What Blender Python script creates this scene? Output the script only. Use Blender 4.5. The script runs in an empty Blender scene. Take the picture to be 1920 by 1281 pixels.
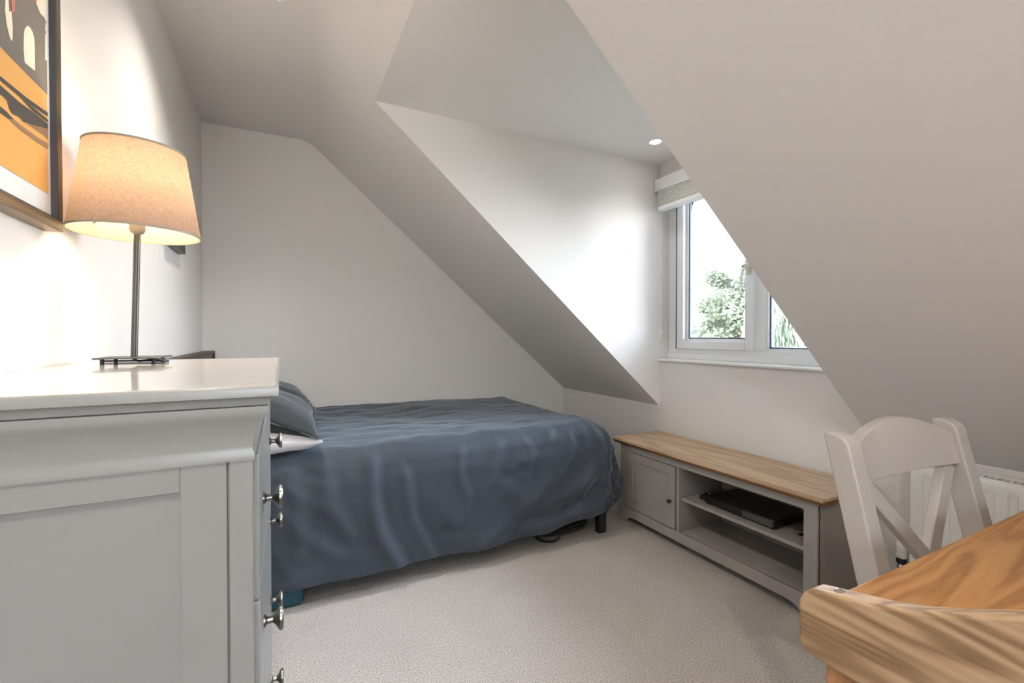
import bpy, bmesh, math, random
from mathutils import Vector, Matrix, noise
from math import pi, sin, cos, radians

# ---------------------------------------------------------------- camera, world, light, exposure
SC = bpy.context.scene
COL = SC.collection
FPX = 853.3
CAMH = 1.12
YAW = math.atan2(853.3, 1680.0)
PITCH = radians(.7)
cd = bpy.data.cameras.new('camera'); cam = bpy.data.objects.new('camera', cd); COL.objects.link(cam)
cd.sensor_width = 36; cd.sensor_fit = 'HORIZONTAL'; cd.lens = FPX/1920*36; cd.clip_start = .02; cd.clip_end = 300
cam.location = (0, 0, CAMH)
cam.rotation_euler = (pi/2-PITCH, 0, -YAW)
SC.camera = cam
SC.view_settings.view_transform = 'Standard'; SC.view_settings.look = 'None'
SC.view_settings.gamma = 1; SC.view_settings.use_curve_mapping = False
SC.view_settings.exposure = 2.28

wd = bpy.data.worlds.new('overcast_sky'); SC.world = wd; wd.use_nodes = True
wn = wd.node_tree; bg = wn.nodes['Background']
tc = wn.nodes.new('ShaderNodeTexCoord'); sp = wn.nodes.new('ShaderNodeSeparateXYZ'); rp = wn.nodes.new('ShaderNodeValToRGB')
wn.links.new(tc.outputs['Generated'], sp.inputs[0]); wn.links.new(sp.outputs[2], rp.inputs[0]); wn.links.new(rp.outputs[0], bg.inputs[0])
rp.color_ramp.elements[0].position = .0; rp.color_ramp.elements[0].color = (.80, .82, .84, 1)
rp.color_ramp.elements[1].position = .55; rp.color_ramp.elements[1].color = (.95, 1.12, 1.4, 1)
bg.inputs[1].default_value = 6.0

WARM = (1, .92, .83)
def downlight_lamp(x, y, z, e, ang=100, blend=.6, col=WARM, r=.03):
    l = bpy.data.lights.new('downlight_lamp', 'SPOT'); l.energy = e; l.spot_size = radians(ang); l.spot_blend = blend
    l.color = col; l.shadow_soft_size = r
    o = bpy.data.objects.new('downlight_lamp', l); COL.objects.link(o); o.location = (x, y, z-.012)
    return o
# daylight coming in at the window opening (soft sky light)
pl = bpy.data.lights.new('window_daylight', 'AREA'); pl.shape = 'RECTANGLE'; pl.size = 1.0; pl.size_y = 1.1; pl.energy = 1; pl.cycles.is_portal = True
po = bpy.data.objects.new('window_daylight', pl); COL.objects.link(po); po.location = (2.42, 1.62, 1.5); po.rotation_euler = (0, pi/2, 0)

# ---------------------------------------------------------------- materials
def newmat(name):
    m = bpy.data.materials.new(name); m.use_nodes = True
    return m, m.node_tree.nodes, m.node_tree.links, m.node_tree.nodes['Principled BSDF']
def C3(c): return (c[0], c[1], c[2], 1)
def srgb(r, g, b):
    f = lambda v: ((v/255+.055)/1.055)**2.4 if v > 10 else v/255/12.92
    return (f(r), f(g), f(b))
def coords(n, l, scale=(1, 1, 1), rot=(0, 0, 0)):
    t = n.new('ShaderNodeTexCoord'); mp = n.new('ShaderNodeMapping')
    l.new(t.outputs['Object'], mp.inputs[0]); mp.inputs['Scale'].default_value = scale; mp.inputs['Rotation'].default_value = rot
    return mp.outputs[0]
def noise_n(n, l, vec, scale, detail=4, rough=.6, dist=0):
    t = n.new('ShaderNodeTexNoise'); l.new(vec, t.inputs['Vector']); t.inputs['Scale'].default_value = scale
    t.inputs['Detail'].default_value = detail; t.inputs['Roughness'].default_value = rough; t.inputs['Distortion'].default_value = dist
    return t.outputs['Fac']
def ramp(n, l, fac, stops):
    r = n.new('ShaderNodeValToRGB'); l.new(fac, r.inputs[0])
    e = r.color_ramp.elements
    while len(e) < len(stops): e.new(.5)
    for k, (p, c) in enumerate(stops): e[k].position = p; e[k].color = C3(c)
    return r.outputs[0]
def bump(n, l, bs, h, strength=.2, dist=.01):
    b = n.new('ShaderNodeBump'); b.inputs['Strength'].default_value = strength; b.inputs['Distance'].default_value = dist
    l.new(h, b.inputs['Height']); l.new(b.outputs[0], bs.inputs['Normal'])
def plain(name, c, rough=.5, metal=0, bscale=0, bstr=.1, var=0, spec=.5, coat=0):
    m, n, l, b = newmat(name)
    b.inputs['Base Color'].default_value = C3(c); b.inputs['Roughness'].default_value = rough; b.inputs['Metallic'].default_value = metal
    b.inputs['Specular IOR Level'].default_value = spec; b.inputs['Coat Weight'].default_value = coat
    v = coords(n, l)
    if var:
        f = noise_n(n, l, v, 6, 3)
        col = ramp(n, l, f, [(.3, [k*(1-var) for k in c]), (.7, [min(1, k*(1+var)) for k in c])])
        l.new(col, b.inputs['Base Color'])
    if bscale:
        bump(n, l, b, noise_n(n, l, v, bscale, 3), bstr, .002)
    return m
def wood(name, dark, mid, light, axis=1, rough=.45, ring=16, fine=1.0, spec=.4):
    m, n, l, b = newmat(name)
    sc = [9, 9, 9]; sc[axis] = .8
    v = coords(n, l, tuple(sc))
    f1 = noise_n(n, l, v, 1.1, 3, .5, .6)
    mm = n.new('ShaderNodeMath'); mm.operation = 'MULTIPLY'; l.new(f1, mm.inputs[0]); mm.inputs[1].default_value = ring
    sn = n.new('ShaderNodeMath'); sn.operation = 'SINE'; l.new(mm.outputs[0], sn.inputs[0])
    ad = n.new('ShaderNodeMath'); ad.operation = 'MULTIPLY_ADD'; l.new(sn.outputs[0], ad.inputs[0]); ad.inputs[1].default_value = .22; ad.inputs[2].default_value = .5
    sc2 = [160, 160, 160]; sc2[axis] = 5
    v2 = coords(n, l, tuple(sc2))
    f2 = noise_n(n, l, v2, 1, 4, .7)
    mx = n.new('ShaderNodeMix'); mx.data_type = 'FLOAT'; mx.inputs[0].default_value = .45*fine
    l.new(ad.outputs[0], mx.inputs[2]); l.new(f2, mx.inputs[3])
    col = ramp(n, l, mx.outputs[0], [(.25, dark), (.5, mid), (.78, light)])
    l.new(col, b.inputs['Base Color']); b.inputs['Roughness'].default_value = rough; b.inputs['Specular IOR Level'].default_value = spec
    bump(n, l, b, f2, .12, .001)
    return m

WALLC = (.835, .80, .77)
M = {}
M['wall'] = plain('wall_paint', WALLC, .75, bscale=260, bstr=.10, spec=.25)
M['slope'] = plain('slope_paint', WALLC, .75, bscale=120, bstr=.22, spec=.25)
M['white'] = plain('white_gloss', (.82, .82, .80), .3, spec=.5)
M['upvc'] = plain('upvc', (.86, .87, .88), .28)
M['gasket'] = plain('gasket', (.10, .12, .16), .5)
M['handle'] = plain('painted_handle', (.62, .56, .44), .35)
M['chrome'] = plain('chrome', (.6, .6, .6), .2, 1)
M['chest'] = plain('chest_paint', srgb(152, 151, 146), .32, spec=.5)
M['chest_top'] = plain('chest_top_paint', srgb(226, 221, 211), .12, spec=.6, var=.02, coat=.4)
M['pewter'] = plain('pewter', (.26, .25, .23), .32, 1)
M['tv'] = plain('tv_paint', srgb(163, 158, 153), .45)
M['tvin'] = plain('tv_inside_paint', srgb(160, 155, 149), .6)
M['blackknob'] = plain('dark_knob', (.02, .02, .022), .35)
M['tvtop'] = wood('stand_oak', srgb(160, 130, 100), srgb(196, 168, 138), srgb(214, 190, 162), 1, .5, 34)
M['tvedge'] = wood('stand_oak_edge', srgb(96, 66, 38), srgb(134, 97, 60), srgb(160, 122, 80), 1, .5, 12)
M['table'] = wood('table_oak', srgb(136, 88, 46), srgb(176, 124, 72), srgb(194, 144, 90), 0, .34, 60, .9)
M['rail'] = wood('chair_oak', srgb(112, 84, 58), srgb(172, 140, 106), srgb(202, 172, 138), 1, .42, 75, .8)
M['post'] = wood('chair_oak_post', srgb(130, 86, 52), srgb(176, 126, 84), srgb(196, 150, 106), 2, .42, 12)
M['chair'] = plain('chair_paint', srgb(186, 178, 171), .33)
M['rad'] = plain('radiator_enamel', (.84, .83, .80), .3)
M['plastic_w'] = plain('white_plastic', (.8, .79, .74), .35)
M['black'] = plain('black_plastic', (.012, .012, .013), .28)
M['blackm'] = plain('black_matt', (.02, .02, .02), .6)
M['frame_dark'] = wood('frame_dark_wood', srgb(44, 36, 30), srgb(92, 76, 58), srgb(150, 125, 92), 1, .35, 18)
M['frame_vert'] = wood('frame_dark_wood_upright', srgb(44, 38, 34), srgb(98, 82, 62), srgb(130, 110, 84), 2, .35, 10)
M['frame_in'] = plain('frame_inner_edge', (.05, .05, .06), .5)
M['mat'] = plain('mount_card', (.80, .80, .80), .8)
M['lampmetal'] = plain('lamp_metal', (.10, .095, .09), .38, .6)
M['socket'] = plain('lamp_socket', (.30, .27, .22), .5)
M['headb'] = plain('headboard_wood', (.10, .095, .095), .5, var=.1)
M['mattress'] = plain('mattress_cloth', (.5, .5, .52), .9, bscale=400)
M['teal'] = plain('teal_plastic', (.012, .075, .10), .35)
M['bag'] = plain('bag_nylon', (.02, .022, .022), .7, bscale=500)
M['pillow_w'] = plain('white_cotton', (.74, .72, .74), .85, bscale=300, bstr=.2)

def fabric(name, c, sheen=.3):
    m, n, l, b = newmat(name)
    v = coords(n, l)
    f = noise_n(n, l, v, 3.5, 3)
    l.new(ramp(n, l, f, [(.3, [k*.93 for k in c]), (.7, [k*1.07 for k in c])]), b.inputs['Base Color'])
    b.inputs['Roughness'].default_value = .62; b.inputs['Specular IOR Level'].default_value = .32
    b.inputs['Sheen Weight'].default_value = sheen; b.inputs['Sheen Roughness'].default_value = .5
    b.inputs['Sheen Tint'].default_value = (.8, .9, 1, 1)
    # fine crumples
    v3 = coords(n, l, (4, 9, 7), (.3, .5, .25))
    f3 = noise_n(n, l, v3, 1.6, 4, .5, .3)
    v4 = coords(n, l, (900, 900, 900)); f4 = noise_n(n, l, v4, 1, 1)
    a = n.new('ShaderNodeMath'); a.operation = 'MULTIPLY_ADD'; l.new(f4, a.inputs[0]); a.inputs[1].default_value = .03; l.new(f3, a.inputs[2])
    bump(n, l, b, a.outputs[0], .22, .016)
    return m
M['duvet'] = fabric('duvet_cotton', (.044, .054, .069))
M['pillow_d'] = fabric('pillow_cotton', (.026, .028, .031))

# carpet
m, n, l, b = newmat('carpet_pile'); v = coords(n, l)
f = noise_n(n, l, v, 240, 2, .8); g = noise_n(n, l, v, 2.3, 3)
c1 = ramp(n, l, f, [(.30, srgb(128, 118, 108)), (.5, srgb(206, 197, 188)), (.70, srgb(250, 245, 240))])
c2 = ramp(n, l, g, [(.3, (.90, .90, .91)), (.7, (1, 1, 1))])
mx = n.new('ShaderNodeMix'); mx.data_type = 'RGBA'; mx.blend_type = 'MULTIPLY'; mx.inputs[0].default_value = 1
l.new(c1, mx.inputs[6]); l.new(c2, mx.inputs[7]); l.new(mx.outputs[2], b.inputs['Base Color'])
b.inputs['Roughness'].default_value = .95; b.inputs['Specular IOR Level'].default_value = .1
bump(n, l, b, f, .8, .008); M['carpet'] = m
# window glass
m, n, l, b = newmat('window_glass'); n.remove(b)
gl = n.new('ShaderNodeBsdfGlossy'); gl.inputs['Roughness'].default_value = 0; tr = n.new('ShaderNodeBsdfTransparent'); tr.inputs[0].default_value = (.96, .98, .98, 1)
fr = n.new('ShaderNodeFresnel'); fr.inputs[0].default_value = 1.45; ms = n.new('ShaderNodeMixShader')
l.new(fr.outputs[0], ms.inputs[0]); l.new(tr.outputs[0], ms.inputs[1]); l.new(gl.outputs[0], ms.inputs[2]); l.new(ms.outputs[0], n['Material Output'].inputs[0]); M['glass'] = m
# lamp shade linen
m, n, l, b = newmat('shade_linen')
va = coords(n, l, (1, 1, 1)); f = noise_n(n, l, coords(n, l, (120, 120, 900)), 1, 3); f2 = noise_n(n, l, coords(n, l, (900, 900, 90)), 1, 3)
a = n.new('ShaderNodeMath'); a.operation = 'ADD'; l.new(f, a.inputs[0]); l.new(f2, a.inputs[1])
h = n.new('ShaderNodeMath'); h.operation = 'MULTIPLY'; l.new(a.outputs[0], h.inputs[0]); h.inputs[1].default_value = .5
col = ramp(n, l, h.outputs[0], [(.35, srgb(150, 132, 124)), (.65, srgb(186, 168, 160))])
l.new(col, b.inputs['Base Color']); b.inputs['Roughness'].default_value = .9; b.inputs['Specular IOR Level'].default_value = .1
tl = n.new('ShaderNodeBsdfTranslucent'); l.new(col, tl.inputs[0]); ms = n.new('ShaderNodeMixShader'); ms.inputs[0].default_value = .56
l.new(b.outputs[0], ms.inputs[1]); l.new(tl.outputs[0], ms.inputs[2]); l.new(ms.outputs[0], n['Material Output'].inputs[0])
M['shade'] = m
m, n, l, b = newmat('shade_lining'); b.inputs['Base Color'].default_value = (.66, .60, .48, 1); b.inputs['Roughness'].default_value = .7
tl = n.new('ShaderNodeBsdfTranslucent'); tl.inputs[0].default_value = (.9, .82, .7, 1); ms = n.new('ShaderNodeMixShader'); ms.inputs[0].default_value = .42
l.new(b.outputs[0], ms.inputs[1]); l.new(tl.outputs[0], ms.inputs[2]); l.new(ms.outputs[0], n['Material Output'].inputs[0]); M['lining'] = m
def emis(name, c, s):
    m, n, l, b = newmat(name); b.inputs['Emission Color'].default_value = C3(c); b.inputs['Emission Strength'].default_value = s
    b.inputs['Base Color'].default_value = C3(c); return m
M['led'] = emis('downlight_led', (1, .95, .88), 6)
M['bulb'] = emis('lamp_bulb_glow', (1, .78, .52), 20)
# foliage
def leafm(name, a, b_):
    m, n, l, b = newmat(name); f = noise_n(n, l, coords(n, l), 1.1, 3)
    col = ramp(n, l, f, [(.35, a), (.65, b_)]); l.new(col, b.inputs['Base Color']); b.inputs['Roughness'].default_value = .6
    tl = n.new('ShaderNodeBsdfTranslucent'); l.new(col, tl.inputs[0]); ms = n.new('ShaderNodeMixShader'); ms.inputs[0].default_value = .4
    l.new(b.outputs[0], ms.inputs[1]); l.new(tl.outputs[0], ms.inputs[2]); l.new(ms.outputs[0], n['Material Output'].inputs[0]); return m
M['leaf'] = leafm('leaves_spring', (.085, .102, .052), (.145, .158, .085))
M['leaf2'] = leafm('leaves_willow', (.10, .125, .08), (.145, .165, .11))
M['leaf3'] = leafm('leaves_far', (.07, .085, .085), (.09, .105, .10))
M['bark'] = plain('bark', (.22, .18, .14), .9, bscale=20)
M['tile'] = plain('slate_roof', (.024, .028, .037), .7, bscale=30)
M['render'] = plain('house_render', (.06, .055, .05), .9)
M['lawn'] = plain('lawn_grass', (.035, .042, .026), .95, var=.15)

# ---------------------------------------------------------------- mesh helpers
class MB:
    def __init__(s): s.bm = bmesh.new(); s.mi = 0
    def _f(s, vs):
        try: f = s.bm.faces.new(vs); f.material_index = s.mi; return f
        except ValueError: return None
    def poly(s, pts): return s._f([s.bm.verts.new(p) for p in pts])
    def hexa(s, p):   # 8 points: bottom 4 (ccw), top 4
        v = [s.bm.verts.new(q) for q in p]
        for f in ((3, 2, 1, 0), (4, 5, 6, 7), (0, 1, 5, 4), (1, 2, 6, 5), (2, 3, 7, 6), (3, 0, 4, 7)): s._f([v[k] for k in f])
        return s
    def box(s, a, b):
        x0, y0, z0 = a; x1, y1, z1 = b
        return s.hexa([(x0, y0, z0), (x1, y0, z0), (x1, y1, z0), (x0, y1, z0), (x0, y0, z1), (x1, y0, z1), (x1, y1, z1), (x0, y1, z1)])
    def rings(s, rs, cap=True, close=True):
        R = [[s.bm.verts.new(p) for p in r] for r in rs]; k = len(R[0])
        for a, b in zip(R, R[1:]):
            for i in range(k if close else k-1): s._f([a[i], a[(i+1) % k], b[(i+1) % k], b[i]])
        if cap: s._f(R[0][::-1]); s._f(R[-1])
        return s
    def cyl(s, p0, p1, r0, r1=None, seg=20, cap=True):
        r1 = r0 if r1 is None else r1; p0, p1 = Vector(p0), Vector(p1); d = (p1-p0).normalized()
        a = d.orthogonal().normalized(); b = d.cross(a)
        return s.rings([[p+(a*cos(t)+b*sin(t))*r for t in [2*pi*i/seg for i in range(seg)]] for p, r in ((p0, r0), (p1, r1))], cap)
    def lathe(s, prof, org=(0, 0, 0), ax='z', seg=28):
        o = Vector(org); rs = []
        for r, h in prof:
            ring = []
            for i in range(seg):
                t = 2*pi*i/seg; c, q = r*cos(t), r*sin(t)
                ring.append(o+(Vector((c, q, h)) if ax == 'z' else Vector((h, c, q)) if ax == 'x' else Vector((q, h, c))))
            rs.append(ring)
        return s.rings(rs, True)
    def tube(s, pts, r, seg=8):
        pts = [Vector(p) for p in pts]; rs = []; up = None
        for i, p in enumerate(pts):
            d = (pts[min(i+1, len(pts)-1)]-pts[max(i-1, 0)]).normalized()
            a = (up-d*up.dot(d)).normalized() if up is not None and (up-d*up.dot(d)).length > 1e-4 else d.orthogonal().normalized()
            up = a; b = d.cross(a)
            rs.append([p+(a*cos(t)+b*sin(t))*r for t in [2*pi*k/seg for k in range(seg)]])
        return s.rings(rs)
    def prism(s, pts, ax, a, b):   # 2d outline extruded along axis
        def P(u, v, w): return (w, u, v) if ax == 'x' else (u, w, v) if ax == 'y' else (u, v, w)
        A = [s.bm.verts.new(P(u, v, a)) for u, v in pts]; B = [s.bm.verts.new(P(u, v, b)) for u, v in pts]; k = len(pts)
        for i in range(k): s._f([A[i], A[(i+1) % k], B[(i+1) % k], B[i]])
        s._f(A[::-1]); s._f(B); return s
    def build(s, name, mat, parent=None, off=(0, 0, 0), bevel=0, smooth=False, seg=2, mats=None, sub=0):
        o3 = Vector(off)
        for v in s.bm.verts: v.co -= o3
        bmesh.ops.recalc_face_normals(s.bm, faces=s.bm.faces)
        me = bpy.data.meshes.new(name); s.bm.to_mesh(me); s.bm.free()
        for mm in (mats or [mat]): me.materials.append(mm)
        o = bpy.data.objects.new(name, me); COL.objects.link(o)
        if parent: o.parent = parent
        elif off != (0, 0, 0): o.location = off
        if bevel:
            bv = o.modifiers.new('bevel', 'BEVEL'); bv.width = bevel; bv.segments = seg; bv.limit_method = 'ANGLE'; bv.angle_limit = radians(35)
        if sub:
            sm = o.modifiers.new('subdivision', 'SUBSURF'); sm.levels = sm.render_levels = sub
        if smooth or bevel or sub:
            me.polygons.foreach_set('use_smooth', [True]*len(me.polygons))
            if not sub and (smooth or bevel):
                try: me.set_sharp_from_angle(angle=radians(40))
                except Exception: pass
        return o
def tag(o, label, cat, group=None, kind=None):
    if label: o['label'] = label
    if cat: o['category'] = cat
    if group: o['group'] = group
    if kind: o['kind'] = kind
    return o
def thing(name, loc, label, cat, group=None, rotz=0):
    o = bpy.data.objects.new(name, None); COL.objects.link(o); o.location = loc; o.rotation_euler = (0, 0, rotz); o.empty_display_size = .1
    return tag(o, label, cat, group)
def struct(o): o['kind'] = 'structure'; return o
def bez(p0, p1, p2, k):
    return [tuple((1-t)**2*a+2*t*(1-t)*b+t*t*c for a, b, c in zip(p0, p1, p2)) for t in [i/k for i in range(k+1)]]

# ---------------------------------------------------------------- room shell
XL, XR, YB, YF, ZC = -.43, 2.22, 3.37, -1.75, 2.435
KA, KB = 2.5834, -.8654               # slope: z = KA + KB*x
ZK = KA+KB*XR; XS = (ZC-KA)/KB; ZD = 2.235; XD = (ZD-KA)/KB
D0, D1 = 1.01, 2.23                   # dormer opening
WZ0, WZ1, XW = .955, 2.10, 2.30
def quad(name, pts, mat):
    b = MB(); b.poly(pts); return struct(b.build(name, mat))
MB0 = MB()
MB0.box((XL-.1, YF-.1, -.1), (XR+.1, YB+.1, 0)); struct(MB0.build('floor', M['carpet']))
b = MB(); b.box((XL-.1, YF-.1, 0), (XL, YB+.1, ZC+.1)); struct(b.build('wall_left', M['wall']))
b = MB(); b.box((XL, YB, 0), (XR+.1, YB+.1, ZC+.1)); struct(b.build('wall_back', M['wall']))
F0, F1, FZ0, FZ1 = -.28, .42, 1.15, 2.0  # opening for the added fill window
b = MB(); b.box((XL, YF-.1, 0), (F0, YF, ZC+.1)); b.box((F1, YF-.1, 0), (XR+.1, YF, ZC+.1)); b.box((F0, YF-.1, 0), (F1, YF, FZ0)); b.box((F0, YF-.1, FZ1), (F1, YF, ZC+.1)); struct(b.build('wall_front', M['wall']))
b = MB()   # low wall under the slope and around the window
b.box((XR, YF, 0), (XR+.12, D0, ZK+.02)); b.box((XR, D1, 0), (XR+.12, YB, ZK+.02))
b.box((XR, D0, 0), (XR+.12, D1, WZ0)); b.box((XR, D0, WZ1), (XR+.12, D1, ZD))
struct(b.build('wall_right', M['wall']))
# flat ceiling + rounded crease
b = MB(); b.box((XL, YF, ZC), (XS-.08, YB, ZC+.1)); struct(b.build('ceiling', M['wall']))
b = MB()
crease = bez((XS-.06, ZC), (XS, ZC), (XS+.05, KA+KB*(XS+.05)), 8)
xs = [(XS-.08, ZC), (XS-.075, ZC)]+crease+[(XS+.053, KA+KB*(XS+.053)), (XS+.06, KA+KB*(XS+.06)), (XD-.02, KA+KB*(XD-.02)), (XD, ZD)]
def strip(bm_, prof, y0, y1):
    R = [[bm_.bm.verts.new((x, y, z)) for x, z in prof] for y in (y0, y1)]
    for i in range(len(prof)-1): bm_._f([R[0][i], R[0][i+1], R[1][i+1], R[1][i]])
for ya_, yb_ in ((YF, D0), (D0, D1), (D1, YB)): strip(b, xs, ya_, yb_)
strip(b, [(XD, ZD), (XR+.02, KA+KB*(XR+.02))], YF, D0); strip(b, [(XD, ZD), (XR+.02, KA+KB*(XR+.02))], D1, YB)
bmesh.ops.remove_doubles(b.bm, verts=b.bm.verts, dist=1e-5)
o = b.build('ceiling_slope', M['slope'], smooth=True); struct(o)
# dormer cheeks + ceiling
for y, nm, s in ((D1, 'wall_dormer_far', 1), (D0, 'wall_dormer_near', -1)):
    b = MB(); b.poly([(u, y, w) for u, w in [(XD, ZD), (XW+.1, ZD), (XW+.1, WZ0), (XR, WZ0), (XR, ZK)]]); struct(b.build(nm, M['wall']))
b = MB(); b.box((XD, D0, ZD), (XW+.12, D1, ZD+.05)); struct(b.build('ceiling_dormer', M['wall']))

# ---------------------------------------------------------------- window
win = bpy.data.objects.new('window_1', None); COL.objects.link(win); win.location = (XW, 1.62, WZ0); struct(win)
WO = win.location.copy()
def ring(b, y0, y1, z0, z1, w, x0, x1, wb=None, wt=None):
    wb = w if wb is None else wb; wt = w if wt is None else wt
    b.box((x0, y0, z0), (x1, y0+w, z1)); b.box((x0, y1-w, z0), (x1, y1, z1)); b.box((x0, y0+w, z0), (x1, y1-w, z0+wb)); b.box((x0, y0+w, z1-wt), (x1, y1-w, z1))
Z0 = WZ0+.018; ZT = 2.09
b = MB(); ring(b, D0, D1, Z0, ZT, .085, XW, XW+.07, .067, .052); b.box((XW, 1.55, Z0+.067), (XW+.07, 1.615, ZT-.052))
b.box((XW-.008, D0, Z0), (XW+.01, D1, Z0+.038)); b.build('window_frame', M['upvc'], win, WO, .004)
b = MB(); ring(b, 1.608, 2.146, 1.038, 2.04, .052, XW-.018, XW+.05); b.build('casement', M['upvc'], win, WO, .006)
b = MB(); ring(b, 1.66, 2.094, 1.09, 1.988, .012, XW+.012, XW+.045); b.build('glazing_bead', M['upvc'], win, WO, .003)
b = MB(); ring(b, D0+.084, 1.552, 1.038, 2.04, .014, XW+.005, XW+.05); b.build('glazing_bead', M['upvc'], win, WO, .003)
b = MB(); ring(b, 1.672, 2.082, 1.102, 1.976, .008, XW+.024, XW+.044); b.build('glass_seal', M['gasket'], win, WO)
b = MB(); ring(b, D0+.098, 1.538, 1.052, 2.026, .008, XW+.02, XW+.044); b.build('glass_seal', M['gasket'], win, WO)
b = MB(); b.box((XW+.03, 1.672, 1.102), (XW+.034, 2.082, 1.976)); b.build('pane', M['glass'], win, WO)
b = MB(); b.box((XW+.03, D0+.098, 1.052), (XW+.034, 1.536, 2.026)); b.build('pane', M['glass'], win, WO)
b = MB(); b.box((XW-.021, 2.143, 1.038), (XW+.0, 2.1475, 2.04)); b.build('casement_seal', M['gasket'], win, WO)
b = MB(); b.box((XW-.026, 1.618, 1.455), (XW-.018, 1.646, 1.51)); b.cyl((XW-.026, 1.632, 1.495), (XW-.058, 1.632, 1.495), .010)
hd = b.build('handle', M['handle'], win, WO, .003)
b = MB(); b.tube([(XW-.052, 1.632, 1.497), (XW-.060, 1.642, 1.47), (XW-.064, 1.648, 1.43), (XW-.062, 1.646, 1.385)], .0075, 10)
lv = b.build('handle_lever', M['upvc'], win, WO, smooth=True)
b = MB(); b.cyl((XW-.045, 1.655, 1.502), (XW-.045, 1.636, 1.502), .008); b.build('handle_lock', M['chrome'], win, WO, smooth=True)
b = MB(); b.prism([(2.208, WZ0-.002), (2.20, WZ0+.004), (2.20, WZ0+.012), (2.208, WZ0+.018), (XW+.05, WZ0+.018), (XW+.05, WZ0-.002)], 'y', D0+.002, D1-.002)
struct(b.build('trim_1', M['white'], smooth=True))   # sill board

# unseen window added behind the camera to let in fill daylight
fill_win = bpy.data.objects.new('fill_window', None); COL.objects.link(fill_win); fill_win.location = (.07, YF, FZ0); struct(fill_win); W2 = fill_win.location.copy()
b = MB()
for a_, c_ in (((F0, YF-.08, FZ0), (F0+.06, YF-.02, FZ1)), ((F1-.06, YF-.08, FZ0), (F1, YF-.02, FZ1)), ((F0+.06, YF-.08, FZ0), (F1-.06, YF-.02, FZ0+.06)), ((F0+.06, YF-.08, FZ1-.06), (F1-.06, YF-.02, FZ1)), ((.04, YF-.08, FZ0+.06), (.10, YF-.02, FZ1-.06))): b.box(a_, c_)
b.build('window_frame', M['upvc'], fill_win, W2, .004)
b = MB(); b.box((F0+.06, YF-.05, FZ0+.06), (F1-.06, YF-.046, FZ1-.06)); b.build('pane', M['glass'], fill_win, W2)
pl2 = bpy.data.lights.new('fill_window_portal', 'AREA'); pl2.shape = 'RECTANGLE'; pl2.size = .7; pl2.size_y = .85; pl2.energy = 1; pl2.cycles.is_portal = True  # sky portal for the added window
po2 = bpy.data.objects.new('fill_window_portal', pl2); COL.objects.link(po2); po2.location = (.07, YF-.12, 1.575); po2.rotation_euler = (pi/2, 0, pi)

# blind
bl = thing('venetian_blind', (2.18, 1.62, 1.925), 'white slatted blind pulled up under its box pelmet at the top of the window', 'blind'); BO = bl.location.copy()
b = MB(); b.box((2.165, D0+.02, 2.052), (2.177, 2.222, 2.130)); b.box((2.177, D0+.02, 2.052), (2.219, D0+.032, 2.130)); b.box((2.177, 2.21, 2.052), (2.219, 2.222, 2.130)); b.box((2.177, D0+.04, 2.09), (2.218, 2.205, 2.128))
b.build('pelmet', M['white'], bl, BO, .002)
b = MB()
for k in range(22):
    z = 1.957+k*.0045; j = .0025*sin(k*2.3)
    b.box((2.172+j, D0+.045, z), (2.216+j, 2.195, z+.0028))
b.build('slats', M['plastic_w'], bl, BO)
b = MB(); b.box((2.168, D0+.042, 1.925), (2.218, 2.198, 1.953)); b.build('bottom_rail', M['white'], bl, BO, .003)
for y in (1.2, 1.62, 2.05):
    b = MB(); b.tube([(2.166, y, 2.056), (2.164, y, 2.0), (2.165, y, 1.94)], .0013, 6); b.build('ladder_cord', M['plastic_w'], bl, BO)
for k, (y, zb) in enumerate(((2.175, 1.13), (2.185, 1.108))):
    b = MB(); b.tube([(2.166, y-.03, 2.056), (2.168, y-.01, 1.98), (2.17, y, 1.9), (2.185, y, zb+.02)], .001, 6); b.build('pull_cord', M['plastic_w'], bl, BO)
    b = MB(); b.lathe([(.001, .026), (.004, .022), (.0065, .008), (.007, .003), (.003, 0)], (2.185, y, zb), 'z', 14); b.build('cord_tassel', M['plastic_w'], bl, BO, smooth=True)

# ---------------------------------------------------------------- ceiling downlights
def downlight(x, y, z, label, group=None):
    t = thing('ceiling_downlight', (x, y, z), label, 'ceiling light', group)
    b = MB(); b.lathe([(.030, -.001), (.031, -.004), (.040, -.0045), (.043, -.002), (.043, 0)], (0, 0, 0), 'z', 36)
    b.build('bezel', M['white'], t, smooth=True)
    b = MB(); b.lathe([(.029, -.0045), (.029, -.002)], (0, 0, 0), 'z', 32); b.build('lens', M['led'], t)
    return t
downlight(1.92, 1.965, ZD, 'round white recessed downlight shining in the dormer ceiling beside the window')
downlight_lamp(1.92, 1.965, ZD, 1.2, 120, .9, (1, .96, .9))
for k, (x, y, e) in enumerate(((-.01, 1.98, 13), (.03, .75, 7.5), (.03, -.65, 17))):  # first is the bed downlight; the other two are unseen, added for fill
    downlight(x, y, ZC, ['round recessed downlight in the flat ceiling above the bed', 'unseen round downlight added as fill in the flat ceiling above the chest of drawers', 'unseen round downlight added as fill in the flat ceiling behind the oak table'][k])
    downlight_lamp(x, y, ZC, e, [130, 118, 165][k], 1.0)

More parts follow.
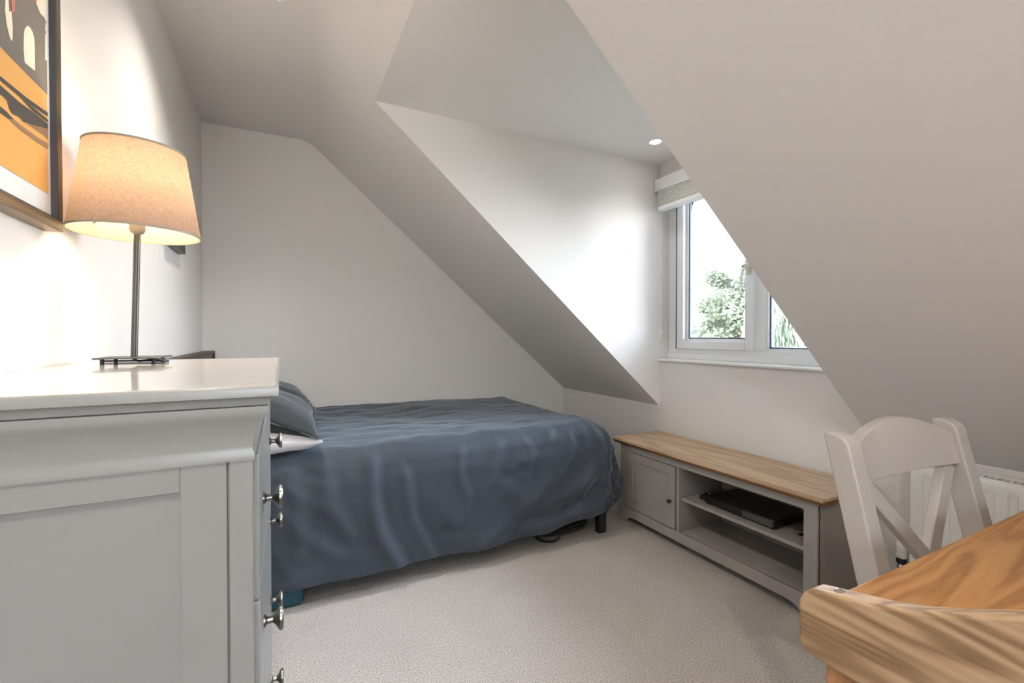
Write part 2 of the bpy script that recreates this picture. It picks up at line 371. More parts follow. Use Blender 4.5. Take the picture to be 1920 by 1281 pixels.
# ---------------------------------------------------------------- chest of drawers
CY0, CY1 = .69, 1.49; CB = XL+.004
ch = thing('chest_of_drawers', (-.22, 1.09, 0), 'tall grey-white painted chest of drawers with pewter knobs in the left foreground', 'chest of drawers'); O = ch.location.copy()
b = MB()
b.box((CB, CY0+.012, .10), (-.045, CY1-.012, .958))                      # core
b.box((-.061, CY0, .0), (-.035, CY0+.03, .958)); b.box((-.061, CY1-.03, .0), (-.035, CY1, .958))
b.box((CB, CY0+.018, .0), (CB+.04, CY1-.018, .2))
b.build('carcass', M['chest'], ch, O, .0015)
for y0, y1 in ((CY0+.001, CY0+.018), (CY1-.018, CY1-.001)):            # framed side panels
    b = MB(); b.box((-.113, y0, .09), (-.0635, y1, .958)); b.box((CB, y0, .09), (CB+.055, y1, .958)); b.box((CB+.055, y0+.0006, .924), (-.113, y1-.0006, .958)); b.box((CB+.055, y0, .09), (-.113, y1, .16))
    b.build('side_frame', M['chest'], ch, O, .0015)
# cornice: profile swept round near side, front and far side
def sweep3(prof, name, mat, bev=0):
    # prof: list (out, z); path: back-near, front-near, front-far, back-far
    b = MB(); rs = []
    for (cx, cy, dx, dy) in ((CB, CY0, 0, -1), (-.035, CY0, 1, -1), (-.035, CY1, 1, 1), (CB, CY1, 0, 1)):
        rs.append([(cx+dx*o_, cy+dy*o_, z) for o_, z in prof])
    b.rings(rs, True, True); return b.build(name, mat, ch, O, bev, smooth=True)
cove = [(-.02, 1.031), (.014, 1.031), (.019, 1.029), (.0195, 1.022), (.0175, 1.017)]
cove += [(.0175-.0165*(1-(1-t)**2.2), 1.017-.047*t) for t in [k/9 for k in range(1, 10)]]
cove += [(.003, .966), (.003, .957), (-.02, .957)]
sweep3(cove, 'cornice', M['chest'])
topp = [(-.02, 1.056), (.028, 1.056), (.031, 1.0545), (.032, 1.052), (.032, 1.043)]
topp += [(.032-.012*sin(t), 1.043-.012*(1-cos(t))) for t in [pi/2*k/6 for k in range(1, 7)]]+[(-.02, 1.031)]
sweep3(topp, 'top_moulding', M['chest'])
b = MB(); b.box((CB, CY0-.0275, 1.045), (-.0075, CY1+.0275, 1.0562)); b.build('top', M['chest_top'], ch, O, .001)
for k in range(4):
    z1 = .955-k*.206; z0 = z1-.203
    b = MB(); b.box((-.05, CY0+.032, z0), (-.028, CY1-.032, z1)); d = b.build('drawer', M['chest'], ch, O, .002)
    for y in (.86, 1.32):
        b = MB(); zc = (z0+z1)/2-.004
        b.lathe([(.0095, -.0205), (.0095, -.018), (.0058, -.015), (.0055, -.007), (.009, -.003), (.0165, .001), (.0195, .004), (.0195, .007), (.017, .009), (.0165, .0075), (.012, .0085), (.004, .009)], (-.0075, y, zc), 'x', 30)
        kb = b.build('knob', M['pewter'], d, O, smooth=True)
b = MB(); b.prism([(CY0-.008, 0), (CY0+.09, 0), (CY0+.12, .05), (CY0+.15, .07), (CY1-.15, .07), (CY1-.12, .05), (CY1-.09, 0), (CY1+.008, 0), (CY1+.008, .12), (CY0-.008, .12)], 'x', -.05, -.022)
b.box((CB, CY0-.008, 0), (CB+.08, CY0+.012, .12)); b.box((-.13, CY0-.008, 0), (-.05, CY0+.012, .12)); b.box((CB, CY0-.008, .06), (-.05, CY0+.012, .12)); b.box((CB, CY1-.012, .0), (-.05, CY1+.008, .12))
b.build('plinth', M['chest'], ch, O, .002)

# ---------------------------------------------------------------- table lamp
LX, LY, LZ = -.303, 1.335, 1.0565
lp = thing('table_lamp', (LX, LY, LZ), 'lit table lamp with a tapered beige linen shade standing on the painted chest', 'lamp')
b = MB(); b.box((-.058, -.062, .0125), (.062, .062, .0155)); b.build('base_plate', M['lampmetal'], lp, bevel=.001)
for sx, sy in ((-1, -1), (1, -1), (1, 1), (-1, 1)):
    b = MB(); b.cyl((sx*.045, sy*.046, 0), (sx*.045, sy*.046, .0125), .0038, seg=14); b.build('foot', M['blackm'], lp, smooth=True)
b = MB(); b.cyl((0, 0, .0155), (.008, 0, .300), .0065, seg=24); b.build('pole', M['lampmetal'], lp, smooth=True)
b = MB(); b.lathe([(.006, .298), (.012, .302), (.0150, .308), (.0155, .350), (.013, .352), (.013, .372)], (.008, 0, 0), 'z', 24); sk = b.build('socket', M['socket'], lp, smooth=True)
b = MB(); R_ = .0158
b.rings([[(.008+R_*cos(a), R_*sin(a), z) for a in [radians(-105+k*10) for k in range(8)]] for z in (.334, .343)], False, False); b.build('socket_label', M['mat'], sk)
tx_ = bpy.data.curves.new('socket_print', 'FONT'); tx_.body = 'MAX 40W'; tx_.size = .006; tx_.align_x = 'CENTER'; tx_.extrude = .0001; tx_.materials.append(M['blackm'])
tobj = bpy.data.objects.new('socket_print_curve', tx_); COL.objects.link(tobj); bpy.context.view_layer.update()
print_mesh = bpy.data.meshes.new_from_object(tobj.evaluated_get(bpy.context.evaluated_depsgraph_get())); bpy.data.objects.remove(tobj)
to = bpy.data.objects.new('socket_print', print_mesh); COL.objects.link(to); to.parent = sk; to.location = (.008+.0162*cos(radians(-72)), .0162*sin(radians(-72)), .3365); to.rotation_euler = (pi/2, 0, radians(18))
b = MB(); b.lathe([(.010, .372), (.014, .385), (.028, .41), (.030, .425), (.026, .442), (.012, .454), (.002, .456)], (.008, 0, 0), 'z', 24); b.build('bulb', M['bulb'], lp, smooth=True)
ZB, ZTt, RB, RT = .299, .490, .122, .094
b = MB(); n_ = 72
def cir(r, z, n=72): return [(.008+r*cos(2*pi*k/n), r*sin(2*pi*k/n), z) for k in range(n)]
b.rings([cir(RB+(RT-RB)*t, ZB+(ZTt-ZB)*t) for t in [k/8 for k in range(9)]], False)
sh = b.build('lamp_shade', M['shade'], lp, smooth=True)
b = MB(); b.rings([cir(RB-.0012+(RT-RB)*t, ZB+.0005+(ZTt-ZB-.001)*t) for t in [k/8 for k in range(9)]], False); b.build('shade_lining', M['lining'], sh, smooth=True)
for r, z in ((RB, ZB), (RT, ZTt)):
    b = MB(); b.rings([cir(r+.001, z-.0012), cir(r+.001, z+.003), cir(r-.0018, z+.003), cir(r-.0018, z-.0012), cir(r+.001, z-.0012)], False); b.build('shade_trim', M['socket'], sh, smooth=True)
b = MB(); b.tube(cir(.022, .356, 24)+[(.022, 0, .356)], .0012, 6)
for a in (.4, 2.5, 4.6): b.tube([(.022*cos(a), .022*sin(a), .356), (RB*.90*cos(a), RB*.90*sin(a), ZB+.03)], .0012, 6)
b.build('shade_carrier', M['lampmetal'], lp)
b = MB(); b.tube([(.0, -.01, .012), (.012, -.02, .006), (.03, -.012, .008), (.05, 0, .007), (.06, .02, .003), (.03, .05, .003), (-.02, .08, .003), (-.08, .085, .003)], .0026, 8); b.build('cord', M['black'], lp, smooth=True)

# ---------------------------------------------------------------- pictures
def frame(t, O, y0, y1, z0, z1, w, x0, x1, mh, mv, lip):
    for (a, c, mat) in (((x0, y0, z0), (x1, y1, z0+w), mh), ((x0, y0, z1-w), (x1, y1, z1), mh), ((x0, y0, z0+w), (x1, y0+w, z1-w), mv), ((x0, y1-w, z0+w), (x1, y1, z1-w), mv)):
        b = MB(); b.box(a, c); b.build('frame_side', mat, t, O, .001)
    b = MB(); b.box((x0, y0+w, z0+w), (x0+lip, y1-w, z1-w)); return b.build('mount', M['mat'], t, O)
P0, P1, PZ0, PZ1 = .62, 1.262, 1.334, 2.17
pc = thing('framed_picture', (XL, .94, PZ0), 'large framed desert ruin print in a dark grained wooden frame above the chest', 'picture'); O = pc.location.copy()
XF = XL+.030
frame(pc, O, P0, P1, PZ0, PZ1, .021, XL+.001, XF, M['frame_dark'], M['frame_vert'], .018)
b = MB(); ring(b, P0+.021, P1-.021, PZ0+.021, PZ1-.021, .002, XL+.019, XF-.001); b.build('inner_edge', M['frame_in'], pc, O)
art_cols = [srgb(228, 218, 200), srgb(112, 106, 100), srgb(224, 168, 92), srgb(72, 70, 64), srgb(150, 118, 88), srgb(190, 110, 84)]
mats = [plain('print_ink_%d' % k, c, .7, var=.02) for k, c in enumerate(art_cols)]
XA = XL+.0195
# outlines measured on the print: (y, z)
def PX(px, py):   # where a sight line from the camera meets the print
    f = Vector((sin(YAW)*cos(PITCH), cos(YAW)*cos(PITCH), -sin(PITCH))); r = Vector((cos(YAW), -sin(YAW), 0)); u = r.cross(f)
    d = f+r*((px-960)/FPX)+u*((640.5-py)/FPX); t = XA/d.x
    return (d.y*t, CAMH+d.z*t)
AY0, AY1, AZ0, AZ1 = P0+.045, 1.2265, 1.402, 2.10
b = MB()
def art(k, layer, pts):
    b.mi = k; b.poly([(XA+.0003*layer, min(AY1, max(AY0, y)), z) for y, z in pts])
art(0, 0, [(AY0, AZ0), (AY1, AZ0), (AY1, AZ1), (AY0, AZ1)])
gl0, gl1 = PX(0, 88)[1], PX(93, 183)[1]
art(2, 1, [(AY0, AZ0), (AY1, AZ0), (AY1, gl1), (AY0, gl0)])
hi = lambda px, py: PX(px, py)
art(1, 2, [(AY0, gl0), (1.05, gl0), (AY1, gl1), hi(93, 95), hi(92, 88), hi(91, 94), hi(88, 92), hi(87.5, 113), hi(84, 113), hi(84, 65), hi(86, 60), hi(84, 56), hi(84.5, 45), hi(86, 42), hi(82, 32), hi(75, 25), hi(66, 3), hi(60, -30), (1.10, 1.86), (1.02, 1.90), (.92, 1.84), (.86, 1.88), (.80, 1.80), (AY0, 1.74)])
art(0, 3, [hi(45, 117), hi(43, 92), hi(43.5, 64), hi(45, 54), hi(50, 48), hi(55, 51), hi(60, 60), hi(63, 72), hi(64, 90), hi(64.5, 133)])
art(0, 3, [hi(9, -6), hi(8, 20), hi(11, 45), hi(17, 70), hi(20, 77), hi(22.5, 72), hi(22.5, 48), hi(20, 20), hi(16, 22), hi(14, -6)])
art(5, 4, [hi(19, -12), hi(20, 16), hi(22, 26), hi(26, 20), hi(27, -12)])
art(5, 4, [hi(62, -20), hi(64, 4), hi(67, 6), hi(68, -14)])
art(3, 3, [hi(-30, 119), hi(0, 143), hi(45, 180), hi(92.5, 215), hi(92.5, 222), hi(45, 189), hi(0, 151), hi(-30, 128)])
art(3, 3, [hi(-30, 145), hi(0, 160), hi(18, 176), hi(36, 192), hi(66, 214), hi(92.5, 236), hi(92.5, 245), hi(60, 234), hi(42, 228), hi(36, 220), hi(22, 213), hi(16, 203), hi(12, 188), hi(4, 180), hi(-30, 160)])
art(3, 4, [hi(36, 182), hi(55, 196), hi(92.5, 228), hi(92.5, 233), hi(60, 208)])
art(3, 3, [hi(-30, 190), hi(0, 200), hi(10, 208), hi(25, 224), hi(14, 222), hi(0, 212), hi(-30, 205)])
art(4, 3, [hi(14, 222), hi(25, 224), hi(45, 240), hi(70, 258), hi(92.5, 272), hi(92.5, 282), hi(65, 264), hi(35, 242)])
art(4, 3, [hi(48, 231), hi(92.5, 246), hi(92.5, 265), hi(86, 257), hi(66, 243)])
pr_ = b.build('print', None, pc, O, mats=mats)
# second small picture
pc2 = thing('framed_picture', (XL, 2.46, 1.505), 'small thin-framed picture on the left wall half hidden behind the lamp shade', 'picture'); O = pc2.location.copy()
frame(pc2, O, 2.33, 2.626, 1.505, 1.88, .012, XL+.001, XL+.03, M['lampmetal'], M['lampmetal'], .006)

CLOTH_ROWS = [(0, 77), (0, 77), (0, 77), (0, 77), (0, 77), (0, 77), (0, 77), (0, 77), (0, 77), (0, 77), (0, 77), (0, 77), (0, 77), (0, 77), (0, 77), (0, 77), (0, 77), (0, 77), (0, 77), (0, 77), (0, 77), (0, 77), (0, 77), (0, 77), (0, 77), (0, 77), (0, 77), (0, 77), (0, 77), (0, 77), (0, 77), (0, 77), (0, 77), (0, 77), (0, 77), (0, 77), (0, 77), (0, 77), (0, 77), (0, 77), (0, 77), (0, 77), (0, 77), (0, 77), (0, 77), (0, 77), (0, 77), (0, 77), (0, 77), (0, 77), (0, 77), (0, 77), (0, 77), (0, 77), (0, 77), (0, 77), (0, 77), (0, 77), (0, 77), (0, 77), (0, 77), (0, 77), (0, 77), (0, 77), (0, 77), (0, 77), (0, 77), (0, 77), (0, 77), (0, 77), (0, 77), (0, 77), (0, 77), (0, 77), (0, 77), (0, 77), (0, 77), (0, 77), (0, 77), (0, 77), (0, 77), (1, 77), (1, 77), (2, 77), (2, 77), (3, 77), (4, 77), (4, 77), (5, 77), (6, 77), (7, 77), (8, 77), (9, 77), (11, 77), (13, 77), (15, 77), (18, 77)]
CLOTH = [
-124,1,1,0,1,0,0,0,0,0,1,0,0,0,1,0,0,0,0,0,0,0,-1,0,0,0,0,0,0,0,0,0,0,0,0,0,0,0,0,0,0,0,0,0,0,0,0,0,0,0,0,0,0,0,0,0,0,0,0,0,
0,0,0,0,0,0,0,0,0,0,0,0,0,0,0,0,0,21,0,1,1,0,0,0,0,0,0,1,0,0,0,1,0,0,0,0,0,0,0,-1,0,0,0,0,0,0,0,0,0,0,0,0,0,0,0,0,0,0,0,0,
0,0,0,0,0,0,0,0,0,0,0,0,0,0,0,0,0,0,0,0,0,0,0,0,0,0,0,0,0,0,0,0,0,0,21,1,0,1,0,0,0,0,0,1,0,0,0,0,1,0,0,0,0,0,0,-1,0,0,0,0,
0,0,0,0,0,0,0,0,0,0,0,0,0,0,0,0,0,0,0,0,0,0,0,0,0,0,0,0,0,0,0,0,0,0,0,0,0,0,0,0,0,0,0,0,0,0,0,0,0,0,0,21,1,0,1,0,1,-1,0,0,
1,0,0,0,0,1,0,0,0,0,0,0,-1,0,0,0,0,0,0,0,0,0,0,0,0,0,0,0,0,0,0,0,0,0,0,0,0,0,0,0,0,0,0,0,0,0,0,0,0,0,0,0,0,0,0,0,0,0,0,0,
0,0,0,0,0,0,0,0,21,1,0,1,0,0,0,1,0,0,0,0,0,0,0,0,1,0,0,0,-1,0,0,0,0,0,0,0,0,0,0,0,0,0,0,0,0,0,0,0,0,0,0,0,0,0,0,0,0,0,0,0,
0,0,0,0,0,0,0,0,0,0,0,0,0,0,0,0,0,0,0,0,0,0,0,0,0,21,1,0,1,0,0,0,1,0,0,0,0,0,0,0,0,1,0,0,-1,0,0,0,0,0,0,0,0,0,0,0,0,0,0,0,
0,0,0,0,0,0,0,0,0,0,0,0,0,0,0,0,0,0,0,0,0,0,0,0,0,0,0,0,0,0,0,0,0,0,0,0,0,0,0,0,0,0,21,1,0,1,0,0,0,1,0,0,0,0,0,0,0,0,1,-1,
0,0,0,0,0,0,0,0,0,0,0,0,0,0,0,0,0,0,0,0,0,0,0,0,0,0,0,0,0,0,0,0,0,0,0,0,0,0,0,0,0,0,0,0,0,0,0,0,0,0,0,0,0,0,0,0,0,0,0,21,
1,0,1,0,0,0,1,0,0,0,0,-1,1,0,0,0,0,0,0,0,0,0,0,0,0,0,0,0,0,0,0,0,0,0,0,0,0,0,0,0,0,0,0,0,0,0,0,0,0,0,0,0,0,0,0,0,0,0,0,0,
0,0,0,0,0,0,0,0,0,0,0,0,0,0,0,0,21,1,0,0,1,0,0,1,-1,0,1,-1,0,1,0,0,0,0,0,0,0,0,0,0,0,0,0,0,0,0,0,0,0,0,0,0,0,0,0,0,0,0,0,0,
0,0,0,0,0,0,0,0,0,0,0,0,0,0,0,0,0,0,0,0,0,0,0,0,0,0,0,0,0,0,0,0,0,21,1,0,0,1,0,0,0,0,0,0,0,0,1,-1,1,0,-1,1,0,0,0,0,0,0,0,0,
0,0,0,0,0,0,0,0,0,0,0,0,0,0,0,0,0,0,0,0,0,0,0,0,0,0,0,0,0,0,0,0,0,0,0,0,0,0,0,0,0,0,0,0,0,0,0,0,0,0,21,1,0,1,0,0,0,0,0,0,
0,0,0,0,0,0,1,-1,0,1,0,0,0,0,0,0,0,0,0,0,0,0,0,0,0,0,0,0,0,0,0,0,0,0,0,0,0,0,0,0,0,0,0,0,0,0,0,0,0,0,0,0,0,0,0,0,0,0,0,0,
0,0,0,0,0,0,0,22,0,0,1,0,0,0,0,0,0,0,0,0,0,0,0,1,0,0,0,0,0,0,0,0,0,0,0,0,0,0,0,0,0,0,0,0,0,0,0,0,0,0,0,0,0,0,0,0,0,0,0,0,
0,0,0,0,0,0,0,0,0,0,0,0,0,0,0,0,0,0,0,0,0,0,0,0,22,0,0,1,0,0,0,0,0,0,0,0,0,0,0,0,1,0,0,0,0,0,0,0,0,0,0,0,0,0,0,0,0,0,0,0,
0,0,0,0,0,0,0,0,0,0,0,0,0,0,0,0,0,0,0,0,0,0,0,0,0,0,0,0,0,0,0,0,0,0,0,0,0,0,0,0,0,22,0,0,1,0,0,0,0,0,0,0,0,0,0,1,0,0,0,0,
0,0,0,0,0,0,0,0,0,0,0,0,0,0,0,0,0,0,0,0,0,0,0,0,0,0,0,0,0,0,0,0,0,0,0,0,0,0,0,0,0,0,0,0,0,0,0,0,0,0,0,0,0,0,0,0,0,0,22,0,
0,1,0,0,0,0,0,1,0,0,0,0,0,0,0,0,0,0,0,0,0,0,0,0,0,0,0,0,0,0,0,0,0,0,0,0,0,0,0,0,0,0,0,0,0,0,0,0,0,0,0,0,0,0,0,0,0,0,0,0,
0,0,0,0,0,0,0,0,0,0,0,0,0,0,0,22,0,1,0,0,0,0,0,1,0,0,0,0,0,0,0,0,0,0,0,0,0,0,0,0,0,0,0,0,0,0,0,0,0,0,0,0,0,0,0,0,0,0,0,0,
0,0,0,0,0,0,0,0,0,0,0,0,0,0,0,0,0,0,0,0,0,0,0,0,0,0,0,0,0,0,0,0,22,0,1,0,0,0,0,0,1,0,0,0,0,0,0,0,0,0,0,0,0,0,0,0,0,0,0,0,
0,0,0,0,0,0,0,0,0,0,0,0,0,0,0,0,0,0,0,0,0,0,0,0,0,0,0,0,0,0,0,0,0,0,0,0,0,0,0,0,0,0,0,0,0,0,0,0,0,22,0,1,0,0,0,0,0,1,0,0,
0,0,0,0,0,0,0,0,0,0,0,0,0,0,0,0,0,0,0,0,0,0,0,0,0,0,0,0,0,0,0,0,1,0,0,0,0,0,0,0,0,0,0,0,0,0,0,-1,0,0,0,0,0,0,0,0,0,0,0,0,
0,0,0,0,0,0,22,0,1,0,0,0,0,0,1,0,0,0,0,0,0,0,0,0,0,0,0,0,0,0,0,0,0,0,0,0,0,0,0,0,0,0,0,0,0,0,1,0,0,0,0,0,0,0,0,0,0,0,0,0,
0,0,0,0,0,0,-1,0,0,0,0,0,0,0,0,0,0,0,0,0,0,0,0,22,1,0,0,0,0,0,0,1,0,0,0,0,0,0,0,0,0,0,0,0,0,0,0,0,0,0,0,0,0,0,0,0,0,0,0,0,
1,0,0,0,0,0,0,0,0,0,0,0,0,0,0,0,0,0,0,0,0,0,0,0,0,-1,0,0,0,0,0,0,0,0,0,0,0,0,0,0,22,1,0,0,0,0,0,0,1,0,0,0,0,0,0,0,0,0,0,0,
0,0,0,0,0,0,0,0,0,0,0,0,0,0,0,0,1,0,0,0,0,0,0,0,0,0,0,0,0,0,0,0,0,0,0,0,0,0,0,0,0,0,0,-1,0,0,0,0,0,0,0,0,0,0,0,0,0,22,1,0,
0,0,0,0,1,0,0,0,0,0,0,0,0,0,0,0,0,0,0,0,0,0,0,0,0,0,0,0,0,0,0,1,0,0,0,0,0,0,0,0,0,0,0,0,0,0,0,0,0,0,0,0,0,0,0,0,0,0,0,0,
0,-1,0,0,0,0,0,0,0,0,0,0,0,0,23,0,0,0,0,0,0,1,0,0,0,0,0,0,0,0,0,0,0,0,0,0,0,0,0,0,0,0,0,0,0,0,0,1,0,0,0,0,0,0,0,0,0,0,0,0,
0,0,0,0,0,0,0,0,0,0,0,0,0,0,0,0,0,0,0,-1,0,0,0,0,0,0,0,0,0,0,0,23,0,0,0,0,0,0,1,0,0,0,0,0,0,0,0,0,0,0,0,0,0,0,0,0,0,0,0,0,
0,0,0,1,0,0,0,0,0,0,0,0,0,0,0,0,0,0,0,0,0,0,0,0,0,0,0,0,0,0,0,0,0,0,0,0,0,-1,0,0,0,0,0,0,0,0,0,0,23,0,0,0,0,0,0,1,0,0,0,0,
0,0,0,0,0,0,0,0,0,0,0,0,0,0,0,0,0,0,0,1,0,0,0,0,0,0,0,0,0,0,0,0,0,0,0,0,0,0,0,0,0,0,0,0,0,0,0,0,0,0,0,0,0,0,-1,0,0,0,0,0,
0,0,0,0,0,23,0,0,0,0,0,1,0,0,0,0,0,0,0,0,0,0,0,0,0,0,0,0,0,0,0,0,0,0,0,0,1,0,0,0,0,0,0,0,0,0,0,0,0,0,0,0,0,0,0,0,0,0,0,0,
0,0,0,0,0,0,0,0,0,0,0,0,-1,0,0,0,0,0,0,0,0,0,23,0,0,0,0,1,0,0,0,0,0,0,0,0,0,0,0,0,0,1,-1,0,0,0,0,0,0,0,0,0,1,0,0,0,0,0,0,0,
0,0,0,0,0,0,0,0,0,0,0,0,0,0,0,0,0,0,0,0,0,0,0,0,0,0,0,0,0,-1,0,0,0,0,0,0,0,0,0,23,0,0,0,1,0,0,0,0,0,0,0,0,0,0,0,0,0,1,-1,0,
0,0,0,0,0,0,0,0,0,1,0,0,0,0,0,0,0,0,0,0,0,0,0,0,0,0,0,0,0,0,0,0,0,0,0,0,0,0,0,0,0,0,0,0,0,0,0,-1,0,0,0,0,0,0,0,0,23,0,0,1,
0,0,0,0,0,0,0,0,0,0,0,0,0,0,1,0,-1,0,0,0,0,0,0,0,0,1,0,0,0,0,0,0,0,0,0,0,0,0,0,0,0,0,0,0,0,0,0,0,0,0,0,0,0,0,0,0,0,0,0,0,
0,0,0,0,-1,0,0,0,0,0,0,0,0,24,0,0,0,0,0,0,0,0,0,0,0,0,0,0,0,0,1,0,0,0,-1,0,0,0,0,0,0,0,1,0,0,0,0,0,0,0,0,0,0,0,0,0,0,0,0,0,
0,0,0,0,0,0,0,0,0,0,0,0,0,0,0,0,0,0,0,0,0,0,-1,0,0,0,0,0,0,0,24,0,0,0,0,0,0,0,0,0,0,0,0,0,0,0,0,1,0,0,0,0,-1,0,0,1,-1,0,1,0,
0,0,0,0,0,0,0,0,0,0,0,0,0,0,0,0,0,0,0,0,0,0,0,0,0,0,0,0,0,0,0,0,0,0,0,0,0,0,0,-1,0,0,0,0,0,0,0,24,0,0,0,0,0,0,0,0,0,0,0,0,
0,0,0,0,1,0,0,0,0,0,-1,1,0,0,0,0,0,0,0,0,0,0,0,0,0,0,0,0,0,0,0,0,0,0,0,0,0,0,0,0,0,0,0,0,0,0,0,0,0,0,0,0,0,0,0,0,0,-1,0,0,
0,0,0,0,24,0,0,0,0,0,0,0,0,0,0,0,0,0,0,0,0,1,0,0,0,0,0,0,0,0,0,0,0,0,0,0,0,0,0,0,0,0,0,0,0,0,0,0,0,0,0,0,0,0,0,0,0,0,0,0,
0,0,0,0,0,0,0,0,0,0,0,0,0,0,-1,0,0,0,0,0,0,24,0,0,0,0,0,0,0,0,0,0,0,0,0,0,0,0,1,0,0,0,0,0,0,0,0,0,0,0,0,0,0,0,0,0,0,0,0,0,
0,0,0,0,0,0,0,0,0,0,0,0,0,0,0,0,0,0,0,0,0,0,0,0,0,0,0,0,0,0,0,-1,0,0,0,0,0,0,25,0,0,-1,0,0,0,0,0,0,0,0,0,0,0,0,0,0,1,0,0,0,
0,0,0,0,0,0,0,0,0,0,0,0,0,0,0,0,0,0,0,0,0,0,0,0,0,0,0,0,0,0,0,0,0,0,0,0,0,0,0,0,0,0,0,0,0,0,0,0,0,-1,0,0,0,0,0,25,0,0,-1,0,
0,0,0,0,0,0,0,0,0,0,0,0,0,0,1,0,0,0,0,0,0,0,0,0,0,0,0,0,0,0,0,0,0,0,0,0,0,0,0,0,0,0,0,0,0,0,0,0,0,0,0,0,0,0,0,0,0,0,0,0,
0,0,0,0,0,0,-1,0,0,0,0,0,25,0,0,0,-1,0,0,0,0,0,0,0,0,0,0,0,0,0,0,0,1,0,0,0,0,0,0,0,0,0,0,0,0,0,0,0,0,0,0,0,0,0,0,0,0,0,0,0,
0,0,0,0,0,0,0,0,0,0,0,0,0,0,0,0,0,0,0,0,0,0,0,-1,0,0,0,0,0,25,0,0,0,0,-1,0,0,0,0,0,0,0,0,0,0,0,0,0,0,1,0,0,0,0,0,0,0,0,0,0,
0,0,0,0,0,0,0,0,0,0,0,0,0,0,0,0,0,0,0,0,0,0,0,0,0,0,0,0,0,0,0,0,0,0,0,0,0,0,0,0,-1,0,0,0,0,0,26,-1,0,0,0,0,-1,0,0,0,0,0,0,0,
0,0,0,0,0,1,0,0,0,0,0,0,0,0,0,0,0,0,0,0,0,0,0,0,0,0,0,0,0,0,0,0,0,0,0,0,0,0,0,0,0,0,0,0,0,0,0,0,0,0,0,0,0,0,0,0,0,0,-1,0,
0,0,0,26,0,-1,0,0,0,0,0,0,0,-1,0,0,0,0,1,0,-1,0,1,0,0,0,0,0,0,0,0,0,0,0,0,0,0,0,0,0,0,0,0,0,0,0,0,0,0,0,0,0,0,0,0,0,0,0,0,0,
0,0,0,0,0,0,0,0,0,0,0,0,0,0,0,-1,0,0,0,0,26,0,0,-1,0,0,0,0,0,0,0,0,0,0,0,0,0,0,-1,1,0,0,0,0,0,0,0,0,0,0,0,0,0,0,0,0,0,0,0,0,
0,0,0,0,0,0,0,0,0,0,0,0,0,0,0,0,0,0,0,0,0,0,0,0,0,0,0,0,0,0,0,0,-1,0,0,0,0,26,0,0,0,-1,0,0,0,0,0,0,0,0,0,0,0,0,0,0,0,0,0,0,
0,0,0,0,0,0,0,0,0,0,0,0,0,0,0,0,0,0,0,0,0,0,0,0,0,0,0,0,0,0,0,0,0,0,0,0,0,0,0,0,0,0,0,0,0,0,0,0,0,-1,0,0,0,0,26,0,0,0,-1,0,
0,0,0,0,0,0,0,0,0,0,0,0,0,0,0,0,0,0,0,0,0,0,0,0,0,0,0,0,0,0,0,0,0,0,0,0,0,0,0,0,0,0,0,0,0,0,0,0,0,0,0,0,0,0,0,0,0,0,0,0,
0,0,0,0,0,0,-1,0,0,0,0,27,-1,0,0,0,-1,0,0,0,0,0,0,0,0,0,0,0,0,0,0,0,0,0,0,0,0,0,0,0,0,0,0,0,0,0,0,0,0,0,0,0,0,0,0,0,0,0,0,0,
0,0,0,0,0,0,0,0,0,0,0,0,0,0,0,0,0,0,0,0,0,0,0,-1,0,0,0,0,27,-1,0,0,0,0,-1,0,0,0,0,0,0,0,0,0,0,0,0,0,0,0,0,0,0,0,0,0,0,0,0,0,
0,0,0,0,0,0,0,0,0,0,0,0,0,0,0,0,0,0,0,0,0,0,0,0,0,0,0,0,0,0,0,0,0,0,0,0,0,0,0,0,0,-1,0,0,0,27,0,-1,0,0,0,-1,0,0,0,0,0,0,0,0,
0,0,0,0,0,0,0,0,0,-1,1,0,0,0,0,0,0,0,0,0,0,0,0,0,0,0,0,0,0,0,0,0,0,0,0,0,0,0,0,0,0,0,0,0,0,0,0,0,0,0,0,0,0,0,0,0,0,0,-1,0,
0,0,27,0,-1,0,0,0,-1,0,0,0,0,0,0,0,0,0,0,0,0,0,0,0,0,0,0,0,0,0,0,0,0,0,0,0,0,0,0,0,0,0,0,0,0,0,0,0,0,0,0,0,0,0,0,0,0,0,0,0,
0,0,0,0,0,0,0,0,0,0,0,0,0,0,0,-1,0,0,0,27,0,-1,0,0,0,-1,0,0,0,0,0,0,0,0,0,0,0,0,0,0,0,0,0,0,0,0,0,0,0,0,0,0,0,0,0,0,0,0,0,0,
0,0,0,0,0,0,0,0,0,0,0,0,0,0,0,0,0,0,0,0,0,0,0,0,0,0,0,0,0,0,0,0,-1,0,0,0,28,-1,0,-1,0,0,0,-1,0,0,0,0,0,0,0,0,0,0,0,0,0,0,0,0,
0,0,0,0,0,0,0,0,0,0,0,0,0,0,0,0,0,0,0,0,0,0,0,0,0,0,0,0,0,0,0,0,0,0,0,0,0,0,0,0,0,0,0,0,0,0,0,0,0,-1,0,0,0,28,-1,0,-1,0,0,0,
-1,0,0,0,0,0,0,0,0,0,0,0,0,0,0,0,0,0,0,0,0,0,0,0,0,0,0,0,0,0,0,0,0,0,0,0,0,0,0,0,0,0,0,0,0,0,0,0,0,0,0,0,0,0,0,0,0,0,0,0,
0,0,0,0,0,0,-1,0,0,0,28,-1,0,0,-1,0,0,-1,0,0,0,0,0,0,0,0,0,0,0,0,0,0,0,0,0,0,0,0,0,0,0,0,0,0,0,0,0,0,0,0,0,0,0,0,0,0,0,0,0,0,
0,0,0,0,0,0,0,0,0,0,0,0,0,0,0,0,0,0,0,0,0,0,0,-1,0,0,0,29,-1,-1,0,-1,0,0,0,0,0,-1,0,0,0,0,0,0,0,0,0,0,0,0,-1,1,0,0,0,0,0,0,0,0,
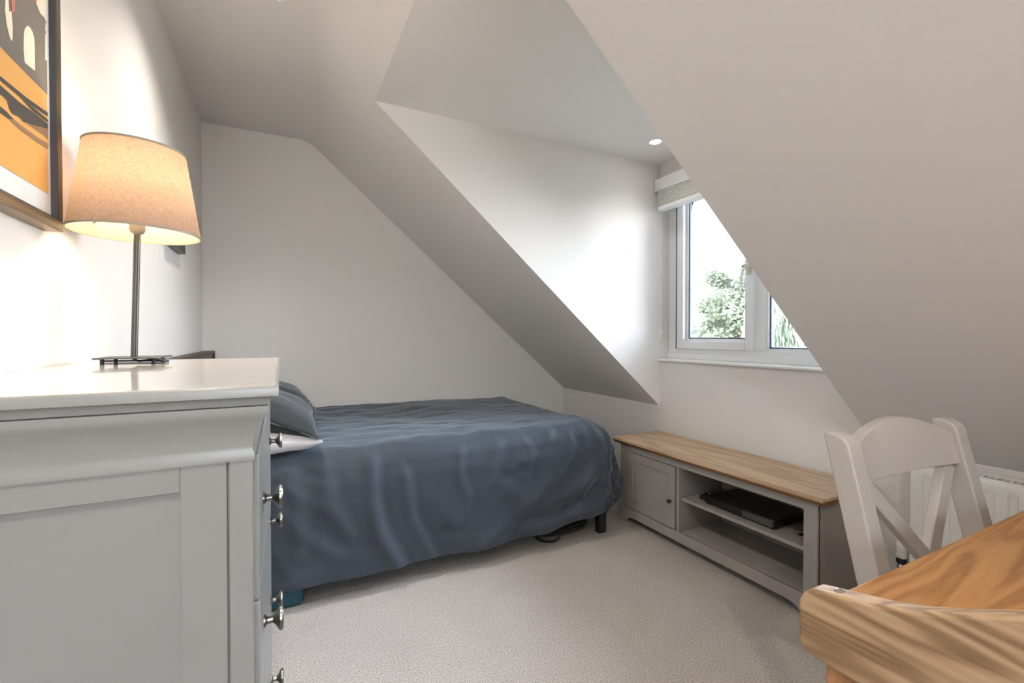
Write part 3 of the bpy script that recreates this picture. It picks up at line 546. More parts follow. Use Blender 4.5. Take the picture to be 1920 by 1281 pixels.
0,0,0,0,0,0,0,0,0,0,0,0,0,0,0,0,0,0,0,1,0,0,0,0,0,0,-1,0,0,0,0,0,0,0,0,0,0,0,0,0,-1,0,0,0,29,-1,-1,0,0,-1,0,0,0,0,-1,0,0,0,0,0,
0,0,0,0,0,0,-1,0,1,0,0,0,0,0,0,0,0,0,0,0,0,0,0,0,0,0,0,0,0,0,0,0,0,0,1,0,0,0,0,0,0,0,0,0,0,-1,0,0,0,0,0,0,0,0,0,0,0,0,-1,0,
0,29,-1,-1,0,0,-1,0,0,0,0,-1,0,0,0,0,0,0,0,0,0,0,-1,0,0,0,0,1,0,0,0,0,0,0,0,0,0,0,0,0,0,0,0,0,0,0,0,0,0,1,0,0,0,0,0,0,0,0,0,0,
0,0,0,-1,0,0,0,0,0,0,0,0,0,0,0,-1,0,0,30,-1,-1,-1,0,-1,0,0,0,0,-1,0,0,0,0,0,0,0,0,0,-1,0,0,0,0,1,0,0,0,0,0,0,0,0,0,0,0,0,0,0,0,0,
0,0,0,0,0,1,0,0,0,0,0,0,0,0,0,0,0,0,0,0,0,-1,0,0,0,0,0,0,0,0,0,0,-1,0,0,30,-1,-1,-1,0,-1,0,0,0,0,0,-1,0,0,0,0,0,0,-1,0,0,0,0,0,0,
0,1,0,0,0,0,0,0,0,0,0,0,0,0,0,0,0,0,0,0,0,1,0,0,0,0,0,0,0,0,0,0,0,0,0,0,0,0,0,-1,0,0,0,0,0,0,0,0,0,-1,0,0,30,-1,-1,-1,0,-1,0,0,
0,0,0,0,-1,0,0,0,0,0,-1,0,0,0,0,0,0,0,1,0,0,0,0,0,0,0,0,0,0,0,0,0,0,0,0,0,0,1,0,0,0,0,0,0,0,0,0,0,0,0,0,0,0,0,0,0,0,-1,0,0,
0,0,0,0,0,0,-1,0,0,30,-1,-1,-1,0,0,-1,0,0,0,0,0,0,-1,0,0,0,0,-1,0,0,0,0,0,0,0,1,0,0,0,0,0,0,0,0,0,0,0,0,0,0,0,0,0,0,1,0,0,0,0,0,
0,0,0,0,0,0,0,0,0,0,0,0,0,0,0,-1,0,0,0,0,0,0,0,-1,0,0,31,-2,-1,0,-1,0,-1,0,0,0,0,0,0,-1,0,0,0,-1,0,0,0,0,0,0,0,0,1,0,0,0,0,0,0,0,
0,0,0,0,0,0,0,0,0,0,1,0,0,0,0,0,0,0,0,0,0,0,0,0,0,0,0,0,0,0,0,0,0,-1,0,0,0,0,0,0,-1,0,0,31,-2,-1,0,-1,0,-1,0,0,0,0,0,0,-1,0,0,0,
-1,0,0,0,0,0,0,0,0,1,0,0,0,0,0,0,0,0,0,0,0,0,0,0,0,0,1,0,0,0,0,0,0,0,0,0,0,0,0,0,0,0,0,0,0,0,0,0,0,0,-1,0,0,0,0,0,0,-1,0,0,
31,-2,-1,0,-1,0,0,-1,0,0,0,0,0,-1,0,0,0,-1,0,0,0,0,0,0,0,0,0,1,0,0,0,0,0,0,0,0,0,0,0,0,0,0,0,1,0,0,0,0,0,0,0,0,0,0,0,0,0,0,0,0,
0,0,0,0,0,0,0,0,-1,0,0,0,0,0,-1,0,0,31,-1,-2,0,0,-1,0,-1,0,0,0,0,0,-1,0,0,0,-1,0,0,0,0,0,0,0,0,0,1,0,0,0,0,0,0,0,0,0,0,0,0,0,0,1,
0,0,0,0,0,0,0,0,0,0,0,0,0,0,0,0,0,0,0,0,0,0,0,0,0,-1,0,0,0,0,0,-1,0,0,32,-2,-2,0,0,-2,1,-1,0,0,0,0,0,-1,0,0,0,-1,0,0,0,0,0,0,0,0,
0,1,0,0,0,0,0,0,0,0,0,0,0,0,0,1,0,0,0,0,0,0,0,0,0,0,0,0,0,0,0,0,0,0,0,0,0,0,0,0,0,0,0,-1,0,0,0,0,-1,0,0,32,-2,-2,0,0,-2,0,0,0,
0,0,0,0,-1,0,0,0,-1,0,0,0,0,0,0,0,0,0,1,0,0,0,0,0,0,0,0,0,0,0,0,0,1,0,0,0,0,0,0,0,0,0,0,0,0,0,0,0,0,0,0,0,0,0,0,0,0,0,0,0,
-1,0,0,0,0,-1,0,0,32,-2,-2,-1,0,-1,0,0,-1,1,0,0,0,-1,0,0,0,-1,0,0,0,0,0,0,0,0,0,1,0,0,0,0,0,0,0,0,0,0,0,0,1,0,0,0,0,0,0,0,0,0,0,0,
0,0,0,0,0,0,0,0,0,0,0,0,0,0,0,0,0,0,-1,0,0,0,-1,0,0,32,-2,-2,-1,0,-1,-1,1,-1,0,1,0,0,-1,0,0,0,-1,0,0,0,0,0,0,0,0,0,1,0,0,0,0,0,0,0,
0,0,0,0,0,1,0,0,0,0,0,0,0,0,0,0,0,0,0,0,0,0,0,0,0,0,0,0,0,0,0,0,0,0,0,-1,0,0,0,-1,0,0,32,-2,-2,-1,-1,0,-2,1,0,-1,1,1,0,-1,0,0,-1,0,
0,0,0,0,0,0,0,0,0,1,0,0,0,0,0,0,0,0,0,0,0,0,1,0,0,0,0,0,0,0,0,0,0,0,0,0,0,0,0,0,0,0,0,0,0,0,0,0,0,0,0,0,-1,0,0,0,-1,0,0,32,
-2,-2,-1,-2,0,-1,-1,2,-1,0,1,0,0,0,0,-1,0,0,0,0,0,0,0,0,0,0,1,0,0,0,0,0,0,0,0,0,0,0,1,0,0,0,0,0,0,0,0,0,0,0,0,0,0,0,0,0,0,0,0,0,
0,0,0,0,0,0,0,0,0,-1,0,0,0,-1,0,0,32,-2,-2,-1,-2,-2,1,-2,2,0,-2,2,1,0,-1,0,0,0,0,0,0,0,0,0,0,0,0,1,0,0,0,0,0,0,0,0,0,0,0,1,0,0,0,0,
0,0,0,0,0,0,0,0,0,0,0,0,0,0,0,0,0,0,0,0,0,0,0,0,0,0,-1,0,0,0,-1,0,0,32,-2,-2,-2,-1,-2,0,-2,0,2,-1,-2,3,1,0,0,0,0,0,0,0,-1,0,1,0,0,0,
1,0,0,0,0,0,0,0,0,0,0,0,1,0,0,0,0,0,0,0,0,0,0,0,0,0,0,0,0,0,0,0,0,0,0,0,0,0,0,0,0,0,0,-1,0,0,0,-1,0,0,32,-2,-2,-3,0,-2,-2,0,-1,2,
0,-2,-1,3,1,1,-1,0,0,0,1,-1,0,0,1,0,0,1,0,0,0,0,0,0,0,0,0,0,0,1,0,0,0,0,0,0,0,0,0,0,0,0,0,0,1,0,-1,0,0,0,0,0,0,0,0,0,0,0,0,0,
-1,0,0,0,-1,0,0,31,-3,-2,-1,-4,1,-3,0,-1,2,1,-1,-4,3,3,0,1,-1,-1,2,-1,0,0,1,1,0,1,0,0,0,0,0,0,0,0,0,0,0,1,0,0,0,0,0,0,0,0,0,0,0,0,0,0,
1,0,0,-1,0,0,0,0,0,0,0,0,0,0,0,0,0,-1,0,0,0,-1,0,0,8,-6,-2,2,7,-2,0,-5,4,-1,3,1,-2,-3,7,2,2,2,1,0,1,1,1,2,2,0,-1,0,0,0,0,1,0,0,1,0,
0,0,-1,0,0,0,0,0,1,0,0,0,0,0,0,0,0,0,0,0,0,0,0,1,0,0,-1,0,0,0,0,0,0,0,0,-1,0,0,0,0,-1,-6,-5,-1,2,2,-1,2,-5,0,5,-2,6,0,-4,7,4,1,2,3,
4,2,1,3,3,1,0,-1,0,0,0,0,0,1,1,0,1,-1,0,-1,0,-1,0,0,1,0,1,1,0,0,0,-1,0,0,-1,1,-1,1,0,1,0,1,-1,0,-1,0,-1,0,0,0,1,0,0,0,0,0,-1,0,-28,-3,
-2,3,6,2,1,-4,0,3,2,0,6,-4,0,11,-1,1,3,5,5,4,8,1,2,0,-1,-1,0,0,1,0,1,1,1,0,0,-1,-1,0,-1,0,0,0,1,1,1,0,0,0,0,-1,-1,0,0,0,1,1,0,1,0,0,
-1,-1,0,-1,0,0,0,1,1,0,0,0,-1,0,-1,-40,-3,-1,2,3,-3,11,-4,-5,5,4,1,6,-2,1,2,11,1,3,3,7,8,6,-3,6,0,-2,-1,0,0,1,1,1,1,1,0,0,-1,-1,-1,-1,0,0,0,1,
1,1,1,0,0,-1,-1,0,-1,0,0,1,1,0,1,0,0,0,-1,-1,0,0,0,0,0,1,0,1,0,-1,0,-1,-60,-1,2,6,-5,-8,17,4,-5,0,3,8,7,1,-2,6,2,10,2,7,9,6,-4,3,8,0,-1,-1,
-1,-1,1,0,1,1,0,0,0,0,1,-1,-1,-1,0,0,1,1,2,1,1,-1,-1,-1,-1,0,0,-1,1,0,2,1,1,0,-1,-1,-2,0,0,-1,1,0,1,0,0,1,0,0,-2,-68,-3,2,6,-1,-6,-1,12,4,-1,2,
8,10,3,-3,-2,9,4,12,-2,12,6,2,2,8,0,-3,-4,1,-1,1,1,2,2,1,1,-1,-1,-2,-3,-1,0,1,1,1,2,1,0,-1,-2,-2,0,0,0,0,0,1,2,1,0,0,-2,-2,1,-1,0,0,0,1,0,2,
2,0,-1,-4,1,-1,-76,-2,2,5,0,1,2,0,12,1,4,-1,12,3,6,-3,-2,11,13,6,-4,3,10,5,6,-10,0,0,3,-1,-1,1,0,0,3,-2,1,2,-4,0,-1,0,0,1,0,0,-1,1,0,0,3,-3,0,0,
0,0,0,0,0,0,0,0,3,-3,0,0,0,0,0,1,0,-1,1,3,-4,1,-1,-72,-3,3,4,1,1,-1,2,7,0,11,1,1,-2,9,9,-2,10,10,7,7,3,-6,2,4,7,-5,2,-2,-4,1,0,0,0,0,4,0,
-4,3,-2,-1,0,0,0,1,0,1,1,1,0,-3,0,1,-1,0,0,0,1,0,1,1,0,-2,0,-1,0,0,0,0,0,1,0,2,-2,1,-1,0,-78,-2,-2,6,10,2,0,0,5,0,1,5,11,1,-2,4,10,11,-6,6,
7,15,7,1,2,-8,5,-3,-6,1,1,0,0,1,1,-1,-3,3,-2,-1,0,0,1,-1,1,1,0,0,1,-3,1,3,-3,-1,0,1,0,0,1,0,-1,-1,3,-2,-1,0,0,1,0,0,1,1,0,0,-2,0,-1,-88,3,0,
6,15,-6,8,9,1,3,1,3,10,4,2,7,4,5,7,3,1,14,-1,-11,2,9,-6,-2,1,-1,1,0,0,-2,-1,5,-4,-2,0,0,1,1,0,1,1,0,0,-1,1,3,-5,-2,1,0,0,0,1,0,-1,0,3,-1,-3,
0,2,-1,-1,1,0,0,1,0,-1,0,0,-1,-81,4,1,3,5,-1,13,0,3,4,4,9,3,3,9,8,7,6,1,-12,6,13,-3,-9,12,2,-1,-1,-2,-1,0,-1,-3,1,4,-3,-3,0,0,1,1,1,1,1,1,0,1,
0,3,-7,-3,1,0,0,1,0,0,0,0,2,0,-4,0,3,-1,-1,-1,1,0,0,0,0,0,0,1,-2,-74,1,6,7,0,3,11,3,1,3,7,6,6,6,6,6,11,-4,-14,0,11,8,-15,9,3,0,-1,-1,-1,-2,-1,
2,4,-4,-3,0,0,1,2,1,2,1,1,1,0,1,1,-7,-4,2,1,-2,1,0,1,0,0,2,0,-4,-1,2,3,-3,-1,-1,1,0,0,0,0,0,1,0,-2,-67,2,3,6,1,5,3,7,8,-1,8,8,6,6,6,6,
9,-8,-14,1,12,1,-14,9,-1,0,-1,0,-1,1,4,2,-5,-2,0,0,2,1,3,1,2,1,1,1,0,0,-7,-4,1,2,-3,1,1,0,0,1,1,0,-2,-3,1,5,-1,-4,0,-1,1,0,0,0,0,0,2,0,-3,-68,
-2,5,17,2,4,8,7,7,-4,10,9,7,8,8,2,-10,-13,1,12,-3,-14,7,0,0,0,1,2,3,0,-4,-2,0,1,1,3,2,2,2,1,1,1,-1,0,-8,-4,0,4,-3,0,1,1,0,0,1,1,-2,-3,-1,5,3,
-4,-3,1,-2,1,0,1,-1,0,1,3,-1,-4,-63,1,3,14,11,5,8,7,-2,3,9,10,10,4,0,-6,-14,0,13,-7,-13,6,2,0,2,2,1,-2,-3,-1,0,2,2,3,3,3,1,1,1,0,-1,-2,-8,-5,1,5,-4,
-1,2,2,0,0,0,1,-1,-3,-2,4,5,-2,-4,-3,2,-2,1,1,0,-1,0,2,4,-3,-4,-58,4,3,7,10,11,9,6,7,-7,8,10,9,3,-3,-4,-11,-3,14,-8,-14,6,4,1,1,-1,-2,-2,0,1,3,3,3,4,
3,1,0,0,0,-2,-3,-8,-5,1,5,-3,-2,2,3,0,-1,0,1,0,-3,-3,3,7,-2,-2,-4,-2,3,-3,1,1,0,-1,1,3,3,-4,-4,-52,-1,12,5,13,10,10,8,-2,0,10,8,-9,4,-11,-5,1,8,3,-14,6,
-2,-1,-1,0,0,1,3,4,3,4,4,2,1,-1,-1,-1,-3,-4,-8,-4,1,5,-3,-2,2,4,1,-2,-1,1,0,-2,-3,2,7,-1,0,-4,-4,-1,3,-3,1,1,1,-2,2,5,1,-5,-4,-56,5,7,18,12,10,7,11,-6,
9,8,-6,-15,0,3,12,3,-6,-12,-3,-1,0,0,1,3,5,4,4,4,2,1,-1,-1,-2,-3,-3,-4,-6,-4,2,4,-3,-1,2,4,2,-2,-1,-1,1,-2,-3,1,7,-1,1,-2,-5,-3,1,2,-3,2,1,0,-1,3,5,-1,
-6,-3,-50,3,13,15,9,1,12,15,3,5,1,-13,2,-4,11,5,-2,-3,-2,-4,-3,-4,3,4,3,2,2,0,0,-2,-2,-2,-3,-4,-3,-5,-2,1,4,-3,0,2,4,2,-1,-2,-1,0,-1,-3,1,6,-1,1,1,-4,-6,-1,
1,2,-2,1,1,0,1,3,4,-2,-7,-2,-38,5,5,2,11,10,13,8,5,0,-11,2,12,3,-6,-12,0,10,3,0,0,0,0,0,0,0,-1,-2,-3,-3,-3,-3,-2,-2,-1,2,2,-3,1,4,4,2,-2,-2,-2,-1,-1,-1,
0,5,-1,2,1,-3,-4,-5,1,1,0,0,0,2,2,0,5,1,-4,-7,-1,-35,-7,2,10,12,14,14,1,4,-10,5,11,-5,-12,-5,9,4,1,0,1,0,0,0,0,-1,-1,-4,-3,-1,-1,0,1,1,0,0,0,2,5,2,
0,-2,-3,-2,0,0,0,0,2,0,2,1,-2,-4,-6,0,1,2,0,-1,1,3,3,2,2,-1,-5,-7,0,-41,4,12,12,11,9,-7,-7,2,11,5,-13,3,13,-3,-2,-1,-1,0,0,-1,-1,-1,-1,1,0,1,1,1,1,0,
0,0,3,2,1,-2,-3,-2,-1,1,0,0,0,1,1,1,0,-2,-3,-5,0,1,3,-1,1,-3,1,2,3,3,1,-2,-6,-3,0,-29,5,3,14,6,-8,-1,11,11,-3,-14,-1,21,-2,-2,-1,-1,-1,0,1,0,1,1,1,1,
0,0,-1,0,0,0,1,-2,-1,-2,-1,0,1,0,0,0,0,0,0,0,-1,-3,-3,0,1,2,0,-1,2,-4,1,0,3,3,0,-1,-6,-1,0,-25,2,8,1,-3,6,11,1,1,-13,14,18,-2,-2,-1,0,0,1,1,1,0,
1,0,-1,-1,-2,-1,-1,-1,-1,-1,-1,0,-1,0,0,0,-1,0,-1,0,-1,-2,-1,-1,0,1,2,-1,0,-1,3,-6,1,1,0,3,1,-2,-4,1,-1,-10,-5,2,10,9,6,2,1,-1,1,0,0,1,1,1,1,1,1,0,
1,-1,0,-1,-2,-1,-1,-1,-1,-1,-1,-1,-1,-1,0,-1,0,-1,0,-1,0,0,0,0,0,-1,-1,0,-1,4,-7,1,1,0,1,-1,0,-1,0,0,2059,0,0,0,0,0,-1,0,0,0,0,0,0,0,0,0,1,5,6,6,
12,12,12,22,23,24,24,24,24,24,24,24,24,24,24,24,24,24,24,24,24,24,24,24,24,24,24,24,24,24,24,24,24,24,24,24,24,24,24,24,24,24,24,24,24,24,24,24,24,24,24,24,24,24,24,24,24,-1346,0,-1,
0,0,0,0,0,0,0,0,0,0,0,1,0,0,5,6,6,12,12,12,22,23,24,24,24,24,24,24,24,24,24,24,24,24,24,24,24,24,24,24,24,24,24,24,24,24,24,24,24,24,24,24,24,24,24,24,24,24,24,24,
24,24,24,24,24,24,24,24,24,24,24,24,24,24,-1346,-1,-1,0,1,1,0,-1,0,-1,0,1,0,1,0,0,0,5,6,6,12,9,15,22,23,24,24,24,24,24,24,24,24,24,24,24,24,24,24,24,24,24,24,24,24,24,
24,24,24,24,24,24,24,24,24,24,24,24,24,24,24,24,24,24,24,24,24,24,24,24,24,24,24,24,24,24,24,-1347,-1,0,2,0,0,-2,-2,1,1,1,1,0,0,-1,-2,3,5,6,6,7,16,13,23,22,24,24,24,24,
24,24,24,24,24,24,24,24,24,24,24,24,24,24,24,24,24,24,24,24,24,24,24,24,24,24,24,24,24,24,24,24,24,24,24,24,24,24,24,24,24,24,24,24,24,24,24,24,-1348,-1,2,0,-1,-3,0,1,2,2,0,0,
-1,-2,-1,4,0,5,6,2,14,10,16,23,22,24,24,24,24,24,24,24,24,24,24,24,24,24,24,24,24,24,24,24,24,24,24,24,24,24,24,24,24,24,24,24,24,24,24,24,24,24,24,24,24,24,24,24,24,24,24,24,
24,24,24,24,24,-1349,1,0,-2,-3,1,3,2,1,0,0,-2,-3,0,5,0,0,5,0,11,8,11,19,22,22,24,24,24,24,24,24,24,24,24,24,24,24,24,24,24,24,24,24,24,24,24,24,24,24,24,24,24,24,24,24,
24,24,24,24,24,24,24,24,24,24,24,24,24,24,24,24,24,24,24,24,24,24,-1349,0,-2,-2,1,4,1,1,0,-1,-2,-3,0,6,0,0,0,-1,11,6,5,13,20,22,22,24,24,24,24,24,24,24,24,24,24,24,24,24,
24,24,24,24,24,24,24,24,24,24,24,24,24,24,24,24,24,24,24,24,24,24,24,24,24,24,24,24,24,24,24,24,24,24,24,24,24,24,24,-1350,-1,-1,1,3,1,0,1,-1,-3,-3,1,6,0,0,-1,-5,10,5,4,7,
13,22,21,22,24,24,24,24,24,24,24,24,24,24,24,24,24,24,24,24,24,24,24,24,24,24,24,24,24,24,24,24,24,24,24,24,24,24,24,24,24,24,24,24,24,24,24,24,24,24,24,24,24,24,24,24,-1350,-2,1,3,
1,0,0,-1,-3,-3,2,6,0,0,-2,-5,6,5,2,9,4,15,21,20,23,24,24,24,24,24,24,24,24,24,24,24,24,24,24,24,24,24,24,24,24,24,24,24,24,24,24,24,24,24,24,24,24,24,24,24,24,24,24,24,
24,24,24,24,24,24,24,24,24,24,24,24,24,-1351,0,1,2,0,0,-1,-3,-3,2,6,1,0,-2,-5,2,5,0,8,7,3,16,21,20,23,24,24,24,24,24,24,24,24,24,24,24,24,24,24,24,24,24,24,24,24,24,24,
24,24,24,24,24,24,24,24,24,24,24,24,24,24,24,24,24,24,24,24,24,24,24,24,24,24,24,24,24,24,-1351,0,2,0,1,-1,-3,-3,2,6,1,0,-1,-5,-1,4,3,0,9,5,4,18,19,20,23,24,24,24,24,24,
24,24,24,24,24,24,24,24,24,24,24,24,24,24,24,24,24,24,24,24,24,24,24,24,24,24,24,24,24,24,24,24,24,24,24,24,24,24,24,24,24,24,24,24,24,24,24,-1351,0,1,1,-1,-2,-4,2,5,3,0,0,-4,
-3,1,4,0,2,9,3,7,18,18,20,23,24,24,24,24,24,24,24,24,24,24,24,24,24,24,24,24,24,24,24,24,24,24,24,24,24,24,24,24,24,24,24,24,24,24,24,24,24,24,24,24,24,24,24,24,24,24,24,24,
24,24,24,24,-1352,1,1,0,-2,-3,0,5,3,0,0,-2,-3,0,2,2,0,3,8,3,8,17,18,20,23,23,24,24,24,25,24,24,24,24,24,24,24,24,24,24,24,24,24,24,24,24,24,24,24,24,24,24,24,24,24,24,
24,24,24,24,24,24,24,24,24,24,24,24,24,24,24,24,24,24,24,24,24,-1352,1,0,-1,-2,-2,4,4,1,0,-1,-3,-1,1,2,1,0,4,6,4,10,15,18,20,23,23,24,24,24,24,24,24,24,24,24,24,24,24,25,
24,24,24,24,24,24,24,24,24,24,24,24,24,24,24,24,24,24,24,24,24,24,24,24,24,24,24,24,24,24,24,24,24,24,24,24,24,24,-1352,0,0,-1,-3,1,5,2,0,0,-2,-1,0,1,1,1,1,3,6,4,11,14,
18,20,22,24,24,24,24,24,24,24,24,24,24,24,24,24,24,24,24,24,25,24,24,24,24,24,24,24,24,24,24,24,24,24,24,24,24,24,24,24,24,24,24,24,24,24,24,24,24,24,24,24,24,24,24,-1353,1,0,-3,-1,
3,4,0,0,-1,-1,0,0,1,1,1,1,4,5,5,11,13,18,20,22,24,24,24,24,24,24,24,24,24,24,24,24,24,24,24,24,24,24,24,24,25,24,24,24,24,24,24,24,24,24,24,24,24,24,24,24,24,24,24,24,
24,24,24,24,24,24,24,24,24,24,24,24,-1352,0,-1,-2,0,3,2,1,-1,-1,0,0,1,1,1,1,1,3,5,6,9,15,17,20,22,24,24,24,24,24,24,24,24,24,24,24,24,24,24,24,24,24,24,24,24,24,24,25,
24,24,24,24,24,24,24,24,24,24,24,24,24,24,24,24,24,24,24,24,24,24,24,24,24,24,24,24,24,-1352,0,-1,-1,0,3,1,0,-1,0,0,1,0,1,1,1,1,3,6,5,10,14,17,20,22,24,24,24,24,24,24,
24,24,24,24,24,24,24,24,24,24,24,24,24,24,24,24,24,24,25,24,24,24,24,24,24,24,24,24,24,24,24,24,24,24,24,24,24,24,24,24,24,24,24,24,24,24,-1351,0,-1,-1,0,2,0,0,0,0,0,1,0,1,
1,1,1,3,6,5,10,14,17,20,22,24,24,24,24,24,24,24,24,24,24,24,24,24,24,24,24,24,24,24,24,24,24,24,24,24,25,24,24,24,24,24,24,24,24,24,24,24,24,24,24,24,24,24,24,24,24,24,24,24,
24,24,24,-1350,-1,0,-1,0,1,0,0,0,0,0,1,0,1,1,1,1,3,6,5,10,14,17,20,22,24,24,24,24,24,24,24,24,24,24,24,24,24,24,24,24,24,24,24,24,24,24,24,24,24,24,24,25,24,24,24,24,
24,24,24,24,24,24,24,24,24,24,24,24,24,24,24,24,24,24,24,24,-1349,0,-1,-1,0,0,0,0,0,0,0,1,1,0,1,1,1,3,6,5,10,14,17,20,22,24,24,24,24,24,24,24,24,24,24,24,24,24,24,24,
24,24,24,24,24,24,24,24,24,24,24,24,24,25,24,24,24,24,24,24,24,24,24,24,24,24,24,24,24,24,24,24,24,24,24,24,24,-1348,0,-1,-1,0,0,0,-1,0,0,1,0,1,0,1,1,1,3,6,5,10,14,17,
20,22,24,24,24,24,24,24,24,24,24,24,24,24,24,24,24,24,24,24,24,24,24,24,24,24,24,24,24,24,24,25,24,24,24,24,24,24,24,24,24,24,24,24,24,24,24,24,24,24,24,24,24,24,-1347,-1,-1,0,0,0,
-1,0,0,0,0,0,1,0,1,1,1,4,5,5,10,14,17,20,22,24,24,24,24,24,24,24,24,24,24,24,24,24,24,24,24,24,24,24,24,24,24,24,24,24,24,24,24,24,24,25,24,24,24,24,24,24,24,24,24,24,
24,24,24,24,24,24,24,24,24,24,24,-1346,-1,-1,0,-1,0,0,0,-1,0,0,0,1,0,1,1,1,3,6,5,10,14,17,20,22,23,24,25,24,24,24,24,24,24,24,24,24,24,24,24,24,24,24,24,24,24,24,24,24,
24,24,24,24,24,24,25,24,24,24,24,24,24,24,24,24,24,24,24,24,24,24,24,24,24,24,24,24,-1346,-1,-1,0,0,0,-1,0,0,0,-1,1,0,0,1,1,1,3,6,5,10,13,18,19,23,23,24,24,24,25,24,24,
24,24,24,24,24,24,24,24,24,24,24,24,24,24,24,24,24,24,24,24,24,24,24,24,25,24,24,24,24,24,24,24,24,24,24,24,24,24,24,24,24,24,24,24,24,-1347,0,-1,0,0,0,0,-1,0,0,0,0,0,0,1,
1,1,3,6,5,9,14,17,20,22,24,24,24,24,24,25,24,24,24,24,24,24,24,24,24,24,24,24,24,24,24,24,24,24,24,24,24,24,24,24,24,24,25,24,24,24,24,24,24,24,24,24,24,24,24,24,24,24,24,24,
24,24,-1347,0,-1,0,0,0,0,0,-1,0,0,0,0,0,1,1,1,3,5,6,9,14,17,20,22,24,24,24,24,24,24,25,24,24,24,24,24,24,24,24,24,24,24,24,24,24,24,24,24,24,24,24,24,24,24,24,24,25,
24,24,24,24,24,24,24,24,24,24,24,24,24,24,24,24,24,24,24,-1348,0,0,0,0,0,0,0,-1,0,0,0,0,0,1,1,1,3,5,5,9,14,18,20,22,24,24,24,24,24,24,25,24,24,24,24,24,24,24,24,24,
24,24,24,24,24,24,24,24,24,24,24,24,24,24,24,24,24,25,24,24,24,24,24,24,24,24,24,24,24,24,24,24,24,24,24,24,-1348,0,0,0,0,0,0,0,-1,0,-1,0,1,0,1,1,1,2,6,5,9,14,17,20,
23,24,24,24,24,24,24,24,25,24,24,24,24,24,24,24,24,24,24,24,24,24,24,24,24,24,24,24,24,24,24,24,24,24,25,24,24,24,24,24,24,24,24,24,24,24,24,24,24,24,24,24,24,-1349,0,0,1,0,0,0,
0,-1,0,-1,0,0,1,1,1,1,2,6,5,9,13,18,20,23,24,24,24,24,24,24,24,25,24,24,24,24,24,24,24,24,24,24,24,24,24,24,24,24,24,24,24,24,24,24,24,24,24,25,24,24,24,24,24,24,24,24,
24,24,24,24,24,24,24,24,24,24,-1350,0,1,0,0,0,1,0,-1,-1,0,0,0,1,1,1,1,2,6,5,8,14,18,20,23,24,24,24,24,24,24,24,25,24,24,24,24,24,24,24,24,24,24,24,24,24,24,24,24,24,
24,24,24,24,24,24,24,24,24,25,24,24,24,24,24,24,24,24,24,24,24,24,24,24,24,24,24,-1351,1,1,-1,0,2,0,-1,-1,0,0,0,0,1,1,1,0,3,5,6,8,14,18,20,23,24,24,24,24,24,24,24,25,
24,24,24,24,24,24,24,24,24,24,24,24,24,24,24,24,24,24,24,24,24,24,24,24,24,24,25,24,24,24,24,24,24,24,24,24,24,24,24,24,24,24,24,24,-1352,1,1,-1,1,2,0,-1,-1,0,0,0,1,0,1,1,
0,3,5,6,8,14,18,20,23,24,24,24,24,24,24,25,24,24,24,24,24,24,24,24,24,24,24,24,24,24,24,24,24,24,24,24,24,24,24,24,24,24,24,25,24,24,24,24,24,24,24,24,24,24,24,24,24,24,24,24,
24,-1353,2,1,-2,2,3,-1,-2,-1,1,1,0,0,1,0,1,0,2,6,6,8,14,18,20,23,24,24,24,24,24,24,25,24,24,24,24,24,24,24,24,24,24,24,24,24,24,24,24,24,24,24,24,24,24,24,24,24,24,24,
25,24,24,24,24,24,24,24,24,24,24,24,24,24,24,24,24,24,-1354,2,1,-2,4,2,-3,-1,1,1,0,1,0,0,1,0,0,1,6,6,8,14,18,21,23,24,24,24,24,24,25,24,24,24,24,24,24,24,24,24,24,24,
24,24,24,24,24,24,24,24,24,24,24,24,24,24,24,24,24,25,24,24,24,24,24,24,24,24,24,24,24,24,24,24,24,24,24,-1355,2,1,-1,5,0,-3,0,2,1,0,1,0,0,0,0,0,1,7,5,8,14,18,21,23,
24,24,24,24,24,25,24,24,24,24,24,24,24,24,24,24,24,24,24,24,24,24,24,24,24,24,24,24,24,24,24,24,24,24,25,24,24,24,24,24,24,24,24,24,24,24,24,24,24,24,24,24,-1356,2,1,-1,5,0,-2,1,
2,0,1,0,1,0,-1,0,0,1,7,5,8,15,17,21,24,23,24,24,24,25,24,24,24,24,24,24,24,24,24,24,24,24,24,24,24,24,24,24,24,24,24,24,24,24,24,24,24,24,24,25,24,24,24,24,24,24,24,24,
24,24,24,24,24,24,24,24,24,-1357,2,1,0,5,-2,0,2,1,1,1,0,0,0,0,-1,-1,2,7,4,9,15,18,20,24,23,24,24,24,25,24,24,24,24,24,24,24,24,24,24,24,24,24,24,24,24,24,24,24,24,24,
24,24,24,24,24,24,24,24,25,24,24,24,24,24,24,24,24,24,24,24,24,24,24,24,24,24,-1358,2,1,0,5,-2,1,2,1,1,1,0,0,0,0,-1,-1,2,8,3,10,14,18,21,23,23,24,24,24,24,25,24,24,24,
24,24,24,24,24,24,24,24,24,24,24,24,24,24,24,24,24,24,24,24,24,24,24,24,24,25,24,24,24,24,24,24,24,24,24,24,24,24,24,24,24,24,24,-1359,2,1,1,3,0,1,2,1,1,1,0,0,0,0,-1,0,
2,6,5,10,14,17,21,23,23,24,24,24,24,25,24,24,24,24,24,24,24,24,24,24,24,24,24,24,24,24,24,24,24,24,24,24,24,24,24,24,24,24,25,24,24,24,24,24,24,24,24,24,24,24,24,24,24,24,24,24,
-1360,2,1,1,3,0,2,2,1,1,0,1,0,0,0,0,-1,3,6,4,10,14,18,20,23,23,24,24,24,24,24,25,24,24,24,24,24,24,24,24,24,24,24,24,24,24,24,24,24,24,24,24,24,24,24,24,24,24,24,25,
24,24,24,24,24,24,24,24,24,24,24,24,24,24,24,24,24,-1360,1,1,2,2,1,2,1,1,1,1,0,1,0,0,0,0,2,6,5,10,14,17,20,22,24,24,24,24,24,24,25,24,24,24,24,24,24,24,24,24,24,24,
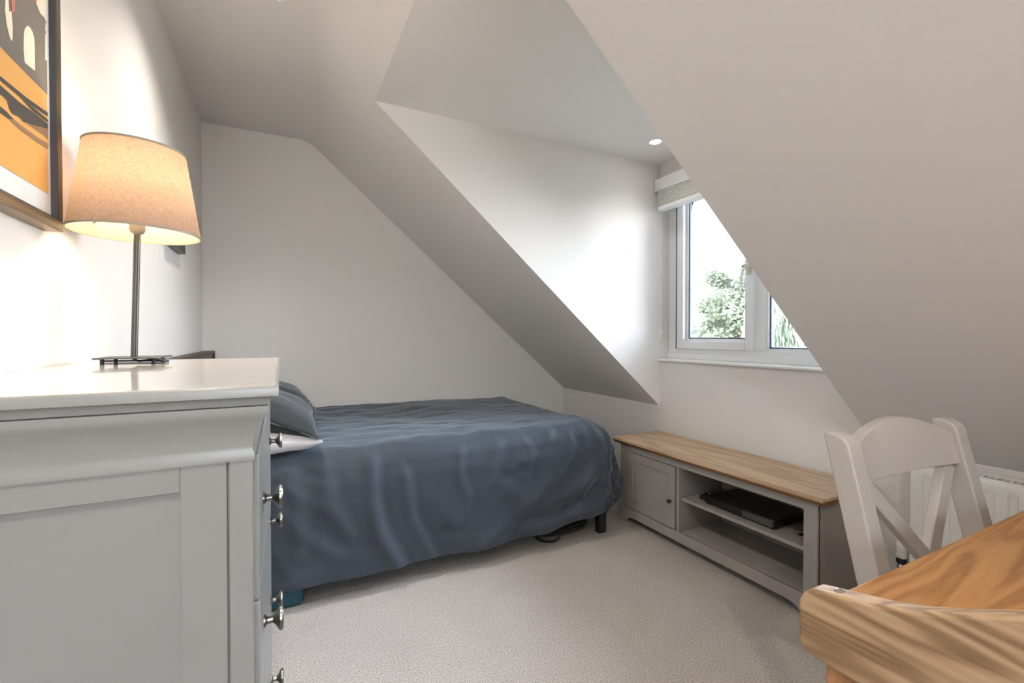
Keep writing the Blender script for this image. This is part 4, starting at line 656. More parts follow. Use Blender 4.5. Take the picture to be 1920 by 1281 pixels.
24,24,24,24,24,24,24,24,24,24,24,24,24,24,24,24,25,24,24,24,24,24,24,24,24,24,24,24,24,24,24,24,24,24,-1361,1,1,2,2,2,1,2,1,1,1,0,0,1,0,0,0,3,5,6,9,14,17,20,22,24,
24,24,24,24,24,24,25,24,24,24,24,24,24,24,24,24,24,24,24,24,24,24,24,24,24,24,24,24,24,24,24,24,24,25,24,24,24,24,24,24,24,24,24,24,24,24,24,24,24,24,24,-1361,1,1,1,2,2,2,2,1,
1,1,0,0,1,0,0,0,3,6,5,9,14,18,19,22,24,24,24,24,24,24,24,25,24,24,24,24,24,24,24,24,24,24,24,24,24,24,24,24,24,24,24,24,24,24,24,24,24,24,25,24,24,24,24,24,24,24,24,24,
24,24,24,24,24,24,24,24,-1361,0,1,2,2,2,2,2,2,1,0,0,0,0,0,0,1,3,6,5,9,15,17,20,21,24,24,24,24,24,24,24,25,24,24,24,24,24,24,24,24,24,24,24,24,24,24,24,24,24,24,24,
24,24,24,24,24,24,24,25,24,24,24,24,24,24,24,24,24,24,24,24,24,24,24,24,24,-1362,1,0,2,3,3,2,2,1,0,0,-1,0,0,0,2,1,3,6,5,9,15,17,20,21,24,24,24,24,24,24,24,25,24,24,
24,24,24,24,24,24,24,24,24,24,24,24,24,24,24,24,24,24,24,24,24,24,24,24,25,24,24,24,24,24,24,24,24,24,24,24,24,24,24,24,24,24,-1361,-1,0,3,4,3,2,1,0,-1,-1,0,0,1,2,2,0,2,
6,6,9,14,18,19,22,24,24,24,24,24,24,25,24,24,24,24,24,24,24,24,24,24,24,24,24,24,24,24,24,24,24,24,24,24,24,24,24,24,24,25,24,24,24,24,24,24,24,24,24,24,24,24,24,24,24,24,24,-1361,
-1,-1,4,5,3,1,0,-1,-2,-1,1,1,3,2,1,-1,3,6,5,10,14,17,20,23,23,24,24,24,24,25,24,24,24,24,24,24,24,24,24,24,24,24,24,24,24,24,24,24,24,24,24,24,24,24,24,24,24,24,25,24,
24,24,24,24,24,24,24,24,24,24,24,24,24,24,24,24,-1361,-2,-1,5,7,2,-1,-2,-2,-1,1,2,3,3,1,-2,2,1,8,4,10,14,17,20,23,23,24,24,25,24,24,24,24,24,24,24,24,24,24,24,24,24,24,24,
24,24,24,24,24,24,24,24,24,24,24,24,24,24,24,25,24,24,24,24,24,24,24,24,24,24,24,24,24,24,24,24,24,-1361,-3,-1,7,7,0,-3,-2,-2,1,2,3,3,2,-1,2,0,0,8,4,10,15,17,20,23,24,24,
24,24,24,24,24,24,24,24,24,24,24,24,24,24,24,24,24,24,24,24,24,24,24,24,24,24,24,24,24,24,24,24,25,24,24,24,24,24,24,24,24,24,24,24,24,24,24,24,24,24,-1362,-2,-1,8,8,-4,-4,-2,-1,2,
4,4,2,0,1,1,-1,1,8,4,10,14,18,20,23,24,24,24,24,24,24,24,24,24,24,24,24,24,24,24,24,24,24,24,24,24,24,24,24,24,24,24,24,24,24,24,24,24,24,25,24,24,24,24,24,24,24,24,24,24,
24,24,24,24,24,24,24,-1362,-3,-1,10,7,-6,-4,-2,1,3,4,4,0,1,2,0,-3,3,8,4,10,14,18,20,23,24,24,24,24,24,24,24,24,24,24,24,24,24,24,24,24,24,24,24,24,24,24,24,24,24,24,24,24,
24,24,24,24,24,24,25,24,24,24,24,24,24,24,24,24,24,24,24,24,24,24,24,24,-1362,-4,0,10,7,-7,-5,-2,3,4,4,3,0,2,1,-1,-2,3,8,6,7,15,17,21,23,24,24,24,24,24,24,24,24,24,24,24,
24,24,24,24,24,24,24,24,24,24,24,24,24,24,24,24,24,24,24,24,24,24,24,24,25,24,24,24,24,24,24,24,24,24,24,24,24,24,24,24,24,-1362,-5,0,11,7,-8,-6,0,3,5,4,2,1,2,0,-2,-2,6,6,
4,9,15,17,21,23,24,24,24,24,24,24,24,24,24,24,24,24,24,24,24,24,24,24,24,24,24,24,24,24,24,24,24,24,24,24,24,24,24,24,24,25,24,24,24,24,24,24,24,24,24,24,24,24,24,24,24,24,-1362,-6,
0,12,7,-9,-6,1,4,4,4,2,1,2,0,-2,-1,4,4,6,11,14,17,21,23,24,24,24,24,24,24,24,24,24,24,24,24,24,24,24,24,24,24,24,24,24,24,24,24,24,24,24,24,24,24,24,24,24,24,24,25,24,
24,24,24,24,24,24,24,24,24,24,24,24,24,24,24,-1362,-6,-1,13,7,-10,-6,2,4,4,4,2,1,1,0,-1,-1,5,6,4,10,14,17,21,23,24,24,24,24,24,24,24,24,24,24,24,24,24,24,24,24,24,24,24,24,
24,24,24,24,24,24,24,24,24,24,24,24,24,24,24,24,25,24,24,24,24,24,24,24,24,24,24,24,24,24,24,24,-1363,-6,-1,13,8,-10,-7,2,5,4,4,2,1,1,0,-1,0,4,6,5,9,14,17,21,23,24,24,24,
24,24,24,24,24,24,24,24,24,24,24,24,24,24,24,24,24,24,24,24,24,24,24,24,24,24,24,24,24,24,24,24,24,25,24,24,24,24,24,24,24,24,24,24,24,24,24,24,24,-1363,-7,-1,14,8,-11,-7,2,6,5,3,
2,1,1,0,0,-1,4,6,5,9,14,17,21,23,24,24,24,24,24,24,24,24,24,24,24,24,24,24,24,24,24,24,24,24,24,24,24,24,24,24,24,24,24,24,24,24,24,24,24,24,24,25,24,24,24,24,24,24,24,24,
24,24,24,24,24,24,-1364,-7,-1,14,8,-10,-8,2,6,5,3,2,2,1,0,0,0,3,6,5,9,14,17,21,23,24,24,24,24,24,24,24,24,24,24,24,24,24,24,24,24,24,24,24,24,24,24,24,24,24,24,24,24,24,
24,24,24,24,24,24,24,24,25,24,24,24,24,24,24,24,24,24,24,24,24,24,24,-1364,-8,-2,15,9,-10,-9,1,8,5,3,2,2,1,0,0,0,3,6,5,9,14,18,20,23,24,24,24,24,24,24,24,24,24,24,24,24,
24,24,24,24,24,24,24,24,24,24,24,24,24,24,24,24,24,24,24,24,24,24,24,24,24,25,24,24,24,24,24,24,24,24,24,24,24,24,24,24,-1364,-9,-2,14,11,-8,-11,0,8,5,4,2,1,1,1,0,0,3,6,5,
10,13,18,20,23,24,24,24,24,24,24,24,24,24,24,24,24,24,24,24,24,24,24,24,24,24,24,24,24,24,24,24,24,24,24,24,24,24,24,24,24,24,24,25,24,24,24,24,24,24,24,24,24,24,24,24,24,-1365,-9,-3,
14,12,-5,-13,-2,8,6,4,2,2,1,1,0,0,4,5,5,10,13,18,20,23,23,25,24,24,24,24,24,24,24,24,24,24,24,24,24,24,24,24,24,24,24,24,24,24,24,24,24,24,24,24,24,24,24,24,24,24,24,24,
25,24,24,24,24,24,24,24,24,24,24,24,24,24,-1365,-10,-3,13,13,-2,-14,-5,6,9,5,2,1,2,1,0,0,4,5,5,10,14,17,20,23,23,24,24,24,25,24,24,24,24,24,24,24,24,24,24,24,24,24,24,24,24,
24,24,24,24,24,24,24,24,24,24,24,24,24,24,24,24,24,24,25,24,24,24,24,24,24,24,24,24,24,24,24,-1365,-11,-4,12,14,2,-14,-8,4,10,6,2,1,2,2,0,0,3,6,6,9,14,17,20,23,23,24,24,24,
24,24,24,25,24,24,24,24,24,24,24,24,24,24,24,24,24,24,24,24,24,24,24,24,24,24,24,24,24,24,24,24,24,24,24,25,24,24,24,24,24,24,24,24,24,24,24,24,-1365,-11,-5,10,14,7,-11,-12,-1,10,8,4,
1,1,2,1,0,3,6,6,9,14,17,20,22,24,24,24,24,24,24,24,24,24,25,24,24,24,24,24,24,24,24,24,24,24,24,24,24,24,24,24,24,24,24,24,24,24,24,24,24,24,24,24,24,25,24,24,24,24,24,24,
24,24,24,24,24,-1365,-12,-6,9,13,11,-6,-14,-6,6,11,6,2,-1,3,0,1,5,6,5,10,13,18,19,22,24,24,24,24,24,24,24,24,24,24,24,24,25,24,24,24,24,24,24,24,24,24,24,24,24,24,24,24,24,24,
24,24,24,24,24,24,24,24,24,24,25,24,24,24,24,24,24,24,24,24,24,24,-1365,-11,-8,8,10,14,1,-15,-10,0,11,9,6,-3,2,3,0,5,6,5,9,15,17,20,21,24,24,24,24,24,24,24,24,24,24,24,24,24,
24,25,24,24,24,24,24,24,24,24,24,24,24,24,24,24,24,24,24,24,24,24,24,24,24,24,24,24,25,24,24,24,24,24,24,24,24,24,24,-1365,-11,-9,10,4,15,8,-10,-14,-7,6,12,8,4,-4,4,3,1,8,5,9,
15,17,20,21,24,24,24,24,24,24,24,24,24,24,24,24,24,24,24,24,24,25,24,24,24,24,24,24,24,24,24,24,24,24,24,24,24,24,24,24,24,24,24,24,24,24,25,24,24,24,24,24,24,24,24,24,-1365,-10,-10,10,
5,6,15,-2,-15,-10,-4,11,10,8,2,-4,6,1,8,6,10,12,19,19,22,24,24,24,24,24,24,24,24,24,24,24,24,24,24,24,24,24,24,24,24,25,24,24,24,24,24,24,24,24,24,24,24,24,24,24,24,24,24,24,
24,24,24,24,25,24,24,24,24,24,24,24,24,-1365,-9,-10,4,13,0,12,9,-11,-15,-6,-1,13,9,8,1,-4,10,1,9,9,15,14,22,22,24,24,24,24,24,24,24,24,24,24,24,24,24,24,24,24,24,24,24,24,24,24,
24,25,24,24,24,24,24,24,24,24,24,24,24,24,24,24,24,24,24,24,24,24,25,24,24,24,24,24,24,24,-1364,-9,-9,-2,15,7,-1,16,-4,-14,-9,-5,0,14,10,8,1,-2,12,0,14,14,17,17,24,24,24,24,24,24,
24,24,24,24,24,24,24,24,24,24,24,24,24,24,24,24,24,24,24,24,24,25,24,24,24,24,24,24,24,24,24,24,24,24,24,24,24,24,24,24,25,24,24,24,24,24,24,-1361,-10,-9,-6,9,15,-6,15,8,-12,-11,-7,7,
-8,12,10,8,3,-1,13,3,15,18,21,24,23,24,25,24,24,24,24,24,24,24,24,24,24,24,24,24,24,24,24,24,24,24,24,24,24,24,24,24,24,25,24,24,24,24,24,24,24,24,24,24,24,24,24,24,24,24,24,25,
24,24,24,24,-1345,-10,-9,-7,-10,9,14,-8,15,6,-14,-11,-1,8,-10,10,8,7,7,-2,18,14,18,19,22,25,24,24,24,24,25,24,24,24,24,24,24,24,24,24,24,24,24,24,24,24,24,24,24,24,24,24,24,24,24,24,
24,25,24,24,24,24,24,24,24,24,24,24,24,24,24,24,24,24,24,24,24,-1345,-8,-8,-8,-4,-7,20,-9,8,15,-1,-16,-6,13,-9,-3,5,5,7,9,14,16,18,21,22,25,24,24,24,24,24,25,24,24,24,24,24,24,24,
24,24,24,24,24,24,24,24,24,24,24,24,24,24,24,24,24,24,24,24,24,24,25,24,24,24,24,24,24,24,24,24,24,24,24,24,24,24,-1355,-9,-8,-7,-2,-3,16,-2,12,2,10,-6,-15,14,1,-11,10,8,8,9,10,14,
10,22,22,24,24,24,24,24,24,24,24,24,24,24,24,24,25,24,24,24,24,24,24,24,24,24,24,24,24,24,24,24,24,24,24,24,24,24,24,24,24,24,25,24,23,25,24,24,24,24,24,24,24,24,23,-1349,-14,-6,-7,3,
-1,3,2,19,-1,1,3,-15,12,-1,4,-8,12,10,10,10,6,16,22,20,24,24,24,24,24,24,24,24,24,24,24,24,24,24,24,24,24,24,24,25,24,24,24,24,24,24,24,24,24,24,24,24,24,24,24,24,24,24,24,24,
24,24,25,23,25,24,24,24,24,23,25,23,-1338,-12,-8,-10,7,-1,1,-6,18,8,2,-2,-14,2,11,-4,6,-8,6,11,11,14,21,18,19,23,24,24,24,24,24,24,24,24,24,24,24,24,24,24,24,24,24,24,24,24,24,24,
24,24,24,25,24,23,25,24,24,24,24,24,24,24,24,24,24,24,25,23,24,25,24,24,24,23,24,24,24,-1341,-5,-10,-6,1,-3,13,-3,-1,17,4,-10,-4,-1,11,5,-4,4,-4,16,7,14,17,17,18,23,24,24,24,24,24,
24,24,24,24,24,24,24,24,24,24,24,24,24,24,24,24,24,24,24,24,24,24,24,24,24,25,24,24,24,24,24,24,24,24,24,24,24,24,24,24,24,25,23,24,24,24,-1350,-6,-11,-7,0,-1,22,10,-8,3,15,1,-5,-2,
0,7,9,0,-6,8,18,13,10,16,17,21,25,24,23,24,24,24,24,25,23,24,24,24,24,24,24,24,24,25,24,24,24,24,24,24,24,24,24,24,24,24,24,25,24,24,24,24,24,24,24,24,24,24,24,24,24,25,24,23,
24,24,24,-1351,-3,-10,-8,-3,-1,10,21,2,5,0,0,14,-2,0,0,10,-10,6,6,9,13,15,15,17,19,24,24,24,24,24,24,24,24,24,24,24,24,24,24,24,24,24,24,24,24,25,24,24,24,24,24,24,24,24,24,24,
24,24,24,24,24,24,25,24,24,24,24,24,24,24,24,24,24,24,24,24,-1340,-3,-8,-8,-9,-2,-2,17,18,7,5,0,-4,2,12,3,5,-9,9,7,8,3,11,14,16,22,24,24,23,24,24,24,24,24,24,24,24,24,24,24,
24,24,24,25,24,24,24,24,24,24,24,24,24,24,24,24,25,24,24,24,24,24,24,24,25,24,24,23,25,24,24,24,24,24,24,25,24,-1338,0,-8,-9,-4,-3,9,5,9,9,10,2,-4,6,9,-11,12,5,-3,14,12,2,14,
11,24,22,24,24,24,24,24,24,25,24,24,23,24,24,25,24,24,24,24,24,25,24,24,24,24,24,24,24,24,24,24,24,25,24,24,24,24,24,24,24,24,24,24,24,25,24,24,24,24,24,25,24,-1338,-2,-4,-11,8,-3,-10,
-3,8,9,8,15,11,7,-1,-7,0,5,12,9,12,-2,15,11,21,24,24,24,24,24,24,25,24,24,24,23,24,25,24,24,24,24,25,24,24,25,24,24,24,23,24,24,25,24,24,24,24,25,24,24,24,24,24,24,24,24,24,
24,25,24,24,24,24,24,25,24,-1350,-5,-8,12,2,2,-11,-5,5,8,8,12,14,13,1,1,-2,13,4,12,6,11,4,21,25,24,24,24,24,24,25,24,24,24,23,25,24,25,24,24,24,24,24,25,24,24,24,23,24,25,24,
24,24,24,25,24,24,25,24,23,25,24,24,24,24,24,24,25,24,24,24,24,25,24,24,-1350,2,-8,-7,2,12,6,-5,-8,11,3,4,8,12,13,-2,9,9,3,12,2,13,4,22,24,25,24,24,24,24,25,24,24,24,24,24,
24,25,24,24,24,24,25,24,25,24,23,23,25,24,25,24,24,24,24,25,24,24,24,24,24,24,25,24,24,24,24,24,25,24,25,24,24,24,24,-1339,-1,-9,-9,-5,6,14,-2,-3,14,0,0,7,8,10,13,8,1,12,3,12,
3,22,25,25,24,24,24,24,25,24,24,24,24,24,25,24,25,24,24,24,24,25,24,23,24,24,24,25,24,24,24,24,25,24,25,24,24,24,24,24,25,24,24,24,24,24,25,25,24,24,24,24,24,-1337,-2,-5,-3,-12,1,14,
-6,12,12,-3,3,4,12,13,9,0,12,2,11,4,23,25,24,24,24,24,25,24,25,24,24,24,24,25,24,25,24,24,24,25,24,24,23,24,24,24,25,25,24,24,24,25,24,25,24,24,24,23,25,24,25,24,23,25,24,25,
25,24,24,24,24,24,-1346,-2,-4,9,-2,-6,-6,12,1,15,5,-6,5,13,11,10,3,12,3,10,3,23,24,25,24,24,24,25,24,25,24,24,24,24,25,25,24,24,24,24,25,24,24,24,23,24,25,25,24,25,23,25,24,25,
25,24,24,23,24,25,24,24,24,24,25,24,25,25,24,24,24,24,24,-1342,2,-6,-6,-3,-2,2,5,14,13,-4,6,8,12,2,8,10,10,11,0,21,25,25,24,24,24,25,24,25,24,24,23,25,25,25,24,24,24,24,24,24,
25,24,24,24,24,25,25,24,24,24,25,25,24,24,23,24,25,24,25,24,24,24,24,25,25,25,24,23,25,24,24,-1329,4,-8,-6,-11,2,5,1,13,4,7,9,5,9,9,-3,11,10,6,21,26,24,25,24,24,24,25,24,24,
24,24,25,25,25,24,24,24,23,25,25,24,24,24,24,25,25,24,25,24,24,24,25,25,23,24,24,25,24,25,24,24,24,24,25,25,25,24,23,25,24,24,-1327,-9,0,-5,2,5,0,0,9,9,8,-1,8,9,0,9,11,12,
20,24,25,23,24,24,25,24,25,24,24,24,25,25,24,25,24,23,24,25,25,24,25,24,23,25,25,25,24,24,24,25,25,24,24,24,24,24,25,25,24,24,24,24,25,25,25,24,23,24,24,25,-1338,4,6,1,3,2,-8,8,
8,8,0,9,3,9,8,3,12,19,25,24,25,24,24,24,25,25,24,24,24,24,25,25,24,24,24,25,25,24,25,24,24,24,25,24,25,24,25,24,24,25,25,24,24,24,24,24,25,25,24,24,24,25,25,25,23,24,24,24,
25,-1329,5,6,3,2,-7,0,8,7,1,8,7,5,-1,9,11,20,25,25,24,24,24,25,25,25,24,24,24,24,25,25,24,25,24,24,25,25,24,24,24,24,25,25,25,24,24,24,25,25,24,25,24,24,23,25,25,25,24,24,
24,25,25,24,24,24,24,24,25,-1314,6,1,-1,-4,6,2,2,9,-1,9,1,12,3,22,25,25,25,24,24,24,25,25,25,24,24,24,25,25,25,24,24,24,25,25,24,25,23,25,24,25,25,25,24,24,24,25,25,25,23,24,
24,25,25,25,24,24,24,25,24,25,24,24,24,24,25,-1300,5,-10,4,6,4,9,-1,-2,10,3,12,12,25,25,24,24,25,24,25,25,25,24,24,24,25,25,25,24,24,24,25,25,25,24,24,24,25,25,25,24,24,24,25,25,
25,24,24,24,25,24,25,25,24,23,25,24,25,25,24,24,24,24,25,-1299,0,-1,8,11,6,-9,11,11,2,18,18,25,24,24,24,25,25,25,25,24,24,24,25,25,25,24,24,25,25,25,24,25,24,24,25,25,25,24,24,24,
25,25,25,24,24,24,25,24,25,25,24,23,24,25,25,25,24,24,24,25,25,-1297,10,7,-8,0,4,10,22,25,25,25,24,24,25,25,25,25,24,24,25,25,25,24,25,24,24,25,25,25,24,24,25,25,25,24,25,24,24,25,
25,25,24,24,24,25,25,25,24,24,23,24,25,25,25,24,24,24,25,25,94,24,24,24,24,24,25,24,24,24,25,24,24,24,24,24,24,24,23,24,20,21,20,8,3,1,1,1,0,1,1,1,0,0,0,-1,0,1,0,0,
0,0,0,0,1,0,-1,-1,0,-1,-2,-1,-1,-1,0,0,0,-1,0,0,-1,0,0,0,0,0,1,0,1,0,0,0,1,2,1,1,2,-535,24,24,24,24,24,25,24,24,24,25,24,24,24,24,24,25,23,24,23,21,20,21,
8,3,1,1,0,1,1,0,1,0,0,0,0,0,0,1,0,0,0,0,0,0,-1,0,-1,0,-1,-1,-1,-1,-1,0,-1,0,0,0,0,-1,0,0,0,0,0,1,0,0,0,0,1,1,1,2,2,1,-536,24,24,24,24,24,
24,25,24,25,24,24,24,24,24,25,24,23,23,23,21,22,17,8,5,1,1,1,1,0,0,1,0,0,0,0,0,1,0,0,0,0,0,0,0,-1,0,0,-1,-1,0,-1,-1,-1,-1,0,0,0,0,0,0,0,0,0,0,0,
0,0,0,0,0,1,1,1,2,2,2,-537,24,24,24,24,24,24,25,24,25,24,24,24,24,24,24,24,24,23,23,22,18,19,7,7,2,1,1,0,0,0,0,0,0,0,1,0,1,0,1,-1,0,0,-1,0,0,0,-1,0,
0,-1,0,-1,-1,-1,0,0,0,0,0,0,0,0,1,-1,0,0,0,0,0,0,0,1,2,2,2,3,-539,24,24,24,24,24,24,24,25,24,25,24,24,24,24,24,24,23,24,23,19,22,17,6,9,3,1,0,0,0,0,0,
-1,0,0,1,1,0,1,0,0,0,-1,0,0,0,-1,0,0,0,0,-1,-1,0,-1,-1,0,1,0,0,0,1,0,0,0,0,-1,0,0,0,0,0,1,2,2,2,3,-540,24,24,23,24,25,24,24,24,25,24,24,24,25,23,
24,24,24,24,20,23,21,15,7,10,3,1,1,0,-1,0,-1,0,-1,0,1,0,1,1,0,0,0,-1,0,0,0,0,0,0,0,0,-1,0,-1,-1,0,0,0,1,0,1,0,0,1,-1,0,0,-1,0,0,0,0,1,2,2,
2,3,-542,24,24,24,24,24,24,24,24,25,24,24,24,24,24,24,24,24,21,23,24,20,13,10,10,3,1,1,-1,0,-1,-1,-1,0,0,0,1,1,1,0,0,0,-1,0,0,0,0,0,1,0,0,-1,0,-1,0,0,0,0,
1,0,1,0,1,0,0,-1,0,0,0,-1,0,0,1,2,2,2,3,-544,24,24,24,24,24,24,24,25,24,24,24,24,24,24,24,24,22,23,24,23,20,11,13,10,3,1,0,0,-1,-1,-1,-1,0,0,0,1,1,1,0,0,
0,0,-1,0,0,1,0,0,0,0,0,0,-1,0,0,0,0,1,1,0,1,0,0,0,0,0,-1,0,0,0,0,1,2,2,2,2,-545,24,24,24,24,24,24,25,23,24,25,23,24,24,25,23,23,24,24,22,24,19,12,14,
9,4,0,1,-1,-1,-1,-1,-1,0,0,0,1,1,1,0,1,-1,0,0,0,0,0,1,0,0,0,0,-1,0,-1,0,1,0,1,1,0,1,0,1,0,-1,0,0,0,0,0,0,1,1,2,2,3,-547,24,24,24,24,24,25,
23,24,24,24,24,24,24,24,24,23,24,23,23,24,19,13,13,10,3,1,0,-1,0,-1,-2,0,-1,0,0,1,1,1,1,0,0,0,0,0,0,0,0,1,0,0,-1,0,-1,0,0,0,1,1,0,1,1,0,1,-1,0,0,
0,0,0,0,1,1,1,2,2,2,-548,24,24,24,24,24,24,24,24,23,25,24,24,23,25,23,24,24,23,23,24,17,16,13,9,3,1,0,-1,0,-1,-1,-1,-1,0,1,1,1,0,1,1,0,0,0,0,0,0,0,0,0,
0,0,0,-1,0,0,0,0,1,1,1,1,0,0,0,0,0,0,0,1,0,0,1,1,2,2,3,-550,24,24,24,24,24,24,24,24,24,24,24,23,24,25,23,25,23,23,24,23,17,16,13,9,3,1,0,-1,0,-1,-1,0,
-1,0,1,0,1,1,1,0,1,0,0,1,0,0,-1,0,0,0,0,-1,0,-1,0,0,0,1,1,1,1,0,0,0,0,0,0,1,1,0,1,1,1,2,1,3,-551,24,24,24,24,24,24,24,24,24,24,24,24,24,24,24,
24,24,22,24,23,17,17,13,8,3,1,0,0,-1,0,-1,0,-1,0,1,0,1,1,1,0,1,0,1,0,0,0,0,-1,0,0,0,-1,-1,0,-1,0,0,1,1,1,1,0,0,0,0,0,1,1,0,1,1,1,1,2,2,
2,-552,24,24,24,24,24,24,24,24,24,24,24,24,24,24,24,24,24,23,24,22,18,16,13,8,3,1,0,0,0,-1,0,0,0,0,0,1,0,1,1,0,1,0,1,0,0,0,0,-1,0,0,0,-1,-1,-1,-1,0,0,1,
1,1,1,0,0,0,0,0,1,1,1,1,1,1,1,2,2,3,-554,24,24,24,24,24,24,24,24,24,24,24,24,24,24,24,25,23,24,23,22,19,16,12,8,4,0,0,0,0,0,0,0,0,1,0,0,1,0,1,0,1,
1,0,0,1,-1,0,0,-1,0,0,-1,-1,-1,-1,-1,0,1,1,1,1,0,0,0,0,0,1,1,1,2,1,1,2,1,2,3,-554,24,24,24,24,24,24,24,24,24,24,24,24,24,24,24,24,24,23,24,21,20,16,12,8,
3,1,0,0,0,0,1,0,0,0,1,0,0,1,0,1,0,1,0,1,0,0,-1,0,-1,0,0,-1,-1,-2,-1,-1,0,0,1,2,1,0,0,0,0,0,1,2,1,1,2,1,2,1,2,3,-555,24,24,24,24,24,24,25,
24,24,24,24,24,24,24,24,24,24,23,23,22,19,16,13,8,3,1,0,0,1,0,0,0,1,0,1,0,0,0,0,1,0,0,1,1,0,0,0,-1,0,-1,0,-1,-1,-2,-1,-1,-1,1,1,1,1,0,0,0,0,0,1,
2,2,1,1,2,2,1,2,3,-555,24,24,24,24,24,24,25,24,24,24,24,24,24,24,24,24,24,23,24,21,19,16,13,8,3,1,0,1,0,0,1,0,1,0,0,1,0,0,0,0,0,0,1,0,1,0,0,-1,0,0,
-1,-1,-1,-2,-2,-1,0,0,1,1,1,1,0,0,0,0,1,2,1,2,1,2,2,1,2,3,-555,24,25,23,25,24,24,24,24,24,24,24,24,24,25,24,24,23,24,23,21,19,16,13,8,4,1,0,1,0,0,1,0,1,
0,0,0,0,0,0,0,0,0,0,1,0,1,0,0,-1,0,-1,-1,-1,-2,-2,-1,-1,0,1,2,1,0,1,0,0,0,1,2,1,2,1,2,2,1,2,3,-554,24,24,24,24,24,24,25,24,24,24,24,24,24,24,24,24,
24,23,23,22,19,16,13,8,4,1,0,1,0,0,1,0,1,0,0,0,0,0,-1,0,0,0,0,1,0,1,0,0,-1,0,-1,-1,-2,-2,-1,-1,-1,0,1,2,1,0,1,0,0,0,1,2,2,1,1,2,2,1,2,3,
-553,24,24,24,24,24,24,24,24,24,25,24,24,24,24,24,24,24,23,23,22,19,16,12,9,4,1,0,1,0,1,0,1,0,1,0,0,-1,0,-1,0,-1,0,0,1,0,1,0,0,-1,0,-1,-1,-2,-2,-2,-1,0,0,1,
2,1,0,1,0,1,0,1,1,2,1,2,1,2,1,2,2,-551,24,24,24,24,24,24,24,24,24,24,24,25,24,24,24,24,24,23,23,22,19,16,12,9,4,1,0,1,0,1,0,1,0,1,0,0,-1,-1,0,-1,-1,0,
0,1,0,0,1,-1,0,-1,-1,-1,-2,-2,-1,-1,0,0,1,1,2,1,0,1,0,1,0,2,1,2,1,1,2,1,2,2,-550,24,24,24,24,24,24,24,24,24,24,24,24,25,24,24,24,24,23,23,21,19,17,12,9,3,
2,0,1,0,1,0,1,1,0,0,0,-1,-1,-1,-1,0,-1,0,1,0,0,0,0,0,-1,-2,-1,-2,-2,-1,-1,0,1,1,1,2,1,1,0,1,0,1,1,1,2,1,2,1,1,2,2,-550,24,24,24,24,25,24,24,24,
24,24,24,24,24,25,24,24,23,24,23,21,19,17,12,9,3,1,1,0,1,1,1,0,1,0,0,-1,0,-1,-1,-1,-1,0,-1,1,0,0,0,0,-1,-1,-2,-2,-1,-2,-1,0,0,1,1,1,1,2,1,0,1,0,1,1,
2,1,2,1,1,1,1,2,-548,24,24,24,24,24,24,24,24,24,25,24,24,24,24,24,24,24,23,24,21,19,17,12,9,3,1,0,1,1,1,0,1,1,0,0,-1,-1,-1,-1,-1,0,-1,-1,1,0,0,0,-1,-1,-1,-2,
-2,-2,-1,-1,0,0,1,1,2,1,2,1,1,0,1,0,1,2,1,2,1,1,1,1,2,-547,24,24,24,24,24,24,24,24,24,24,24,24,25,24,24,24,24,23,23,22,19,16,13,8,4,0,1,0,1,1,1,1,0,0,
0,-1,0,-1,-1,-1,-1,-1,-1,0,0,0,0,-1,-1,-2,-2,-2,-1,-2,0,0,1,1,1,1,2,1,2,1,0,1,0,1,1,2,2,1,1,1,1,1,-546,24,24,24,24,24,24,24,24,24,24,25,24,24,24,24,24,24,
24,23,22,19,16,13,8,3,1,0,1,1,0,1,1,0,1,-1,0,-1,-1,-1,-1,-1,-1,-1,0,0,0,-1,-1,-1,-2,-2,-2,-2,-1,0,0,1,1,2,1,2,1,2,0,1,0,1,1,1,2,1,2,2,0,1,1,-546,
24,24,24,24,24,24,24,24,24,25,24,24,24,24,25,24,24,23,23,22,19,17,12,8,3,1,0,1,1,0,1,1,1,0,-1,-1,-1,0,-1,-1,-1,-1,-1,0,0,-1,-1,-1,-1,-2,-3,-2,-1,-1,-1,1,1,2,1,2,
1,2,1,1,1,0,0,1,2,1,2,2,2,0,1,1,-546,24,24,24,24,24,24,24,24,24,25,24,24,24,24,25,24,24,23,23,22,20,16,13,8,3,0,0,1,1,0,1,1,0,0,0,-1,-1,-1,-1,-1,-1,0,-1,
-1,0,0,-1,-2,-1,-3,-2,-2,-1,-1,-1,1,1,2,2,1,2,1,2,1,1,0,0,1,1,2,2,2,1,1,1,0,-545,24,24,24,24,24,24,24,24,24,25,24,24,24,24,24,25,24,23,23,22,20,16,13,8,3,0,
0,1,1,0,1,1,0,0,-1,-1,0,-1,-1,-1,-1,-1,-1,-1,0,0,-1,-2,-1,-2,-2,-3,-1,-1,0,1,1,2,1,2,1,2,2,1,0,0,1,0,2,2,2,2,1,1,1,0,-545,24,24,24,24,24,24,24,24,24,
24,24,25,24,24,24,24,24,24,23,22,20,16,13,8,2,1,0,1,0,1,1,0,1,-1,0,-1,-1,-1,-1,-1,-1,-1,-1,-1,0,0,-1,-1,-2,-2,-2,-2,-2,0,0,0,2,1,2,2,1,2,1,1,1,0,0,1,1,
2,3,2,1,1,1,0,-546,24,24,24,24,24,24,24,24,24,25,24,24,24,24,25,24,24,23,23,23,20,16,13,8,2,0,1,1,0,1,1,0,0,0,-1,-1,-1,-1,-1,-1,-1,-1,-1,0,-1,0,-1,-1,-2,-2,-2,-1,
-2,-1,0,1,2,1,2,1,2,2,2,1,0,0,0,1,1,2,2,2,2,1,1,0,-547,24,24,24,24,24,24,24,24,25,24,24,24,24,25,24,24,24,23,24,22,20,16,13,8,3,0,1,0,1,1,1,0,0,0,-1,
